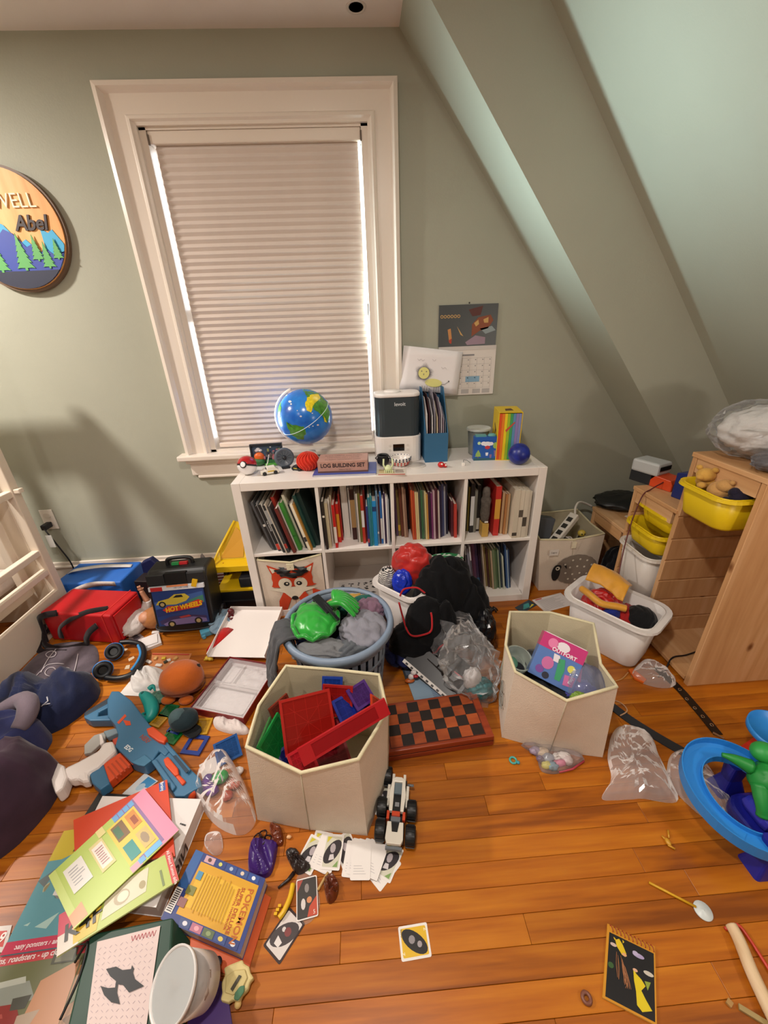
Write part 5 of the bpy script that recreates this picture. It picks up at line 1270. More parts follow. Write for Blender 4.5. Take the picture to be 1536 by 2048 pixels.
def flag(u, v):
    p = W2(-.15+.17*u+.02*v, .03+.02*math.sin(u*4), .235+.0*v)+Vector((0,0,.105*math.sin(PI*(.18+.62*v))*(1-.25*u)))
    p += WM.to_3x3() @ Vector((0, .075-.15*v, 0)); p.z += ridge(Vector((u*3,v*2,5)))*.006
    return p
yf.grid(24, 20, flag); single('yellow_cape', yf, YELS, 'golden yellow cape folded over the red costume', 'costume', 'clothes in the white bin', solid=.006)
yf = MB(); yf.tube(spline([W2(-.135,-.05,.255), W2(-.09,-.075,.262), W2(-.03,-.085,.250), W2(.02,-.05,.245), W2(.05,-.03,.24)], 24), [.016]*24, 8)
single('yellow_scarf', yf, YELS, 'golden yellow scarf curling across the red costume', 'costume', 'clothes in the white bin')

# ------------------------------------------------------------------ contents of bin B
cB = sum((Vector(p) for p in rimB), Vector())/8
tx = thing('toy_box', 'pink and blue cartoon toy box sticking out of the cream bin', 'box', M=TR(cB.x-.035,cB.y-.045,.225) @ RZ(R_(-20)) @ RX(R_(-38)) @ RY(R_(18)))
part('carton', MB().box((-.075,-.032,0),(.075,.032,.155)), mat('5a7ab8', .3), tx, bev=.001)
part('header', MB().box((-.0755,-.0325,.105),(.0755,.0325,.1555)), mat('c23a78', .3), tx)
part('top_edge', MB().box((-.07,-.030,.1555),(.07,.030,.158)), mat('e0d6dc', .4), tx)
mb = MB()
def tp(pts, m, d=-.0332): mb.add([(x, d, z) for x, z in pts], [tuple(range(len(pts)))], m)
tp(circ(.020,14,-.028,.06,.022),0); tp(circ(.014,12,-.045,.03),1); tp([(.0,.09),(.02,.095),(.03,.06),(.028,.02),(.01,.02)],2); tp(circ(.013,12,.048,.075),3); tp([(-.02,.10),(.0,.10),(.01,.075),(-.015,.075)],4)
tp(circ(.012,12,-.02,.018),5); tp([(.035,.05),(.07,.055),(.07,.02),(.04,.015)],0,-.0330); tp(circ(.022,14,.0,.132,.016),4); tp(circ(.017,14,-.035,.13),6)
part('picture_print', mb, [mat('c86aa0'), mat('7a4a9a'), mat('3a9a6a'), mat('d8d060'), mat('e6dce4'), mat('2a2a3a'), mat('e07aa8')], tx)
txt('OUTFORT', .018, mat('f2e6ee'), tx, TR(.01,-.0336,.112) @ FX, bold=.0005); txt('Playmobil', .014, mat('f2f2f6'), tx, TR(.058,-.0336,.055) @ FX @ RZ(PI/2), bold=.0003)
def cup(name, label, M, r0, r1, h, m):
    t = thing(name, label, 'cup', M=M)
    part('cup', MB().lathe([(r0,0),(r1,h),(r1-.002,h),(r0-.002,.003),(0,.003)], 28), m, t)
    part('lip', MB().lathe([(r1,h-.003),(r1+.004,h),(r1,h+.003),(r1-.002,h)], 28, close=True), m, t); return t
cup('clear_cup', 'clear plastic tub standing in the corner of the cream bin', TR(cB.x-.135,cB.y+.055,.165) @ RZ(.5) @ RX(R_(18)), .036, .048, .115, clear('d4e0d6', .30, .15))
single('green_disc', MB().lathe([(.028,0),(.028,.008),(.0,.009)], 24, 0, TR(cB.x-.133,cB.y+.06,.215) @ RZ(.5) @ RX(R_(18))), plastic('6aa48a', .4), 'pale green disc inside the clear tub', 'lid')
mb = MB(); blob(mb, (cB.x+.085,cB.y-.07,.225), (.085,.075,.075), 101, .10, 1.6, 40, 24, None, (1,1,1), M=RZ(R_(-40)), rid=False)
single('clear_pouch', mb, clear('9aa0c0', .38, .12), 'rounded clear pouch with violet contents in the cream bin', 'pouch')
mb = MB(); blob(mb, (cB.x+.06,cB.y-.085,.19), (.055,.045,.05), 102, .2, 2); single('violet_toy_heap', mb, fabric('4a4a9a'), 'violet blue soft toy inside the clear pouch', 'soft toy')
mb = MB(); blob(mb, (cB.x+.0,cB.y+.0,.15), (.13,.13,.08), 103, .2, 2); single('dark_cloth_heap', mb, fabric('22242a'), 'dark cloth under the toy box in the cream bin', 'cloth')
single('pink_tub', MB().box((-.035,-.03,0),(.035,.03,.10), 0, TR(cB.x+.03,cB.y-.07,.19) @ RZ(R_(-26)) @ RX(R_(-38))), plastic('c8346a', .35), 'small pink box behind the toy box in the cream bin', 'box', bev=.004)
mb = MB(); blob(mb, (cB.x+.03,cB.y-.135,.235), (.024,.018,.02), 104, .3, 3); single('green_flower_toy', mb, plastic('7a9a3a'), 'small green leafy toy beside the toy box', 'toy')

# ------------------------------------------------------------------ behind bin B: papers, black items
def sheet(name, label, px, z, m, th=.001, cat='paper', prints=(), pm=(), group=None, round_=0):
    M, w_, h_ = rect4(px, z); t = thing(name, label, cat, M=M, group=group)
    part('sheet', MB().prism(rrect(w_, h_, round_ or .001, 3), 0, th), m, t)
    if prints:
        mb = MB()
        for k, (pts, mi) in enumerate(prints): mb.flat([((x-.5)*w_, (y-.5)*h_) for x, y in pts], th+.0002+k*.00004, mi)
        part('print', mb, list(pm), t)
    return t, w_, h_
def R4(x0, y0, x1, y1): return [(x0,y0),(x1,y0),(x1,y1),(x0,y1)]
lines = [(R4(.08,.1+i*.06,.08+BR.uniform(.5,.85),.115+i*.06), 0) for i in range(13)]
sheet('printed_sheet', 'white printed instruction sheet on the floor beside the sheep bin', ((1072,1203),(1125,1180),(1145,1215),(1082,1222)), 0.0005, paper('cfc6c2'), .001, 'paper', lines+[(R4(.08,.9,.3,.96),1)], (mat('8a8688'), mat('b03030')))
t_, _, _ = sheet('colourful_flyer', 'dark teal flyer lying at the shelf foot', ((1030,1216),(1060,1198),(1072,1212),(1045,1226)), .0005, mat('2a3a44', .4), .0015, 'flyer', [([(.2,.3),(.5,.8),(.8,.7),(.6,.2)],0),([(.5,.1),(.9,.2),(.85,.4)],1)], (mat('3a8a86'), mat('c9b83a')))
spd = MB(); 
for i in range(7):
    a = i*.9; spd.tube([(0,0,.012),(.02*math.cos(a),.012*math.sin(a),.02),(.032*math.cos(a),.02*math.sin(a),.002)], .004, 6)
spd.sph((0,0,.012), (.018,.012,.01), 12, 8); spd.v = [p+fl(983,1222) for p in spd.v]
single('black_plastic_creature', spd, plastic('17171a', .35), 'small black plastic creature on the floor at the shelf foot', 'toy')
# box, booklets and bag between jacket and bin B
sheet('blue_booklet', 'pale blue printed booklet under the black boxes', ((810,1348),(880,1335),(925,1388),(832,1412)), .0005, mat('8fa8be', .4), .003, 'booklet', [(circ(.2,20,.5,.72),0)]+[(R4(.45,.1+i*.05,.85,.115+i*.05),1) for i in range(7)]+[(R4(.0,.0,1,.06),2)], (mat('a9bccb'), mat('5a6a86'), mat('8a86c0')))
sheet('dark_booklet', 'dark grey booklet lying beside the blue booklet', ((800,1330),(835,1322),(850,1352),(812,1358)), .0045, mat('3a4048', .4), .003, 'booklet', [(R4(.1,.2,.5,.8),0)], (mat('5f6a7a'),))
bxm, bw, bh2 = rect4(((828,1312),(880,1292),(930,1375),(912,1388)), .02)
gb = thing('game_case', 'black and white game case standing tilted by the black jacket', 'game case', M=frame(fl(870,1345,.045), fl(922,1385,.02)-fl(835,1312,.07), Vector((.06,.05,.045))))
part('case', MB().box((-.135,-.055,-.012),(.135,.055,.012)), mat('1a181a', .35), gb, bev=.002)
part('white_edge', MB().box((-.136,-.0555,-.013),(.136,-.040,.013)), mat('ddd6d0', .4), gb)
mb = MB()
for i in range(9): mb.box((-.12+i*.028,-.054,.0131),(-.108+i*.028,-.046,.0135))
part('edge_print', mb, mat('3a3634'), gb); part('red_edge', MB().box((.06,.05,-.0125),(.136,.056,.0125)), mat('b0202a', .4), gb)
bk2 = thing('black_plastic_tray', 'glossy black plastic organiser tray leaning by the clear bag', 'tray', M=frame(fl(900,1330,.07), Vector((.55,-.75,-.1)), Vector((.6,.45,.35))))
part('base', MB().box((-.09,-.05,-.004),(.09,.05,.0)), plastic('0f0f12', .2), bk2)
for x in (-.09,-.03,.03,.087): part('rib', MB().box((x,-.05,0),(x+.004,.05,.022)), plastic('1a1a1e', .2), bk2)
for y in (-.05,.046): part('wall', MB().box((-.09,y,0),(.09,y+.004,.022)), plastic('1a1a1e', .2), bk2)
fgm = thing('dog_figurine', 'tiny white and red toy figure with orange base on the booklet', 'figurine', fl(822,1362,.006))
part('base', MB().sph((-.006,-.004,.008), (.022,.012,.008), 12, 8), plastic('b85a1c'), fgm); part('body', MB().sph((0,.0,.024), (.013,.011,.014), 12, 8), plastic('e6dedc'), fgm); part('head', MB().sph((.012,.006,.042), (.013,.011,.011), 12, 8), plastic('e6dedc'), fgm); part('scarf', MB().sph((.02,-.002,.028), (.012,.008,.006), 10, 6), plastic('b01a28'), fgm)
# clear bag with teal toy
cbg = thing('clear_bag', 'clear crinkled plastic bag with teal toy standing beside cream bin', 'bag', fl(955,1400))
fo = MB(); b0 = fl(958,1405)
def bagf(u, v):
    a = 2*PI*u; z = .27*v
    r = (.055+.03*math.sin(PI*v))*(1-.35*v**3)
    q = Vector((math.cos(a)*1.6, math.sin(a)*1.6, v*3.5)); k = 1+.42*ridge(q)
    return Vector((b0.x-.045*v+r*k*math.cos(a)*1.05, b0.y+.10*v+.03+r*k*math.sin(a)*.75, .003+z+.03*noise.noise(q*2)*v))
fo.grid(30, 24, bagf, cu=True, sm=False); part('film', fo, clear('dcdcde', .12, .08), cbg, w=True)
mb = MB(); blob(mb, (b0.x+.01,b0.y+.035,.04), (.045,.035,.036), 111, .25, 3, 36, 20, .004, (4,1,.6)); part('teal_toy', mb, mat('1a7a80', .5), cbg, w=True)
mb = MB(); blob(mb, (b0.x-.02,b0.y+.05,.075), (.032,.03,.05), 112, .2, 2, 30, 18, .02); part('white_filling', mb, paper('cfcaca'), cbg, w=True)
gb2 = MB()
def bag2f(u, v):
    a = 2*PI*u; r = .05+.03*math.sin(PI*v)
    q = Vector((math.cos(a)*1.8+7, math.sin(a)*1.8, v*3)); k = 1+.4*ridge(q)
    return Vector((.985-.02*v+r*k*math.cos(a), -.455+.07*v+r*k*math.sin(a)*.6, .003+.24*v+.02*noise.noise(q*2)))
gb2.grid(26, 18, bag2f, cu=True, sm=False); single('clear_bag', gb2, clear('d0d0d4', .12, .08), 'crinkled empty clear bag leaning against the black jacket', 'bag')
mb = MB(); blob(mb, (1.10,-.33,.11), (.055,.07,.10), 115, .2, 2.4, 30, 20, .003, sm=False); single('black_bag', mb, plastic('131418', .25), 'shiny black plastic bag between jacket and cream bin', 'bag')

# ------------------------------------------------------------------ strap, strip, clear bags on the right floor
def strip(name, label, cat, pts, w_, th, m, group=None, z=.0005):
    P_ = spline([Vector(p) for p in pts], 40); mb = MB(); vs = []; fs = []
    for i, p in enumerate(P_):
        t = (P_[min(i+1,39)]-P_[max(i-1,0)]).normalized(); n_ = Vector((-t.y, t.x, 0)).normalized()*w_/2
        for s_ in (-1,1):
            for dz in (0, th): vs.append((p.x+n_.x*s_, p.y+n_.y*s_, p.z+dz+z))
    for i in range(39):
        a = i*4; b_ = a+4
        fs += [(a,b_,b_+2,a+2),(a+1,a+3,b_+3,b_+1),(a,a+1,b_+1,b_),(a+2,b_+2,b_+3,a+3)]
    fs += [(0,2,3,1),(156,157,159,158)]
    mb.add(vs, fs); t = thing(name, label, cat, P_[20]); part('strap', mb, m, t, w=True); return t, P_
sb, PB = strip('studded_strap', 'black strap with silver eyelets lying in front of pine frame', 'strap', [fl(1310,1335), fl(1352,1372), fl(1395,1420), fl(1436,1470)], .032, .003, mat('17100e', .35))
for i, (u, v) in enumerate(((1345,1362),(1359,1380),(1373,1399),(1389,1417),(1405,1434),(1423,1451))):
    part('eyelet', MB().lathe([(.0035,.0035),(.0055,.0046),(.0075,.0035)], 18, 0, TR(*fl(u, v))), mat('c9c0b6', .25, 1), sb, w=True)
part('buckle_tip', MB().box((-.016,-.012,.0036),(.016,-.004,.006), 0, TR(*fl(1437,1470)) @ RZ(-.9)), mat('b9b0a6', .3, 1), sb, w=True)
strip('dark_strip', 'long flat dark grey plastic strip lying behind the clear bags', 'strip', [fl(1222,1412), fl(1262,1442), fl(1316,1476), fl(1372,1508)], .036, .004, plastic('24282e', .5))
strip('tan_loop', 'small tan elastic loop on the dark grey strip', 'loop', [fl(1226,1400,.005), fl(1244,1408,.012), fl(1254,1422,.012), fl(1240,1432,.006)], .004, .002, mat('b08a6a'))
def film(name, label, outline, h, seed, tint='e8e0de', alpha=.16, fr=16, amp=.6, group=None, extra=None, cat='bag'):
    mb = MB(); mound(mb, [fl(u, v) for u, v in outline], .001, h, seed, amp, fr, 12, 56, 3, sm=False)
    if not extra: return single(name, mb, clear(tint, alpha, .1), label, cat, group)
    t = thing(name, label, cat, fl(*outline[0])); part('film', mb, clear(tint, alpha, .1), t, w=True)
    extra(t); return t
film('clear_plastic_bag', 'empty clear plastic bag lying flat in front of the grey strip', ((1205,1600),(1222,1560),(1215,1515),(1228,1462),(1262,1452),(1300,1470),(1325,1530),(1356,1603),(1280,1598)), .024, 121)
def wl_(t): part('white_label', MB().prism([(p.x, p.y) for p in (fl(1275,1505), fl(1290,1500), fl(1312,1555), fl(1296,1565))], .012, .013), paper('e0d8d6'), t, w=True)
film('clear_plastic_bag', 'crumpled clear bag half under the blue track', ((1335,1560),(1340,1515),(1372,1500),(1425,1545),(1470,1625),(1420,1640),(1375,1610)), .020, 122)
film('clear_wrapper', 'small clear wrapper with orange tag in front of white bin', ((1262,1352),(1290,1322),(1330,1340),(1352,1370),(1310,1375)), .025, 123)
ot = thing('orange_zip_tag', 'orange plastic tag with a thin tan string near the white bin', 'tag', fl(1272,1356))
part('tag', MB().prism([(p.x, p.y) for p in (fl(1256,1342), fl(1264,1340), fl(1292,1362), fl(1286,1368), fl(1268,1360))], .002, .010), plastic('d8641c'), ot, w=True); part('string', MB().tube(spline([fl(1256,1345,.004), fl(1246,1356,.004), fl(1238,1360,.003), fl(1230,1362,.003)], 16), .0025, 6), fabric('c08a50'), ot, w=True)
ck = MB().tube(spline([fl(1310,1310,.004), fl(1335,1298,.004), fl(1360,1290,.004), fl(1386,1300,.004)], 24), .0035, 7)
single('black_wire', MB().tube(spline([(1.80,-.565,.004),(1.85,-.535,.004),(1.90,-.50,.0345),(1.97,-.49,.0345),(2.05,-.47,.0345)], 30), .0032, 7), plastic('15151a'), 'thin black cord running into the tall pine column', 'cord')
# zip bag of small toys at the foot of bin B
tbg = thing('toy_bag', 'clear zip bag of small pastel toys at foot of cream bin', 'bag', fl(1105,1515))
mb = MB(); mound(mb, [fl(u, v) for u, v in ((1042,1490),(1070,1512),(1085,1545),(1130,1545),(1168,1522),(1150,1512),(1100,1498))], .001, .032, 131, .4, 20, 10, 48, 3, sm=False)
part('film', mb, clear('dcd4d6', .14, .1), tbg, w=True)
rt2 = random.Random(5)
for i, (u, v, c) in enumerate(((1070,1505,'9a8aa0'),(1085,1508,'c9b49a'),(1095,1520,'8a8f9a'),(1112,1518,'e6e0dc'),(1125,1515,'e2dad6'),(1118,1530,'d87a9a'),(1092,1534,'c9c05a'),(1105,1536,'7a98a8'),(1080,1522,'7a6a80'),(1135,1524,'e0d0d0'))):
    mb = MB(); blob(mb, (0,0,.010), (rt2.uniform(.010,.02), rt2.uniform(.008,.014), .010), i+140, .3, 2.5, 16, 10, .001); mb.v = [p+fl(u, v) for p in mb.v]
    part('small_toy', mb, plastic(c), tbg, w=True)
part('zip_edge', MB().tube([fl(1118,1544,.006), fl(1145,1538,.008), fl(1168,1522,.006)], .0035, 6), plastic('b03a48', .4), tbg, w=True)
tr_ = thing('teal_ring', 'tiny teal toy ring on the floor beside the zip bag', 'ring', fl(1026,1522))
part('ring', MB().tube([(.011*math.cos(i*PI/9), .011*math.sin(i*PI/9), .004) for i in range(18)], .0035, 7, closed=True), plastic('4aa8a0'), tr_); part('gem', MB().sph((.014,-.010,.006), (.006,.006,.005), 10, 7), plastic('3a98a8'), tr_)
# ------------------------------------------------------------------ bags and case by the wall on the left
def boxbag(name, label, M, w_, d_, h_, m, cat='storage bag', lid=.0):
    t = thing(name, label, cat, M=M)
    part('body', MB().box((-w_/2,-d_/2,0),(w_/2,d_/2,h_)), m, t, bev=.010, bseg=3)
    return t
# blue box: front edge from the bed to its right corner
BLU = mat('2a68c0', .5, var=.05, vs=10)
blb = boxbag('blue_storage_box', 'blue soft storage box with white handles lying against the wall', TR(-.925,.262,.001) @ RZ(R_(-3)), .37, .21, .185, BLU)
part('seam', MB().box((-.16,-.1062,.10),(.15,-.1048,.103)), mat('1d4f98', .5), blb)
WB = fabric('d8d2cc')
def strap(pts, w_, m, t, nm='handle', n=30, up=(0,0,1)):
    P_ = spline([Vector(p) for p in pts], n); mb = MB(); vs = []; fs = []; U = Vector(up)
    for i, p in enumerate(P_):
        tt = (P_[min(i+1,n-1)]-P_[max(i-1,0)]).normalized(); a = tt.cross(U); a = a.normalized()*w_/2 if a.length > 1e-4 else Vector((w_/2,0,0))
        nn = a.cross(tt).normalized()*.0022
        vs += [p-a-nn, p+a-nn, p+a+nn, p-a+nn]
    for i in range(n-1):
        for k in range(4): fs.append((i*4+k, i*4+(k+1)%4, i*4+4+(k+1)%4, i*4+4+k))
    fs += [(3,2,1,0), tuple((n-1)*4+k for k in range(4))]
    return part(nm, mb.add(vs, fs, 0, True), m, t)
strap([(.16,-.112,.178),(.05,-.125,.188),(-.06,-.13,.15),(-.13,-.13,.105),(-.18,-.125,.11),(-.185,-.112,.15),(-.15,-.108,.17)], .034, WB, blb, up=(0,1,.3))
strap([(.16,.05,.189),(.02,.02,.212),(-.12,.0,.205),(-.165,.0,.189)], .03, WB, blb)
# red tote box with black straps
rd = boxbag('red_tote_box', 'red soft tote box with black webbing straps lying on its side', TR(-.820,.0,.001) @ RZ(R_(-10)), .38, .20, .175, mat('b4121a', .4, var=.06, vs=12))
part('end_panel', MB().box((.190,-.085,.012),(.196,.085,.163)), mat('c4161c', .4), rd, bev=.002); part('fold_edge', MB().box((.145,-.1025,.0),(.148,.1025,.177)), mat('d83a34', .4), rd)
BS = fabric('1a0f12')
strap([(.14,-.05,.178),(.06,-.085,.180),(-.02,-.108,.150),(-.09,-.118,.10),(-.10,-.125,.04)], .026, BS, rd, up=(0,-.6,1))
strap([(.11,-.110,.12),(.07,-.122,.09),(.04,-.125,.05),(.02,-.13,.012),(-.08,-.16,.006),(-.18,-.15,.02),(-.20,-.10,.10)], .030, BS, rd, up=(0,-1,.5))
strap([(-.09,-.10,.178),(-.15,-.112,.17),(-.192,-.112,.14),(-.196,-.12,.07),(-.18,-.14,.02)], .030, BS, rd, up=(0,-1,.3))
strap([(-.195,-.06,.06),(-.205,-.12,.05),(-.20,-.165,.02),(-.16,-.185,.006),(-.04,-.18,.006)], .026, BS, rd, up=(.3,-.6,1))
# dark box and navy pouch between blue box and case
single('dark_box', MB().box((-.05,-.045,0),(.05,.045,.15), 0, TR(-.655,.235,.001) @ RZ(R_(-8))), mat('22191c', .4), 'dark maroon box standing between blue box and black case', 'box', bev=.004)
single('navy_pouch', MB().prism([(-.045,0),(.045,.0),(.05,.06),(.02,.10),(-.04,.075)], -.02, .02, 0, TR(-.655,.30,.14) @ RX(PI/2)).box((-.045,-.02,-.139),(.045,.02,0), 0, TR(-.655,.30,.14)), mat('141a4a', .5), 'navy blue pouch behind the dark box by the wall', 'pouch', bev=.006)
# doll: head with brown hair, white clothes, raised arm
dl = thing('baby_doll', 'baby doll in white clothes lying between red box and case', 'doll', (-.575,-.01,0))
SKIN = mat('c98f70', .5)
mb = MB(); blob(mb, (.045,.0,.055), (.062,.055,.052), 151, .05, 2.5, 36, 24, .001); part('head', mb, fabric('a86c3c', .6), dl)
part('face', MB().sph((.02,-.018,.075), (.036,.036,.030), 18, 12), SKIN, dl)
mb = MB(); blob(mb, (-.045,-.01,.045), (.05,.085,.045), 152, .14, 2.2, 36, 22, .001, (1,2,1)); part('body', mb, fabric('d9cfcb'), dl)
part('sleeve', MB().tube(spline([(-.03,.05,.05),(-.02,.08,.085),(-.018,.085,.105)], 8), [.022,.024,.026,.024,.023,.022,.022,.020], 10), fabric('d9d0cc'), dl)
part('arm', MB().tube(spline([(-.018,.085,.10),(-.028,.09,.135),(-.034,.092,.165)], 8), [.016,.015,.014,.013,.0125,.012,.011,.010], 10), SKIN, dl)
part('hand', MB().sph((-.036,.092,.175), (.013,.009,.014), 12, 8).tube([(-.04,.088,.180),(-.040,.086,.196)], .0045, 6).tube([(-.033,.090,.182),(-.031,.088,.198)], .0045, 6).tube([(-.026,.092,.174),(-.018,.092,.182)], .004, 6), SKIN, dl)
# black rolling car case
hw = thing('toy_car_case', 'black wheeled toy car case printed HOT WHEELS with racing picture', 'case', M=TR(-.345,-.005,.002) @ RZ(R_(3)) @ RX(R_(-9)))
BK = plastic('141416', .42)
wv, dv_, hv = .285, .165, .345
sidep = [(-dv_/2,0),(dv_/2,0),(dv_/2,hv*.93),(dv_*.3,hv),(-dv_*.32,hv*.97),(-dv_/2,hv*.86)]
def xz(pts, x0, x1): return MB().prism(pts, x0, x1, 0, Matrix(((0,0,1,0),(1,0,0,0),(0,1,0,0),(0,0,0,1))))
part('shell', xz(sidep, -wv/2, wv/2), BK, hw, bev=.014, bseg=3)
part('front_panel', MB().box((-wv/2+.018,-dv_/2-.008,.045),(wv/2-.022,-dv_/2+.002,.245)), mat('2a3f7a', .3), hw, bev=.002)
part('header_strip', MB().box((-wv/2+.01,-dv_/2-.012,.240),(wv/2-.014,-dv_/2+.002,.262)), mat('d6d6dc', .35), hw)
txt('100 CAR CASE', .011, mat('3a3f5a'), hw, TR(.02,-dv_/2-.0125,.251) @ FX)
part('handle_recess', MB().box((-.05,-dv_/2-.002,.265),(.05,-dv_/2+.02,.325)), plastic('060608', .5), hw)
for s_ in (-1,1): part('pocket', MB().box((s_*.095-.042,-dv_/2-.006,.272),(s_*.095+.042,-dv_/2+.012,.322), 0), plastic('1c1d20', .5), hw, bev=.004)
part('carry_handle', MB().tube(spline([(-.06,0,hv*.96),(-.055,-.004,hv+.022),(0,-.006,hv+.03),(.055,-.004,hv+.022),(.06,0,hv*.96)], 24), .010, 10), BK, hw)
part('handle_badge', MB().box((-.035,-.02,hv*.985),(.0,.0,hv+.008)), plastic('2a8a4a'), hw); part('handle_badge', MB().box((.002,-.02,hv*.985),(.04,.0,hv+.008)), plastic('b8242a'), hw)
part('latch', MB().box((-.012,-dv_/2-.014,.262),(.012,-dv_/2-.002,.300), 0, RY(R_(18))), plastic('d8a81c'), hw)
part('red_badge', MB().box((-wv/2+.02,-dv_/2-.0135,.241),(-wv/2+.075,-dv_/2-.011,.261)), plastic('b82a2a'), hw); part('slogan_strip', MB().box((-.045,-dv_/2-.014,.258),(.055,-dv_/2-.010,.266)), plastic('e08a5a'), hw)
yv = -dv_/2-.0084
mb = MB()
def hp(pts, m, d=0): mb.add([(x, yv-d, z) for x, z in pts], [tuple(range(len(pts)))], m)
hp([(-.12,.14),(.115,.175),(.115,.22),(-.12,.18)],0); hp([(-.12,.10),(.115,.13),(.115,.165),(-.12,.135)],1); hp([(.0,.13),(.115,.16),(.115,.2),(.05,.18)],2,.0001)
car = [(-.115,.165),(-.10,.185),(-.05,.195),(-.02,.215),(.03,.215),(.05,.195),(.03,.175),(-.02,.16)]
hp(car,3,.0002); hp([(-.03,.197),(-.012,.21),(.015,.21),(.02,.197)],4,.0003); hp(circ(.017,18,-.085,.165),4,.0004); hp(circ(.010,14,-.085,.165),5,.0005)
hp([(-.115,.075),(-.06,.095),(.02,.10),(.11,.085),(.112,.07),(-.11,.055)],6,.0002); hp([(-.02,.09),(.03,.098),(.04,.088),(-.01,.082)],7,.0003)
hp([(-.1,.058),(-.05,.078),(.05,.085),(.11,.07),(.112,.052),(-.09,.046)],8,.0004)
for x, z in ((-.06,.053),(.07,.06)): hp(circ(.019,18,x,z),4,.0005); hp(circ(.011,14,x,z),5,.0006)
hp([(-.09,.135),(-.06,.155),(.0,.15),(.09,.178),(.11,.165),(.085,.135),(-.01,.125),(-.07,.120)],9,.0006)
part('picture_print', mb, [mat('3a5a9a'), mat('22306a'), mat('3f7a6a'), mat('c9b23a'), mat('14141a'), mat('b09a6a'), mat('3a2f5a'), mat('b03a3a'), mat('7a6a9a'), mat('c22a24')], hw)
txt('HOT WHEELS', .034, mat('e8b818', .4), hw, TR(.012,yv-.0008,.143) @ FX @ RZ(R_(8)), sx=.86, bold=.0014, shear=.2)
for s_ in (-1,1): part('wheel', MB().lathe([(.03,-.012),(.03,.012)], 20, 0, TR(s_*(wv/2+.0),dv_/2-.025,.035) @ RY(PI/2)), plastic('1c1c20', .5), hw)
part('base_strap', MB().tube(spline([(-wv/2,-.02,.06),(-wv/2+.01,-dv_/2-.015,.035),(0,-dv_/2-.022,.02),(wv/2,-dv_/2-.012,.03),(wv/2+.012,.0,.07)], 24), .004, 6), plastic('2a2a30', .4), hw)
# yellow and black toy garage by the shelf side
yg = thing('yellow_toy_garage', 'yellow and black plastic toy garage with ramp beside the shelf', 'toy', (-.135,.17,0))
YE = plastic('dcb412', .35); YD = plastic('c28a10', .4)
part('base', MB().box((-.245,.06,0.0),(-.012,.27,.05)), plastic('0f0f12', .4), yg, w=True, bev=.004)
part('lower_deck', MB().box((-.235,.075,.10),(-.015,.26,.115)), YE, yg, w=True, bev=.002); part('lower_frame', MB().box((-.24,.07,.05),(-.015,.265,.10)), plastic('17171a', .4), yg, w=True)
part('motor_box', MB().box((-.11,.085,.115),(-.02,.19,.175)), plastic('1c1d22', .35), yg, w=True, bev=.006); part('back_wall', MB().box((-.23,.25,.115),(-.02,.262,.215)), plastic('241c10', .5), yg, w=True)
for x in (-.235,-.03): part('pillar', MB().box((x,.22,.115),(x+.018,.25,.215)), plastic('1a1a1c', .4), yg, w=True)
part('upper_deck', MB().box((-.255,.12,.215),(-.012,.30,.235)), YE, yg, w=True, bev=.002)
part('deck_lip', MB().box((-.255,.11,.205),(-.012,.122,.240)), YE, yg, w=True, bev=.002)
part('ramp_back', MB().add([(-.235,.20,.236),(-.012,.20,.236),(-.012,.30,.40),(-.07,.30,.40),(-.14,.295,.42),(-.235,.235,.28)], [(0,1,2,3,4,5)]).add([(-.235,.208,.236),(-.012,.208,.236),(-.012,.308,.40),(-.07,.308,.40),(-.14,.303,.42),(-.235,.243,.28)], [(5,4,3,2,1,0)]), YE, yg, w=True)
part('ramp_inset', MB().add([(-.225,.201,.242),(-.10,.200,.242),(-.09,.262,.345),(-.135,.284,.392)], [(0,1,2,3)]), YD, yg, w=True)
part('side_rim', MB().tube([(-.248,.13,.24),(-.235,.22,.28),(-.14,.297,.425)], .007, 7), YE, yg, w=True)
for x, y, z in ((-.22,.121,.228),(-.04,.121,.228),(-.05,.245,.31),(-.2,.16,.2365)): part('rivet', MB().sph((x,y-.001,z), .004, 8, 6), YD, yg, w=True)
yg.location.y += .035
# striped paper and grey spikes behind the case
single('striped_card', MB().box((-.035,-.002,0),(.035,.002,.15), 0, TR(-.275,.235,.002) @ RZ(.1) @ RX(-.25)), stripes('d8ccc8','7a2a34', 18), 'red and white striped card between case and yellow garage', 'card')
single('grey_toy_castle', MB().prism([(-.08,0),(.07,0),(.075,.16),(.055,.10),(.03,.12),(.0,.10),(-.03,.17),(-.05,.10),(-.08,.11)], -.012, .012, 0, TR(-.325,.30,.07) @ RX(PI/2)).box((-.08,-.012,-.068),(.07,.012,0), 0, TR(-.325,.30,.07)), plastic('8a8488', .5), 'grey spiked toy piece behind the black case', 'toy')
# small things around case and game box
garment('blue_towel', 'light blue cloth with white figures under the garage edge', 'cloth', (-.165,-.045,.03), (.075,.085,.03), fabric('7f98ac', var=.3), 161, .25, 2.4, (1,1,1), None, .002, 'clothes on the floor')
single('cyan_toy', MB().box((-.03,-.018,0),(.03,.018,.03), 0, TR(-.235,-.105,.002) @ RZ(.5)).box((-.026,-.03,0),(-.01,-.018,.02), 0, TR(-.235,-.105,.002) @ RZ(.5)), plastic('5aa8c8', .4), 'light blue plastic toy piece beside the black case', 'toy', bev=.003)
single('dark_red_toy', MB().sph((-.125,-.03,.075), (.018,.016,.02), 12, 8).tube([(-.125,-.03,.07),(-.11,-.05,.05),(-.12,-.07,.058)], .008, 7).tube([(-.125,-.03,.07),(-.135,-.055,.06)], .008, 7), plastic('5a1418', .4), 'small dark red toy figure lying on the light blue cloth', 'toy')
dd = thing('dress_doll', 'small doll in red dress lying beside the white game box', 'doll', fl(445,1290))
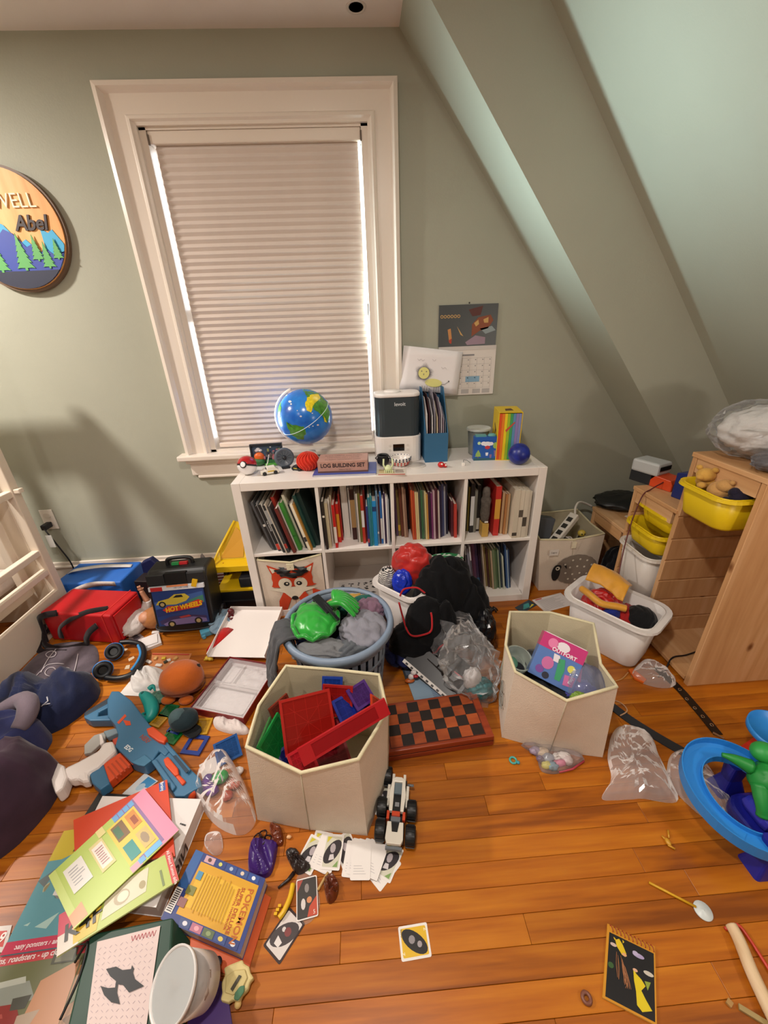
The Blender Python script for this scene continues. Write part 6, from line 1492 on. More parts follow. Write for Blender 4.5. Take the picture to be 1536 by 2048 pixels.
part('dress', MB().loft([[Vector((x,y,z)) for x, y, z in ring] for ring in ([(-.035+.02*math.cos(a*PI/5),-.055+.0*a,.02+.018*math.sin(a*PI/5)) for a in range(10)],[(.015+.04*math.cos(a*PI/5),.05,.034+.032*math.sin(a*PI/5)) for a in range(10)])], sm=True), fabric('c41a16', .5), dd)
part('legs', MB().tube([(-.035,-.05,.016),(-.04,-.085,.010)], .007, 8).tube([(-.022,-.05,.018),(-.024,-.088,.011)], .007, 8), mat('d8a888', .5), dd); part('boots', MB().sph((-.041,-.09,.009), (.012,.014,.009), 10, 7).sph((-.024,-.094,.010), (.012,.014,.009), 10, 7).tube([(-.055,-.095,.004),(-.012,-.10,.006)], .004, 6), plastic('d8b83a'), dd)
# papers and notebooks left of the case
def notebook(name, label, px, z, th, col, cat='notebook', pages='d9d2c8'):
    M, w_, h_ = rect4(px, z); t = thing(name, label, cat, M=M)
    part('cover', MB().box((-w_/2,-h_/2,0),(w_/2,h_/2,.001)).box((-w_/2,-h_/2,th-.001),(w_/2,h_/2,th)), mat(col, .5), t); part('page_block', MB().box((-w_/2+.001,-h_/2+.001,.001),(w_/2-.001,h_/2-.001,th-.001)), paper(pages), t)
    return t, w_, h_
notebook('flat_notebook', 'white notebook lying beside the headphones', ((275,1283),(325,1268),(318,1290),(285,1308)), .0005, .014, 'cfc6c4')
notebook('thin_booklet', 'pale booklet lying on the white notebook', ((283,1277),(318,1268),(312,1285),(285,1297)), .0150, .004, 'ddd6d4')
t_, w_, h_ = notebook('comic_card', 'small picture card beside the doll and red box', ((262,1275),(285,1262),(283,1282),(266,1292)), .0005, .005, '8a7a78'); part('picture_print', MB().flat([(-w_*.35,-h_*.3),(w_*.3,-h_*.2),(w_*.2,h_*.35),(-w_*.2,h_*.3)], .0053), mat('4a3f44'), t_)
single('white_remote', MB().box((-.028,-.010,0),(.028,.010,.008), 0, TR(*fl(316,1264,.001)) @ RZ(.2)), plastic('ddd6d2'), 'small white plastic stick beside the black case', 'stick', bev=.003)
# headphones
hp_ = thing('headphones', 'black headphones with bright blue ear cups lying on the floor', 'headphones', fl(240,1325))
hc = fl(245,1322)
arcp = []
for i in range(36):
    a = R_(-168+i*8.2); arcp.append(Vector((hc.x+.095*math.cos(a)*1.05, hc.y-.012+.088*math.sin(a), .022+.012*math.sin(i/35*PI))))
arcp = [fl(212,1355,.02), fl(235,1357,.022), fl(260,1350,.024), fl(280,1332,.026), fl(288,1308,.028), fl(282,1290,.03), fl(262,1284,.032), fl(240,1285,.035)]
part('headband', MB().tube(spline(arcp, 40), .0125, 10), plastic('141418', .4), hp_, w=True)
part('band_lining', MB().tube([p+Vector((-.010,.0,.006)) for p in spline([fl(268,1342,.024), fl(280,1325,.026), fl(286,1308,.028), fl(281,1292,.03)], 24)], .006, 8), plastic('3a8ac8', .5), hp_, w=True)
for (u, v, rz, ry) in ((206,1340,R_(35),R_(62)), (228,1303,R_(20),R_(50))):
    p = fl(u, v, .038); Mq = TR(*p) @ RZ(rz) @ RX(ry)
    cu_ = part('ear_cup', MB().lathe([(.0,-.022),(.030,-.022),(.038,-.012),(.039,.0),(.036,.004)], 28, 0, Mq), plastic('121418', .4), hp_, w=True)
    part('blue_ring', MB().lathe([(.0355,.003),(.040,.0),(.040,-.010),(.0365,-.013)], 28, 0, Mq, close=True), plastic('2a80d0', .35), cu_, w=True)
    part('cushion', MB().lathe([(.016,.006),(.022,.016),(.032,.016),(.037,.006),(.03,.0)], 28, 0, Mq, close=True), plastic('0e1014', .6), cu_, w=True)
# doodle mat
M_, w_, h_ = rect4(((118,1282),(205,1290),(188,1345),(30,1372)), .001)
dm = thing('doodle_bag', 'dark grey fabric bag with white cartoon doodle beside the bed', 'bag', fl(115,1330))
def mp(u, v, z=.006): return fl(60+125*u+ (55*(1-v))*(1) - 30, 1290+75*v - 12*u + 18*(1-u)*v, z)
mb = MB(); mound(mb, [fl(u, v) for u, v in ((45,1340),(100,1292),(165,1285),(196,1300),(190,1340),(150,1358),(70,1372),(30,1372))], .001, .010, 171, .25, 10, 10, 48, 5); part('cloth', mb, fabric('5a5058', var=.35), dm, w=True)
WL = fabric('b9b0b4'); dz = .0165
def dod(pts, cl=False, n=28): part('doodle_line', MB().tube(spline([fl(u, v, dz) for u, v in pts], n) if not cl else smooth_loop([fl(u, v, dz) for u, v in pts], n), .0022, 5, closed=cl), WL, dm, w=True)
dod([(90,1346),(96,1337),(106,1335),(112,1341),(108,1350),(97,1352)], True); dod([(120,1346),(126,1337),(137,1336),(140,1343),(134,1350),(124,1351)], True)
dod([(72,1352),(84,1340),(95,1330),(112,1327),(128,1328)]); dod([(70,1362),(90,1358),(110,1362),(125,1356)]); dod([(76,1368),(95,1364),(112,1367)]); dod([(82,1345),(95,1320),(112,1298)]); dod([(148,1345),(153,1325),(156,1308)]); dod([(92,1308),(102,1302),(112,1305),(108,1313),(96,1314)], True); dod([(142,1352),(150,1345),(158,1350)])
part('white_hem', MB().prism([(p.x, p.y) for p in (fl(72,1376), fl(110,1366), fl(150,1356), fl(150,1362), fl(112,1374), fl(78,1387))], .010, .016), fabric('c4bcc0'), dm, w=True)
# navy blanket and purple sleeping bag at the lower left
def heap(name, label, cat, outline, h, m, seed, fold=.6, fr=7, amp=.28, power=3, zf=None, extra=None, z0=.001, peak=None):
    mb = MB(); mound(mb, [Vector((p[0],p[1],0)) for p in outline], z0, h, seed, amp, fr, 18, 84, power, fold, zf=zf, peak=peak)
    return single(name, mb, m, label, cat)
NAVY = fabric('1a2140', .85, .15, .3, 180)
hp1 = [(-1.0,-.40),(-.86,-.37),(-.70,-.345),(-.605,-.39),(-.575,-.46),(-.60,-.55),(-.68,-.62),(-.85,-.62),(-1.02,-.55)]
heap('navy_blanket', 'navy blue fleece blanket bunched beside the doodle bag', 'blanket', hp1, .095, NAVY, 181, .5, 11, .5)
hp2 = [(-1.02,-.58),(-.85,-.60),(-.70,-.59),(-.63,-.66),(-.66,-.76),(-.80,-.83),(-1.02,-.80)]
heap('indigo_blanket', 'faded indigo blanket fold between navy blanket and plum sleeping bag', 'blanket', hp2, .115, fabric('30345e', .85, .2, .3, 180), 182, 2.4, 10, .5)
hp3 = [(-1.0,-.76),(-.80,-.74),(-.62,-.72),(-.515,-.76),(-.475,-.84),(-.48,-.93),(-.53,-1.02),(-.66,-1.10),(-.90,-1.12),(-1.02,-1.0)]
heap('plum_sleeping_bag', 'dark plum puffy sleeping bag lying beside the books', 'sleeping bag', hp3, .155, fabric('3a2636', .6, .2, .15, 120), 183, .9, 9, .5, 4)
mb = MB(); mb.tube(spline([(-.80,-.60,.135),(-.74,-.575,.150),(-.695,-.60,.152),(-.675,-.645,.14),(-.678,-.685,.128)], 20), [.024+.010*math.sin(i/19*PI) for i in range(20)], 10)
single('lining_fold', mb, fabric('6f626c'), 'pale mauve lining fold turned over on the indigo blanket', 'cloth')
fz = MB().tube([fl(82,1413,.10), fl(96,1402,.105), fl(94,1394,.105)], .0025, 5).tube([fl(86,1410,.10), fl(100,1407,.105)], .002, 5)
single('lint_tuft', fz, fabric('c9c6cc'), 'small white lint tuft stuck on the navy blanket', 'lint')
# ------------------------------------------------------------------ blue foam blaster lying on its side
zb = .030
def Wp(pts, z): return [(p.x, p.y) for p in (fl(u, v, z) for u, v in pts)]
nb = thing('foam_blaster', 'blue foam dart blaster with orange magazine lying on the floor', 'toy blaster', fl(290,1490))
NB = plastic('386c90', .42); NO = plastic('d2481a', .4); ND = plastic('1c3448', .5)
def bp2(nm, pts, z0, z1, m, zp=None, bev=.004, parent=nb): return part(nm, MB().prism(Wp(pts, zp if zp is not None else z1), z0, z1), m, parent, w=True, bev=bev)
bp2('receiver', [(223,1382),(238,1382),(262,1400),(300,1450),(322,1470),(345,1495),(330,1512),(318,1502),(306,1520),(290,1532),(276,1530),(262,1524),(230,1492),(236,1470),(230,1450),(215,1432),(214,1400)], .004, .052, NB)
bp2('stock', [(222,1398),(226,1410),(198,1424),(196,1432),(226,1428),(228,1440),(180,1441),(168,1435),(168,1425),(200,1408)], .006, .044, NB)
bp2('stock_pad', [(222,1392),(170,1423),(167,1428),(170,1432),(224,1402)], .004, .046, plastic('1a2c3c', .5))
bp2('barrel_shroud', [(306,1520),(322,1505),(345,1495),(372,1528),(400,1556),(404,1572),(388,1580),(368,1592),(350,1592),(326,1560)], .005, .048, NB)
bp2('top_rail', [(326,1490),(338,1488),(382,1538),(376,1545)], .048, .058, NB); bp2('side_rail', [(302,1522),(312,1516),(352,1572),(344,1582)], .046, .057, NB)
bp2('rail_groove', [(345,1512),(352,1510),(378,1541),(372,1546)], .0575, .0590, ND, bev=0)
bp2('priming_slide', [(326,1518),(336,1512),(356,1536),(358,1548),(350,1552),(330,1530)], .046, .060, NO)
bp2('slide_rod', [(350,1552),(358,1548),(372,1562),(364,1570)], .044, .056, NO)
part('muzzle', MB().tube([fl(376,1577,.024), fl(391,1590,.024)], .020, 18), NO, nb, w=True)
part('barrel', MB().tube([fl(352,1552,.028), fl(382,1582,.026)], .013, 12), ND, nb, w=True)
bp2('sight', [(292,1457),(306,1452),(334,1474),(328,1486),(316,1482),(296,1468)], .040, .064, NO)
bp2('trigger', [(224,1478),(238,1472),(244,1478),(236,1488),(226,1488)], .012, .050, plastic('b8402a', .4))
bp2('trigger_guard', [(206,1462),(232,1455),(238,1464),(214,1475)], .014, .040, plastic('7a8a94', .5))
bp2('magazine', [(206,1528),(240,1504),(262,1528),(218,1565)], .008, .044, NO)
bp2('magazine_base', [(178,1545),(206,1526),(220,1566),(200,1580),(184,1566)], .006, .046, NB)
bp2('dial_patch', [(262,1524),(290,1508),(304,1520),(288,1532),(276,1530)], .050, .056, plastic('3f7698', .4))
for pts, m in (([(234,1445),(250,1428),(253,1432),(238,1448)], NO), ([(246,1440),(260,1442),(262,1450),(252,1451)], NO)): bp2('badge', pts, .0522, .0532, m, bev=0)
txt('NERF', .022, plastic('9a4a3a', .5), nb, frame(fl(290,1478,.0530), fl(312,1488,.053)-fl(276,1462,.053), Vector((.3,.5,0))), w=True, bold=.0004); txt('EDG', .019, plastic('dfe6ea', .5), nb, frame(fl(257,1497,.0530), fl(268,1505,.053)-fl(248,1490,.053), Vector((.3,.5,0))), w=True, bold=.0006)
mb = MB()
for i in range(5): mb.prism(Wp([(214+i*8,1534-i*6),(217+i*8,1532-i*6),(236+i*8,1556-i*7),(233+i*8,1558-i*7)], .044), .044, .0448)
part('magazine_ridge', mb, plastic('b03a12', .4), nb, w=True)
# white motion controller gun
wg = thing('white_controller_gun', 'white plastic game controller grip lying across the blaster', 'controller', fl(180,1520))
WPL = plastic('e2d8d4', .35)
bp2('grip', [(226,1480),(206,1484),(196,1500),(156,1522),(128,1535),(126,1550),(140,1560),(154,1556),(164,1562),(178,1560),(176,1545),(196,1534),(212,1518),(232,1500)], .012, .056, WPL, None, .012, wg)
bp2('head_ring', [(100,1530),(112,1522),(128,1530),(134,1552),(126,1574),(110,1586),(104,1570),(98,1548)], .004, .062, WPL, None, .008, wg)
bp2('trigger_loop', [(198,1468),(204,1468),(208,1484),(200,1490)], .02, .05, WPL, None, .003, wg)
bp2('grey_disc', [(168,1490),(188,1470),(214,1462),(210,1480),(182,1505),(168,1508)], .004, .020, plastic('9a9690', .4), None, .003, wg)
# teal toy and clutter
tl = thing('teal_chameleon', 'teal rubber chameleon toy with curled tail lying on papers', 'toy', fl(295,1402))
TL = plastic('1a9a94', .4)
body = spline([fl(282,1388,.026), fl(290,1392,.030), fl(300,1404,.028), fl(304,1418,.022), fl(302,1430,.016), fl(294,1438,.013), fl(286,1436,.011), fl(286,1428,.010), fl(292,1426,.010), fl(294,1431,.010)], 44)
part('body', MB().tube(body, [.010+.017*math.sin(min(1, i/13)*PI*.5) if i < 14 else max(.004, .027-.023*((i-14)/22)) for i in range(44)], 12), TL, tl, w=True)
part('crest', MB().tube(spline([fl(298,1378,.045), fl(306,1372,.052), fl(310,1382,.045)], 10), [.010,.010,.010,.009,.008,.007,.006,.005,.004,.003], 8), TL, tl, w=True); part('leg', MB().tube([fl(302,1408,.02), fl(314,1406,.004)], .007, 7), TL, tl, w=True); part('leg', MB().tube([fl(300,1396,.024), fl(312,1396,.004)], .006, 7), TL, tl, w=True)
part('eye', MB().sph(fl(285,1386,.046), .006, 10, 7), plastic('0f5a5a'), tl, w=True)
t_, w_, h_ = sheet('white_cloth_sheet', 'white crumpled paper sheet under the teal toy', ((268,1340),(335,1345),(335,1395),(248,1392)), .0005, paper('ddd8d4'), .002, 'paper')
mb = MB(); mound(mb, [fl(u, v) for u, v in ((262,1360),(275,1342),(300,1336),(330,1345),(332,1372),(300,1380),(270,1385))], .003, .016, 191, 1.1, 26, 16, 64, 3, .8); single('white_napkin', mb, fabric('e2dedc'), 'crumpled white napkin beside the orange soft toy', 'napkin')
mb = MB(); rq = random.Random(9)
pl = thing('toy_parts_card', 'orange backing card with small white and yellow toy parts', 'toy parts', fl(320,1325)); M_, w_, h_ = rect4(((308,1306),(382,1306),(365,1335),(285,1345)), .0005)
part('card', MB().prism(Wp(((305,1306),(384,1307),(370,1338),(290,1346)), .0005), .0005, .0015), mat('c07a48', .5), pl, w=True); part('red_rod', MB().tube([fl(305,1308,.004), fl(378,1309,.004)], .0028, 6), plastic('c8483a'), pl, w=True)
for i, (u, v, c) in enumerate(((298,1325,'e0d8d0'),(318,1332,'e0d8d0'),(328,1318,'d0b030'),(338,1322,'e2dad2'),(332,1325,'3a3a30'),(352,1318,'c9a060'),(345,1328,'dcd0c4'),(312,1318,'d2a868'))):
    part('toy_part', MB().cb((0,0,.005), (.03 if i < 2 else .018,.014,.008), 0, TR(*fl(u, v, .0016)) @ RZ(.3*i-.5)), plastic(c), pl, w=True, bev=.002)
for i, (u, v) in enumerate(((248,1300),(262,1318),(255,1335))): single('paper_scrap', MB().prism([(-.014,-.008),(.012,-.010),(.016,.006),(-.006,.012)], 0, .0012, 0, TR(*fl(u, v, .0005)) @ RZ(i)), paper('cdb89c'), ('cream torn paper scrap inside the headphone loop','tan torn paper scrap under the headphone band','small torn scrap beside the headphone ear cup')[i], 'paper scrap')
mb = MB(); blob(mb, (0,0,.01), (.03,.024,.012), 195, .5, 3.5, 26, 14, .001); mb.v = [p+fl(320,1398) for p in mb.v]; single('leaf_toy', mb, mat('5a8a78', .5, var=.5, vs=60), 'small mottled green toy beside the teal chameleon', 'toy')
# orange soft toy
opl = thing('orange_soft_toy', 'round rust orange plush toy with stitched mouth line on floor', 'soft toy', fl(372,1380))
ORF = fabric('b85a1a', .9, .12, .4, 160, .3)
mb = MB(); blob(mb, (0,.0,.072), (.088,.075,.070), 201, .035, 1.6, 48, 32, .001, (1,1,1), M=RZ(.2), rid=False); part('body', mb, ORF, opl)
sm2 = [];
for i in range(24):
    a = R_(-150+i*6.6); sm2.append((.078*math.cos(a)*1.12, .078*math.sin(a)*.98, .046-.012*math.cos(a*2)))
part('mouth_seam', MB().tube(sm2, .003, 6), fabric('5a240e'), opl); part('foot', MB().sph((.03,-.066,.016), (.03,.022,.015), 14, 9), ORF, opl); part('foot', MB().sph((-.045,-.058,.016), (.03,.022,.015), 14, 9), ORF, opl)
part('loop_tag', MB().box((.06,.02,.085),(.074,.03,.115)), fabric('1a1614'), opl)
# dark cap on the tiles
cpd = thing('dark_hat', 'dark teal hat with grey brim lying on the magnetic tiles', 'hat', fl(372,1450,.008))
mb = MB(); blob(mb, (0,0,.030), (.052,.046,.036), 205, .06, 1.6, 36, 22, .0, rid=False); part('crown', mb, fabric('1a2a30'), cpd); mb = MB(); blob(mb, (-.020,.004,.038), (.036,.036,.034), 206, .05, 1.5, 30, 18, .0, rid=False); part('panel', mb, fabric('44585c'), cpd)
part('brim', MB().prism(rrect(.075,.05,.022,5), 0, .006, 0, TR(.035,-.03,.003) @ RZ(-.5)), fabric('121416'), cpd)
# open white game box
Mg, gw_, gh_ = rect4(((448,1318),(548,1332),(505,1438),(383,1408)), .035)
gm_ = thing('open_game_box', 'open white game box with clear plastic insert and dark red sides', 'game box', M=Mg @ TR(0,0,-.034))
gw_, gh_ = .235, .27
part('tray_floor', MB().box((-gw_/2,-gh_/2,.0),(gw_/2,gh_/2,.004)), paper('ddd6d4'), gm_)
for a, b_ in (((-gw_/2-.003,-gh_/2-.003,0),(-gw_/2,gh_/2+.003,.036)), ((gw_/2,-gh_/2-.003,0),(gw_/2+.003,gh_/2+.003,.036)), ((-gw_/2,-gh_/2-.003,0),(gw_/2,-gh_/2,.036)), ((-gw_/2,gh_/2,0),(gw_/2,gh_/2+.003,.036))): part('tray_side', MB().box(a, b_), mat('7a1418', .4), gm_)
ins = MB()
def insf(u, v):
    x, y = (u-.5)*(gw_-.004), (v-.5)*(gh_-.004)
    z = .030
    if .06 < u < .94 and .05 < v < .48: z = .012
    if .08 < u < .35 and .55 < v < .92: z = .014
    if .42 < u < .92 and .55 < v < .92: z = .020+.006*noise.noise(Vector((x*40, y*40, 1)))
    return (x, y, z+.0015*noise.noise(Vector((x*60, y*60, 0))))
ins.grid(40, 44, insf, sm=False); part('plastic_insert', ins, clear('e6e2e4', .34, .12), gm_)
LM = frame((fl(466,1312,.035)+fl(560,1228,.075))/2, fl(545,1330,.035)-fl(448,1314,.035), fl(487,1212,.075)-fl(448,1314,.035))
lid = part('lid', MB().box((-.135,-.145,0),(.135,.145,.003)), paper('e6deda'), gm_); lid.data.transform(MATX[gm_].inverted() @ frame(Vector((-.012,-.160,.043)), Vector((1,-.12,0)), Vector((.12,.97,.13))))
for a, b_ in (((-.138,-.148,0),(-.135,.148,.026)), ((.135,-.148,0),(.138,.148,.026)), ((-.135,.145,0),(.135,.148,.026))):
    o = part('lid_side', MB().box(a, b_), paper('e8e0dc'), gm_); o.data.transform(MATX[gm_].inverted() @ frame(Vector((-.012,-.160,.043)), Vector((1,-.12,0)), Vector((.12,.97,.13))))
mb = MB(); mound(mb, [fl(u, v) for u, v in ((428,1440),(450,1436),(480,1445),(498,1460),(490,1470),(460,1468),(432,1458))], .001, .014, 211, 1.0, 24, 14, 56, 3, .3); single('white_sock', mb, fabric('d8ccc8'), 'dirty white sock lying between game box and cream bin', 'sock')
# ------------------------------------------------------------------ flat printed things: corner pixels TL,TR,BR,BL and the height of their top face
def slab(name, label, cat, px, z, th, col, prints=(), texts=(), pages='ddd5c8', spine=True, group=None, r=.4, edge=None, z0=None):
    zs = z if isinstance(z, (list, tuple)) else [z]*4
    q = [fl(u, v, zz) for (u, v), zz in zip(px, zs)]
    c = sum(q, Vector())/4
    t = thing(name, label, cat, Vector((c.x, c.y, min(zs)-th)), group=group)
    dn = Vector((0,0,-1))
    def at(u, v, d=0):
        p = q[3].lerp(q[2], u).lerp(q[0].lerp(q[1], u), v); return p+Vector((0,0,d))
    def ply(d0, d1, s=0):
        k = [at(s,1-s), at(1-s,1-s), at(1-s,s), at(s,s)]
        return MB().loft([[p+dn*d1 for p in k][::-1], [p+dn*d0 for p in k][::-1]])
    cm = mat(col, r)
    if th > .0035:
        ct_ = min(.0012, th*.2)
        part('cover', ply(0, ct_), cm, t, w=True); part('back_cover', ply(th-ct_, th), cm, t, w=True)
        part('page_block', ply(ct_, th-ct_, .006), mat(edge, r) if edge else paper(pages), t, w=True)
    else: part('sheet', ply(0, th), cm, t, w=True)
    bym = {}
    for k, (pts, h) in enumerate(prints):
        mb = bym.setdefault(h, MB()); mb.poly([at(x, y, .0003+.00006*k) for x, y in pts])
    for h, mb in bym.items(): part('print', mb, mat(h, r), t, w=True)
    for s_, size, u, v, du, dv, h in texts:
        o = at(u, v, .0014); x = at(u+du*.01, v+dv*.01)-at(u, v); y = Vector((0,0,1)).cross(x)
        txt(s_, size, mat(h, r), t, frame(o, x, y), w=True, bold=size*.02)
    return t, at
def hatch(x0, y0, x1, y1, n, h, fill=.4, vary=.3, seed=1):
    rr = random.Random(seed); o = []
    for i in range(n):
        y = y0+(y1-y0)*(i+.5)/n; d = (y1-y0)/n*fill/2; o.append((R4(x0, y-d, x1-(x1-x0)*vary*rr.random(), y+d), h))
    return o
# lower layer
slab('blue_picture_card', 'blue and white picture card under the blaster barrel', 'card', ((290,1546),(316,1562),(276,1592),(244,1588)), .004, .003, 'd0d4d8', [(R4(.35,.5,.95,.95),'3a8ac0'),(circ(.2,12,.55,.45),'a9c4d8')])
slab('black_notebook', 'black notebook under the red workbook', 'notebook', ((198,1585),(262,1590),(240,1660),(150,1660)), .012, .011, '17161a', texts=[('NOTES', .012, .6,.85,1,0,'8a8a8e')])
t_, at_ = slab('white_box', 'flat white cardboard box with black lettering under the workbooks', 'box', ((205,1592),(402,1598),(312,1815),(105,1790)), .056, .054, 'ddd6d4', [(R4(.05,.0,.6,.12),'e6e2e0')]+hatch(.12,.01,.55,.10,5,'8a8aa0'), [('i', .03, .93,.72,.2,1,'2a2628')], edge='cfc7c4')
lm_ = frame(fl(392,1690,.028), fl(348,1790,.028)-fl(408,1640,.028), Vector((0,0,1)))
txt('NIC', .045, mat('2a2628'), t_, frame(at_(1.0,.42,-.027)+Vector((.0035,-.0005,0)), at_(1,.3)-at_(1,.6), Vector((0,0,1))), w=True, bold=.001)
slab('truck_magazine', 'magazine with red truck cover lying at the bottom of the pile', 'magazine', ((-40,1922),(178,1882),(112,2075),(-95,2075)), .008, .005, '6a6c4c',
    [(R4(.0,.86,1,1.0),'c2404a'),([(.0,.55),(.55,.62),(.66,.4),(.45,.3),(.0,.3)],'8d928a'),([(.05,.6),(.5,.68),(.52,.60),(.05,.52)],'b5b8ae'),([(.0,.30),(.5,.36),(.6,.15),(.5,.05),(.0,.0)],'8c2e2c'),([(.66,.6),(.98,.8),(.98,.1),(.6,.1)],'c08a68'),([(.45,.42),(.62,.45),(.6,.3),(.46,.28)],'4a4a44'),
     ([(.55,.22),(.75,.28),(.7,.12),(.55,.08)],'b09a88'),([(.1,.2),(.4,.25),(.42,.2),(.1,.14)],'b0504a'),([(.0,.78),(.06,.8),(.06,.6),(.0,.58)],'3a4230'),(R4(.70,.78,.92,.95),'4a4a3a'),(R4(.73,.80,.90,.93),'7f7f6a')],
    [('Trains, roadsters - up close!', .016, .45,.93,1,0,'f0dcdc')])
slab('curled_page', 'brown landscape page curling beside the truck magazine', 'page', ((160,1930),(182,1925),(140,2070),(110,2070)), .014, .001, 'a0744e', [([(.1,.6),(.9,.9),(.9,.5),(.2,.4)],'5f6a44'),([(.1,.2),(.8,.3),(.7,.1)],'7a5a3c')])
slab('red_white_flyer', 'red and white flyer corner under the sea magazine', 'flyer', ((-60,1858),(24,1850),(10,1905),(-80,1905)), .003, .002, 'd8cfca', [(R4(.0,.2,.92,.8),'c42a20')], [('9', .03, .85,.5,1,0,'f0e6e0')])
slab('sea_magazine', 'activity magazine with blue underwater cover and yellow top', 'magazine', ((128,1662),(268,1640),(180,1885),(0,1912)), [.058,.066,.016,.014], .006, '5f98a6',
    [(R4(.0,.72,1,1),'c9b23a'),(R4(.3,.94,1,1),'9a7ab0'),([(.0,.55),(.3,.72),(.4,.5),(.2,.45)],'6a7478'),(circ(.1,14,.22,.48,.06),'b9b08a'),(circ(.07,12,.2,.48,.04),'8a8468'),(circ(.06,10,.28,.37,.03),'d0cc8a'),([(.55,.25),(.95,.35),(.9,.2),(.6,.15)],'3f6a9a'),([(.4,.5),(.9,.65),(.95,.45),(.6,.4)],'86b8be'),([(.1,.2),(.5,.3),(.4,.15)],'a9c8c4'),(R4(.0,.0,1,.09),'c23a58')],
    [('Sally ponsters / all - favorite', .014, .5,.045,1,0,'f2dce0'),('X', .05, .34,.86,.8,.3,'2a261c')])
slab('red_workbook', 'red workbook with blue label lying on the white box', 'workbook', ((147,1640),(334,1559),(350,1712),(150,1735)), [.066,.070,.074,.070], .006, 'cf3f1c', [(R4(.905,.86,.975,.99),'3a5aa0'),(circ(.05,12,.42,.35,.025),'a82a14')], [('Brainy', .013, .94,.925,0,-1,'e6eaf2')])
slab('green_workbook', 'lime green workbook with sketched animal and red edge strip', 'workbook', ((118,1830),(342,1702),(358,1760),(113,1914)), [.072,.080,.079,.068], .005, 'a9b84e',
    [(R4(.0,.0,.16,1),'d9cfc4'),(R4(.0,.45,.16,1),'c22a48'),([(.12,.05),(.3,.05),(.36,.7),(.2,.95),(.12,.7)],'d8b23a'),([(.34,.2),(.72,.25),(.78,.9),(.4,.9)],'cfc4a8'),(circ(.07,14,.52,.5,.2),'a89878'),(circ(.05,14,.53,.5,.14),'d6ccb4'),(circ(.03,12,.70,.5,.12),'9a8a5a'),(R4(.94,.0,1,1),'c2322a'),(R4(.86,.1,.88,.6),'6a7a3a')],
    [('K4F', .05, .2,.42,.9,.1,'2a261c'),('All About Kumon skills', .010, .97,.5,0,-1,'f0d8d4')])
t_, at_ = slab('activity_booklet', 'open green and yellow activity booklet on top of the pile', 'booklet', ((97,1752),(288,1576),(358,1660),(148,1858)), [.080,.088,.090,.082], .003, 'b4c85e',
    [(R4(.80,.0,1,1),'d88aa8'),(R4(.62,.05,.86,1),'8a6a9a'),(R4(.53,.12,.83,.88),'dcc24a'),(R4(.0,.0,.06,1),'c4d478'),([(.0,.02),(.12,.02),(.12,.25),(.0,.2)],'e0a078'),(R4(.52,-.0,.62,.1),'d89aa8')]+
    [(R4(.62+i*.058,.89,.67+i*.058,.985),'6aa4d8') for i in range(4)]+[(R4(.60,.02,.66,.1),'6aa4d8'),(R4(.67,.02,.83,.11),'6ab0e0'),(R4(.56,.55,.68,.84),'7a5a34'),(R4(.57,.6,.63,.8),'3f6a4a'),(R4(.71,.55,.81,.84),'d08a3a'),(R4(.74,.6,.79,.75),'9a4a24'),(R4(.56,.16,.66,.44),'2a8a84'),(R4(.70,.16,.81,.46),'c9b06a'),(circ(.035,10,.75,.31,.1),'9a8468'),
     (R4(.10,.42,.27,.86),'e2ddd8'),(R4(.34,.35,.47,.85),'d8c88a'),(R4(.355,.40,.455,.80),'e6dcd0'),(R4(.45,.86,.52,1),'ded08a')]+hatch(.13,.5,.25,.8,6,'9a9aa0',.25,.4,2)+hatch(.37,.45,.445,.75,7,'b07a80',.35,.3,3))
# gift bag
gbg = thing('gift_bag', 'dark green gift bag with pink patterned card and black shape', 'gift bag', fl(260,1960))
GRB = mat('123a2a', .5)
top = [fl(180,1868,.055), fl(346,1834,.058), fl(330,2075,.055), fl(130,2075,.055)]
bot = [fl(188,1885,.001), fl(383,1882,.001), fl(372,2075,.001), fl(140,2075,.001)]
part('body', MB().loft([bot[::-1], top[::-1]]), GRB, gbg, w=True, bev=.004)
def bl4(q, u, v, d): return q[3].lerp(q[2], u).lerp(q[0].lerp(q[1], u), v)+Vector((0,0,d))
cq = [fl(195,1884,.0575), fl(321,1852,.0590), fl(292,2060,.0570), fl(172,2060,.0570)]
part('card', MB().loft([[p for p in cq][::-1], [p+Vector((0,0,.0015)) for p in cq][::-1]]), paper('d6c2be'), gbg, w=True)
mb = MB()
for i in range(11):
    for j in range(14):
        u, v = .06+i*.085, .05+j*.065; s_ = 1 if (i+j)%2 else -1
        mb.poly([bl4(cq, u-.018, v-.012*s_-.004, .002), bl4(cq, u+.018, v+.012*s_-.004, .002), bl4(cq, u+.018, v+.012*s_+.004, .002), bl4(cq, u-.018, v-.012*s_+.004, .002)], 0)
part('tread_print', mb, mat('a8949a', .5), gbg, w=True)
part('red_scribble', MB().tube(spline([bl4(cq, .55+i*.028, .93+.03*(-1)**i, .0025) for i in range(15)], 60), .0006, 4), mat('c8606a'), gbg, w=True)
part('black_shape', MB().poly([fl(u, v, .0612) for u, v in ((212,1938),(232,1933),(245,1940),(262,1938),(264,1930),(268,1937),(266,1945),(270,1958),(288,1972),(258,1985),(246,1970),(236,1968),(234,1985),(240,2008),(222,2004),(208,1990),(201,1972),(216,1976),(230,1975),(232,1962),(220,1952))]), mat('16161a', .5), gbg, w=True)
part('handle_ribbon', MB().tube(spline([fl(150,1925,.03), fl(175,1885,.055), fl(160,1950,.055), fl(120,2040,.04)], 30), .003, 6), mat('141414', .5), gbg, w=True)
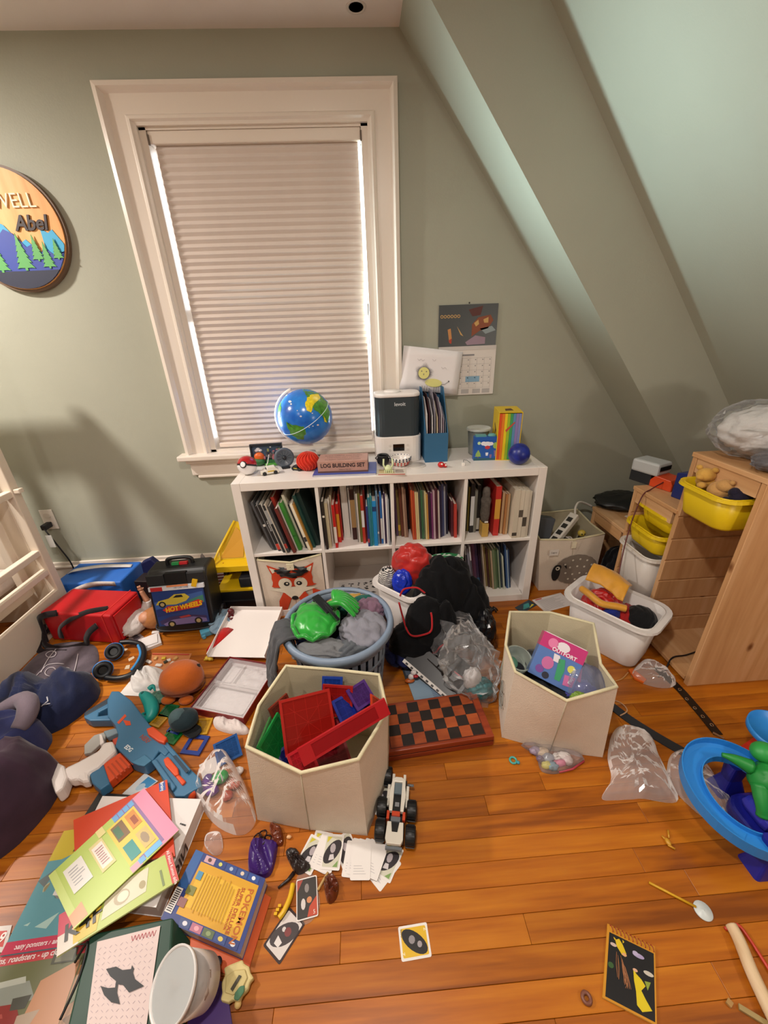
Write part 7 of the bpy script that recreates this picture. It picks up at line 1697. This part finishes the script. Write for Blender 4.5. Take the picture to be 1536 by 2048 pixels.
# handbook with yellow back cover
t_, at_ = slab('yellow_handbook', 'thick yellow backed handbook with blue border lying on orange folder', 'book', ((392,1699),(531,1757),(480,1908),(321,1838)), .040, .034, '2a3a7a',
    [(R4(.14,.13,.95,.87),'d09a1e'),(R4(.18,.25,.9,.75),'dcae2a'),(R4(.0,.45,.12,1),'2a5a9a')]+
    [(R4(.17+i*.155,.885,.31+i*.155,.985),h) for i, h in enumerate(('c9a0a8','2a3f80','2f4a8a','34508a','2a4a90'))]+[(R4(.22+i*.15,.015,.355+i*.15,.115),h) for i, h in enumerate(('3a4a7a','b06a80','5a6a4a','344a86','2a3a76'))]+
    [(circ(.03,10,.29+i*.15,.065,.03),h) for i, h in enumerate(('d8d4dc','d89aa4','8a9a6a','d8c060','dcdce2'))]+[(circ(.025,10,.24+i*.155,.935,.03),h) for i, h in enumerate(('5a3a34','c9c86a','a9b4c8','d8c4b0','dfe2ea'))]+
    [(R4(-.0,.10,.09,.44),'ded6d0')]+[(R4(.012+.0,.12+i*.028,.078,.135+i*.028),'3a3638') for i in range(11)]+[(R4(.13,.40,.24,.52),'7a7a3a'),(R4(.10,.22,.2,.34),'8a5a5a'),(R4(.17,.62,.24,.74),'4a8ab0')]
    +[(R4(.28+i*.036,.20+.05*random.Random(i).random(),.288+i*.036,.80-.12*random.Random(i+9).random()),'b58420') for i in range(12)], pages='c9bdb0',
    texts=[('POKEMON', .022, .875,.42,0,-1,'b8621c'),('SUPER DELUXE', .0135, .785,.45,0,-1,'b04a1c'),('ESSENTIAL HANDBOOK', .0075, .74,.45,0,-1,'b04a1c')])
slab('orange_folder', 'orange paper folder under the yellow handbook', 'folder', ((440,1730),(542,1795),(488,1968),(370,1905)), .0045, .004, 'c2501a', pages='b0481a')
slab('purple_folder', 'purple cardboard folder under the frosted tub', 'folder', ((395,1935),(452,1968),(468,2075),(370,2075)), .010, .008, '3f2266', pages='35205a')
slab('red_white_tag', 'red and white striped card tag beside the tub rim', 'tag', ((400,1932),(440,1945),(442,1958),(398,1950)), .013, .002, 'b8303a', [(R4(.0,.4,.9,.8),'ddd6da'),(R4(.0,.8,1,1),'2f2a6a')])
single('black_button', MB().lathe([(.007,0),(.010,.002),(.010,.005),(.004,.006)], 16, 0, TR(*fl(436,1925,.0135))), plastic('1c1820'), 'small black and white round button on the orange folder', 'button')
# frosted tub lying on its side, base towards the viewer
tubM = frame(fl(345,1968,.105), Vector((.55,-.62,.35)), Vector((.62,.62,.30)))
nrm = Vector((-.42,-.25,.80)).normalized(); xx = nrm.cross(Vector((0,1,0))).normalized(); tubM = frame(fl(347,1972,.118), xx, nrm.cross(xx))
tub = thing('frosted_tub', 'round frosted plastic tub lying tilted on the gift bag', 'tub', M=tubM)
FR = clear('c9cccc', .62, .3)
part('base_disc', MB().lathe([(.0,-.006),(.054,-.006),(.058,-.002),(.0575,.0)], 40), FR, tub)
part('rim', MB().lathe([(.056,-.006),(.061,-.004),(.0625,.003),(.060,.005),(.057,.0)], 40, close=True), mat('d6d2cf', .3), tub)
part('wall', MB().lathe([(.058,-.004),(.053,-.05),(.049,-.085)], 40), clear('cfcac8', .42, .3), tub)
mb = MB(); blob(mb, (.0,.0,-.045), (.040,.040,.032), 231, .3, 3, 30, 18); part('contents', mb, mat('9a8a80', .6, var=.4, vs=40), tub)
# cream shell shaped toy
cs_ = thing('cream_shell_toy', 'cream turtle-shaped toy with dark plate lying on orange folder', 'toy', fl(462,1965))
oc = [(447,1935),(460,1928),(475,1922),(485,1918),(488,1926),(498,1932),(501,1945),(508,1955),(500,1962),(496,1978),(484,1990),(478,2005),(466,1998),(456,2005),(440,2000),(444,1985),(442,1965),(450,1950)]
part('shell', MB().prism(Wp(oc, .022), .006, .022), mat('cdbb80', .5), cs_, w=True, bev=.004)
part('raised_panel', MB().prism(Wp([(452,1952),(470,1940),(490,1938),(495,1955),(484,1978),(466,1990),(450,1985)], .025), .022, .026), mat('c4b276', .5), cs_, w=True, bev=.002)
part('dark_plate', MB().prism(Wp([(461,1978),(478,1950),(483,1952),(465,1983)], .028), .026, .029), mat('3a3626', .4), cs_, w=True); part('green_gem', MB().prism(Wp([(470,1985),(480,1972),(490,1970),(488,1985),(476,2002),(467,1998)], .03), .0265, .032), glassy('6a9a7a', .6, .1), cs_, w=True, bev=.003)
part('foot', MB().sph(fl(476,2008,.010), (.008,.008,.008), 10, 7), mat('d0b070', .5), cs_, w=True)
# ------------------------------------------------------------------ clear bag with purple and green toys, purple wrapper
cg = thing('clear_toy_bag', 'big clear bag with purple and green toys before cream bin', 'bag', fl(445,1600))
mb = MB(); mound(mb, [fl(u, v) for u, v in ((390,1590),(402,1545),(438,1500),(470,1530),(498,1590),(512,1640),(480,1672),(430,1650))], .001, .055, 241, .45, 11, 12, 56, 2.5, sm=False)
part('film', mb, clear('e0d6d2', .08, .06), cg, w=True)
for i, (u, v, c, r) in enumerate(((412,1578,'5a2a86',.022),(425,1585,'6a3a96',.018),(442,1560,'1f9a4a',.022),(470,1572,'b05a48',.018),(455,1595,'a84a3a',.016),(418,1560,'4a2a76',.014),(478,1545,'d8d0cc',.014))):
    mb = MB(); blob(mb, (0,0,r*.7), (r*1.2,r,r*.7), 250+i, .2, 2, 22, 14, .001, rid=False); mb.v = [p+fl(u, v, .001) for p in mb.v]; part('small_toy', mb, plastic(c), cg, w=True)
slab('white_card_insert', 'white card lying beside the clear toy bag', 'card', ((398,1530),(430,1512),(440,1538),(405,1558)), .003, .002, 'd6ccc8')
pw = thing('purple_wrapper', 'purple foil wrapper with dark ring top on the floor', 'wrapper', fl(528,1710))
mb = MB(); mound(mb, [fl(u, v) for u, v in ((505,1682),(545,1682),(556,1690),(540,1752),(498,1745))], .001, .010, 261, 1.1, 26, 14, 60, 9, .5, sm=False); part('foil', mb, mat('3a1f68', .25), pw, w=True)
for i, (u, v) in enumerate(((515,1675),(526,1668),(535,1678),(524,1682))): part('dark_ring', MB().tube([fl(u, v, .008)+Vector((.011*math.cos(k*PI/8), .011*math.sin(k*PI/8), .003*math.sin(k*PI/4+i))) for k in range(16)], .002, 6, closed=True), mat('2a1a1c', .25, .6), pw, w=True)
mb = MB(); mound(mb, [fl(u, v) for u, v in ((540,1650),(562,1656),(566,1690),(548,1688))], .001, .010, 262, 1.2, 40, 12, 44, 3, sm=False); single('brown_foil', mb, mat('6a2e18', .25), 'crumpled reddish brown foil beside the purple wrapper', 'wrapper')
film('clear_sachet', 'small clear sachet next to the yellow handbook', ((410,1692),(414,1668),(440,1665),(446,1700),(430,1712)), .008, 263, 'e6dcda', .12, 24)
single('orange_crumb', MB().sph(fl(578,1674,.006), (.008,.005,.006), 10, 7), mat('e0b080', .5), 'small cream and orange crumb near the cards', 'crumb')
# ------------------------------------------------------------------ playing cards
def card(label, u, v, ang, z, kind, group='scattered playing cards', s=1.0, wd=.056, ht=.087, name='playing_card'):
    p = fl(u, v, z); t = thing(name, label, 'card', M=TR(p.x, p.y, z) @ RZ(ang), group=group)
    part('card', MB().prism(rrect(wd, ht, .004, 3), 0, .0005), paper('e2dcd8') if kind != 'dark' else mat('2a1210', .4), t)
    bym = {}
    def P_(pts, h, k): bym.setdefault(h, MB()).flat(pts, .0006+.00005*k)
    if kind == 'yellow': P_(rrect(wd*.84, ht*.86, .003, 3), 'd8ae24', 0); P_([(x*math.cos(-.6)-y*math.sin(-.6), x*math.sin(-.6)+y*math.cos(-.6)) for x, y in circ(.017, 20, 0, 0, .035)], '1c1a1c', 1); P_(circ(.008,10,.004,.006),'8a8488',2); P_(circ(.006,10,-.006,-.012),'9a9296',2)
    elif kind == 'face': P_(rrect(wd*.84, ht*.86, .003, 3), 'c9c6b4', 0); P_([(x*math.cos(-.6)-y*math.sin(-.6), x*math.sin(-.6)+y*math.cos(-.6)) for x, y in circ(.018, 20, 0, 0, .034)], '2f2a2e', 1); P_([(-.02,.036),(-.006,.036),(-.02,.02)],'c4b83a',2); P_(circ(.008,10,.0,.008,.012),'a89ea2',2); P_([(-.008,-.022),(.008,-.018),(.004,-.006),(-.006,-.008)],'c9c2c4',2); P_([(.006,-.036),(.020,-.036),(.020,-.02)],'7a9a5a',2)
    elif kind == 'dark': P_(rrect(wd*.84, ht*.88, .003, 3), 'd0c8c4', 0); P_([(x*math.cos(-.6)-y*math.sin(-.6), x*math.sin(-.6)+y*math.cos(-.6)) for x, y in circ(.02, 20, 0, 0, .037)], '3f383a', 1); P_(circ(.009,10,.004,.008),'7a3a3a',2); P_([(-.012,-.01),(.006,-.014),(.004,-.026),(-.01,-.026)],'d8d2d0',2); P_(circ(.005,10,-.008,.006),'c9c2c0',2)
    elif kind == 'red': P_(rrect(wd*.92, ht*.94, .003, 3), '3a3634', 0); P_([(.026,-.04),(.026,.0),(.006,-.02),(.0,-.04)],'b84a34',1); P_([(-.026,.04),(-.026,.015),(-.01,.04)],'a04a40',1); P_(circ(.007,10,.006,-.006),'c9855a',2); P_(circ(.006,10,-.01,-.012,.012),'cfc8c4',2); P_(circ(.006,10,.0,.02,.01),'8a8280',2)
    elif kind == 'back':
        for i in range(4): P_(R4(-.02,-.03+i*.006,.015-.004*i,-.029+i*.006),'a9a4a8',0)
    for h, mb in bym.items(): part('print', mb, mat(h, .4), t)
    if kind == 'yellow':
        txt('2', .014, mat('f0e6c8'), t, TR(-.019,.031,.0009)); txt('2', .014, mat('f0e6c8'), t, TR(.019,-.031,.0009) @ RZ(PI)); txt('DARE', .006, mat('3a3638'), t, TR(.018,.030,.0009))
    if kind == 'red': txt('5', .012, mat('e8dcd6'), t, TR(.018,-.033,.0009))
    return t
o = card('white bordered yellow number two card lying alone on the floor', 829, 1883, R_(93), .0006, 'yellow', None, 1, .062, .074)
card('dark bordered picture card lying diagonally on the floor', 569, 1869, R_(-38), .0006, 'dark', None, 1, .060, .088)
card('red and black picture card in a glossy sleeve', 614, 1795, R_(8), .004, 'red', None)
film('clear_sleeve', 'glossy clear sleeve under the red and black card', ((592,1762),(622,1742),(640,1812),(606,1848)), .002, 271, 'c9b8b0', .12, 8, .2)
card('face up card leftmost in the pile by the bin, partly covered', 622, 1708, R_(-28), .0030, 'face')
CG = 'pile of playing cards'
card('face up card under the leftmost pile card', 640, 1697, R_(-14), .0018, 'face', CG); card('white edged card third in the card fan', 648, 1706, R_(-24), .0042, 'back', CG); card('white edged card fourth in the card fan', 655, 1708, R_(-20), .0054, 'back', CG)
card('upright face card on top of the card fan', 665, 1703, R_(-8), .0070, 'face', CG); card('grey card edge behind the white card backs', 693, 1700, R_(25), .0008, 'face', CG)
for i, (u, v, a) in enumerate(((708,1718,-10),(718,1714,-14),(728,1716,-18),(740,1716,-22),(748,1718,-26),(722,1722,-4))):
    card('blank white card back, %s in the spread beside the toy buggy' % ORD[i], u, v, R_(a), .0020+i*.0011, 'back', CG)
card('yellow cornered card at the end of the white spread', 777, 1722, R_(-32), .0012, 'face', CG); card('pale card under the yellow cornered card', 768, 1738, R_(-48), .0005, 'back', CG); card('picture card half under the toy buggy', 762, 1600, R_(-10), .0006, 'face', CG)
# torn dark wrapper, yellow stick, brown foil
mb = MB(); mound(mb, [fl(u, v) for u, v in ((572,1705),(590,1698),(605,1715),(622,1735),(600,1750),(586,1740))], .0015, .009, 281, 1.3, 40, 12, 48, 3, sm=False); mb.tube([fl(588,1745,.004), fl(576,1760,.006), fl(566,1768,.003), fl(556,1776,.003)], [.006,.005,.004,.003], 6)
single('torn_dark_wrapper', mb, mat('241a1a', .35), 'torn dark brown wrapper lying beside the cards', 'wrapper')
mb = MB(); mound(mb, [fl(u, v) for u, v in ((648,1762),(664,1750),(678,1770),(672,1800),(655,1806))], .001, .013, 282, 1.2, 40, 12, 48, 3, sm=False); single('brown_wrapper', mb, mat('5f2a18', .25), 'shiny brown crumpled wrapper near the red card', 'wrapper')
single('tan_twig', MB().tube(spline([fl(636,1780,.006), fl(646,1762,.012), fl(656,1745,.010)], 10), .0035, 7), mat('b8945a', .6), 'short tan twig next to the brown wrapper', 'twig')
ys_ = thing('yellow_plastic_clip', 'bright yellow plastic toothed clip on the floor near cards', 'clip', fl(573,1800))
part('shaft', MB().tube(spline([fl(586,1768,.006), fl(580,1795,.008), fl(568,1822,.008), fl(558,1836,.006)], 18), [.007]*18, 8), plastic('dcae18'), ys_, w=True)
for u, v in ((560,1814),(556,1822),(552,1830)): part('tooth', MB().box((-.004,-.003,0),(.004,.003,.009), 0, TR(*fl(u, v))), plastic('dcae18'), ys_, w=True)
# ------------------------------------------------------------------ brick-built buggy
bc = fl(786,1640); fwd = (fl(795,1555)-fl(782,1700)); fwd.z = 0
bg_ = thing('brick_buggy', 'white and black brick-built six-wheeled toy buggy beside cream bin', 'toy car', M=frame(Vector((.654,-.985,0)), Vector((fwd.y,-fwd.x,0)), fwd))
KW = plastic('e2dcd0', .3); KB = plastic('121214', .45); KG = plastic('6a7076', .4); KO = plastic('c84420', .4)
def wheel(x, y, r=.027, w_=.030):
    o = part('wheel', MB().lathe([(r*.55,-w_/2),(r*.9,-w_/2),(r,-w_/2+.004),(r,w_/2-.004),(r*.9,w_/2),(r*.55,w_/2)], 22, 0, TR(x, y, r+.0005) @ RY(PI/2), close=True), KB, bg_)
    part('hub', MB().lathe([(r*.56,-w_*.35),(r*.56,w_*.35)], 16, 0, TR(x, y, r+.0005) @ RY(PI/2)), KG, o)
    mb = MB()
    for i in range(14):
        a = 2*PI*i/14; mb.box((-w_/2+.003,-.002,r-.001),(w_/2-.003,.002,r+.0012), 0, TR(x, y, r+.0005) @ Matrix.Rotation(a, 4, 'X'))
    part('tread', mb, KB, o)
for x, y in ((-.040,.085),(-.046,-.010),(.046,-.010),(-.044,-.072),(.046,-.078)): wheel(x, y)
part('chassis', MB().box((-.026,-.098,.020),(.026,.075,.030)), KB, bg_)
part('nose', MB().box((-.022,.045,.030),(-.014,.085,.045)).box((.014,.045,.030),(.022,.085,.045)), KW, bg_)
part('cockpit_frame', MB().prism([(-.022,-.03),(-.026,.02),(-.020,.062),(-.010,.070),(.010,.070),(.020,.062),(.026,.02),(.022,-.03),(.012,-.03),(.012,.055),(-.012,.055),(-.012,-.03)], .040, .056), KW, bg_, bev=.0015)
part('windscreen', MB().box((-.0115,.022,.036),(.0115,.054,.050)), glassy('8a9aa4', .6, .1), bg_); part('seat', MB().box((-.0115,-.03,.032),(.0115,.022,.044)), KB, bg_)
part('number_plate', MB().box((-.006,-.012,.044),(.007,.0,.0446)), mat('8a8c90'), bg_)
part('orange_bar', MB().box((-.012,-.044,.044),(.012,-.032,.058)), KO, bg_); part('side_block', MB().box((-.028,-.05,.036),(-.020,-.028,.050)), KO, bg_); part('side_block', MB().box((.020,-.05,.036),(.028,-.028,.050)), KO, bg_); part('grey_brick', MB().box((-.014,-.056,.040),(.014,-.044,.052)), KG, bg_)
part('rear_deck', MB().prism([(-.024,-.056),(-.012,-.056),(-.008,-.082),(.008,-.082),(.012,-.056),(.024,-.056),(.026,-.100),(.020,-.112),(-.020,-.112),(-.026,-.100)], .038, .050), KW, bg_, bev=.0015); part('rear_insert', MB().prism([(-.012,-.056),(.012,-.056),(.008,-.082),(-.008,-.082)], .036, .046), KB, bg_)
part('rear_bumper', MB().box((-.024,-.120,.028),(.024,-.113,.038)), KG, bg_); part('axle_stub', MB().lathe([(.004,.0),(.004,.02)], 12, 0, TR(.028,.062,.030) @ RY(PI/2)), KG, bg_)
for s_ in (-1,1):
    part('side_arm', MB().box((s_*.030-.004,-.01,.034),(s_*.030+.004,.052,.042)), KW, bg_)
    for y in (.0,.02,.04): part('stud', MB().lathe([(.0024,.042),(.0024,.0437)], 10, 0, TR(s_*.030, y, 0)), KW, bg_)
# ------------------------------------------------------------------ right front: blue track, stick, notebook, bat
tk = thing('blue_track_set', 'raised blue plastic oval track with green dinosaur on dark blue base', 'toy track', (1.642,-1.087,0))
TC = Vector((1.642,-1.087,.125)); TB = plastic('2a86d8', .35)
def oval(r, z, n=56): return [TC+Vector(((.137+r)*math.cos(2*PI*i/n), (.150+r)*math.sin(2*PI*i/n), z+.012*math.sin(2*PI*i/n+.6))) for i in range(n)]
prof = [(0,.022),(.003,.022),(.003,.0),(.003,-.014),(-.052,-.014),(-.052,.010),(-.049,.010),(-.049,-.004),(-.012,-.004),(.0,.0)]
rings = [oval(r, z) for r, z in prof]; n = 56; vs = [p for r in rings for p in r]; fs = []
for j in range(len(rings)):
    for i in range(n): fs.append((j*n+i, j*n+(i+1)%n, ((j+1)%len(rings))*n+(i+1)%n, ((j+1)%len(rings))*n+i))
part('track', MB().add(vs, fs, 0, False), TB, tk, w=True)
for a in (215, 175, 300): 
    p = TC+Vector((.112*math.cos(R_(a)), .125*math.sin(R_(a)), 0)); part('joint_clip', MB().box((-.020,-.032,-.019),(.020,.032,-.0135), 0, TR(*p) @ RZ(R_(a))), TB, tk, w=True)
DB = plastic('1a1f8a', .35)
part('support', MB().loft([[Vector((TC.x+x, TC.y+y, z)) for x, y in rrect(s_, s_*.7, .01, 3, .0, -.115)] for z, s_ in ((.0,.09),(.06,.05),(.125,.06))]), DB, tk, w=True)
part('support', MB().loft([[Vector((TC.x+x, TC.y+y, z)) for x, y in rrect(s_, s_*.7, .01, 3, .07, .085)] for z, s_ in ((.0,.09),(.06,.05),(.125,.06))]), DB, tk, w=True)
part('base', MB().prism(rrect(.17,.17,.05,5,TC.x+.09,TC.y-.04), .0, .05), DB, tk, w=True, bev=.01); part('ramp', MB().box((TC.x+.03,TC.y-.07,.05),(TC.x+.15,TC.y+.02,.095)), plastic('2a2fa8', .35), tk, w=True, bev=.02)
dn = MB(); dp = TC+Vector((.065,.03,.02)); blob(dn, dp+Vector((.03,-.01,.0)), (.05,.045,.05), 291, .10, 1.8, 36, 22, None, rid=False)
part('dinosaur_body', dn, plastic('1f8a3a', .45), tk, w=True)
part('dinosaur_arm', MB().tube(spline([dp+Vector((-.005,.02,.02)), dp+Vector((-.04,.04,.03)), dp+Vector((-.065,.055,.03))], 10), [.022,.020,.018,.016,.014,.012,.010,.008,.007,.006], 9), plastic('1f8a3a', .45), tk, w=True)
part('dinosaur_leg', MB().tube(spline([dp+Vector((-.005,-.02,.0)), dp+Vector((-.02,-.055,-.03)), dp+Vector((-.022,-.07,-.055))], 10), [.024,.022,.021,.02,.018,.017,.016,.016,.016,.018], 9), plastic('1f8a3a', .45), tk, w=True)
part('dinosaur_head', MB().sph(dp+Vector((.045,.04,.05)), (.035,.03,.028), 18, 12), plastic('2a9a46', .45), tk, w=True)
rp_ = thing('blue_track_disc', 'round blue track platform on a red stand behind the oval track', 'toy track', (1.885,-.945,0))
part('platform', MB().lathe([(.0,.148),(.075,.148),(.08,.153),(.08,.172),(.076,.172),(.075,.158),(.0,.158)], 40, 0, TR(1.885,-.945,0)), TB, rp_, w=True); part('stand', MB().loft([[Vector((1.885+x,-.945+y,z)) for x, y in rrect(s_,s_,.01,3)] for z, s_ in ((0,.11),(.148,.05))]), plastic('c8301e', .4), rp_, w=True)
# stick with round disc
sk_ = thing('balloon_stick', 'thin yellow stick with white disc end lying on the floor', 'stick', fl(1350,1793))
part('stick', MB().tube([fl(1298,1765,.004), fl(1392,1814,.004)], .0032, 8), plastic('d2a01e'), sk_, w=True); part('disc', MB().lathe([(.0,.0),(.020,.0),(.021,.001),(.020,.003),(.004,.0035),(.0,.006)], 28, 0, TR(*fl(1406,1822,.001))), mat('cdd4d4', .35), sk_, w=True)
# tiny yellow figure
yf_ = thing('tiny_yellow_figure', 'tiny yellow plastic figure lying on the floor', 'toy', fl(1336,1685))
part('body', MB().sph(fl(1336,1684,.006), (.007,.011,.006), 12, 8), plastic('c9922a'), yf_, w=True); part('leg', MB().tube([fl(1336,1690,.005), fl(1350,1698,.004)], .003, 6), plastic('c9922a'), yf_, w=True); part('arm', MB().tube([fl(1332,1680,.005), fl(1324,1672,.004)], .0028, 6), plastic('c9922a'), yf_, w=True); part('arm', MB().tube([fl(1338,1676,.005), fl(1336,1660,.004)], .0024, 6), plastic('c9922a'), yf_, w=True)
# scratch art notebook
t_, at_ = slab('scratch_notebook', 'orange bordered black scratch pad with giraffe drawing on floor', 'notebook', ((1215,1847),(1310,1893),(1314,2052),(1205,1995)), .006, .0055, 'c98a20',
    [(R4(.05,.03,.97,.89),'141216'),([(.18,.82),(.26,.86),(.34,.80),(.42,.70),(.40,.65),(.33,.66),(.22,.74)],'d8b81c'),(circ(.05,10,.38,.675,.022),'d8a078'),([(.14,.85),(.18,.84),(.2,.81),(.16,.82)],'d8b81c'),([(.33,.87),(.37,.85),(.34,.82)],'d8b81c'),(circ(.12,14,.66,.755,.032),'a89ac0'),(circ(.06,10,.60,.77,.03),'b4a8c8'),(circ(.07,10,.15,.74,.025),'c9b0a8'),(circ(.10,12,.86,.58,.03),'c4bcae'),(circ(.06,10,.12,.45,.04),'3a5a30'),
     ([(.56,.55),(.62,.50),(.72,.46),(.80,.40),(.72,.32),(.80,.24),(.92,.14),(.74,.07),(.64,.12),(.62,.28),(.58,.40)],'d8c01c'),(circ(.05,10,.60,.54,.022),'d8a88a'),([(.78,.46),(.90,.48),(.84,.36)],'8a9a3a')], spine=False)
mb = MB(); rs = random.Random(4)
for i in range(16):
    x0 = .22+rs.uniform(0,.12)+.012*i; mb.tube(spline([at_(x0*.8+.02, .66-.012*i, .0016), at_(x0+rs.uniform(-.03,.03), .5-.01*i, .0016), at_(x0+rs.uniform(-.02,.06), .34-.006*i, .0016)], 8), .0005, 4)
part('scratch_lines', mb, mat('a8704a', .6), t_, w=True)
for i in range(11):
    p = at_(.08+i*.085, .965, .001); part('spiral_loop', MB().tube([p+Vector((.0,.006*math.cos(k*PI/6)-.002,.005*math.sin(k*PI/6))) for k in range(12)], .0011, 5, closed=True), mat('a03a28', .35), t_, w=True)
# wooden bat, small bits
bt2 = thing('wooden_bat', 'pale wooden toy hockey stick lying near the lower corner', 'stick', fl(1500,1930))
pth = [fl(1462,1850,.016), fl(1478,1880,.016), fl(1502,1940,.016), fl(1530,2000,.016), fl(1560,2060,.016)]
part('shaft', MB().tube(spline(pth, 24), [.013+.002*(i/23) for i in range(24)], 10), wood('pale_wood', 'd0b088', 'dcc09a', 'e4ccaa', 1, 12, .1, .5), bt2, w=True)
single('red_rod', MB().tube(spline([fl(1450,1858,.004), fl(1475,1850,.008), fl(1500,1880,.006), fl(1545,1950,.005)], 20), .004, 8), plastic('c23a28', .4), 'thin red plastic rod lying under the wooden stick', 'rod')
single('brown_ring', MB().tube([fl(1173,1996,.005)+Vector((.0085*math.cos(k*PI/9), .0085*math.sin(k*PI/9), 0)) for k in range(18)], .0042, 8, closed=True), plastic('7a4a3a', .4), 'small brown plastic ring alone on the floor', 'ring')
single('tan_block', MB().box((-.006,-.005,0),(.006,.005,.006), 0, TR(*fl(1458,2007,.0005)) @ RZ(.5)), mat('a8804a', .5), 'tiny tan block near the wooden stick', 'block')
single('wood_splinter', MB().box((-.03,-.005,0),(.03,.005,.006), 0, TR(*fl(1512,2036,.0005)) @ RZ(-.6)), mat('a08a5a', .5), 'flat olive tan wooden stick beside the hockey stick', 'stick')
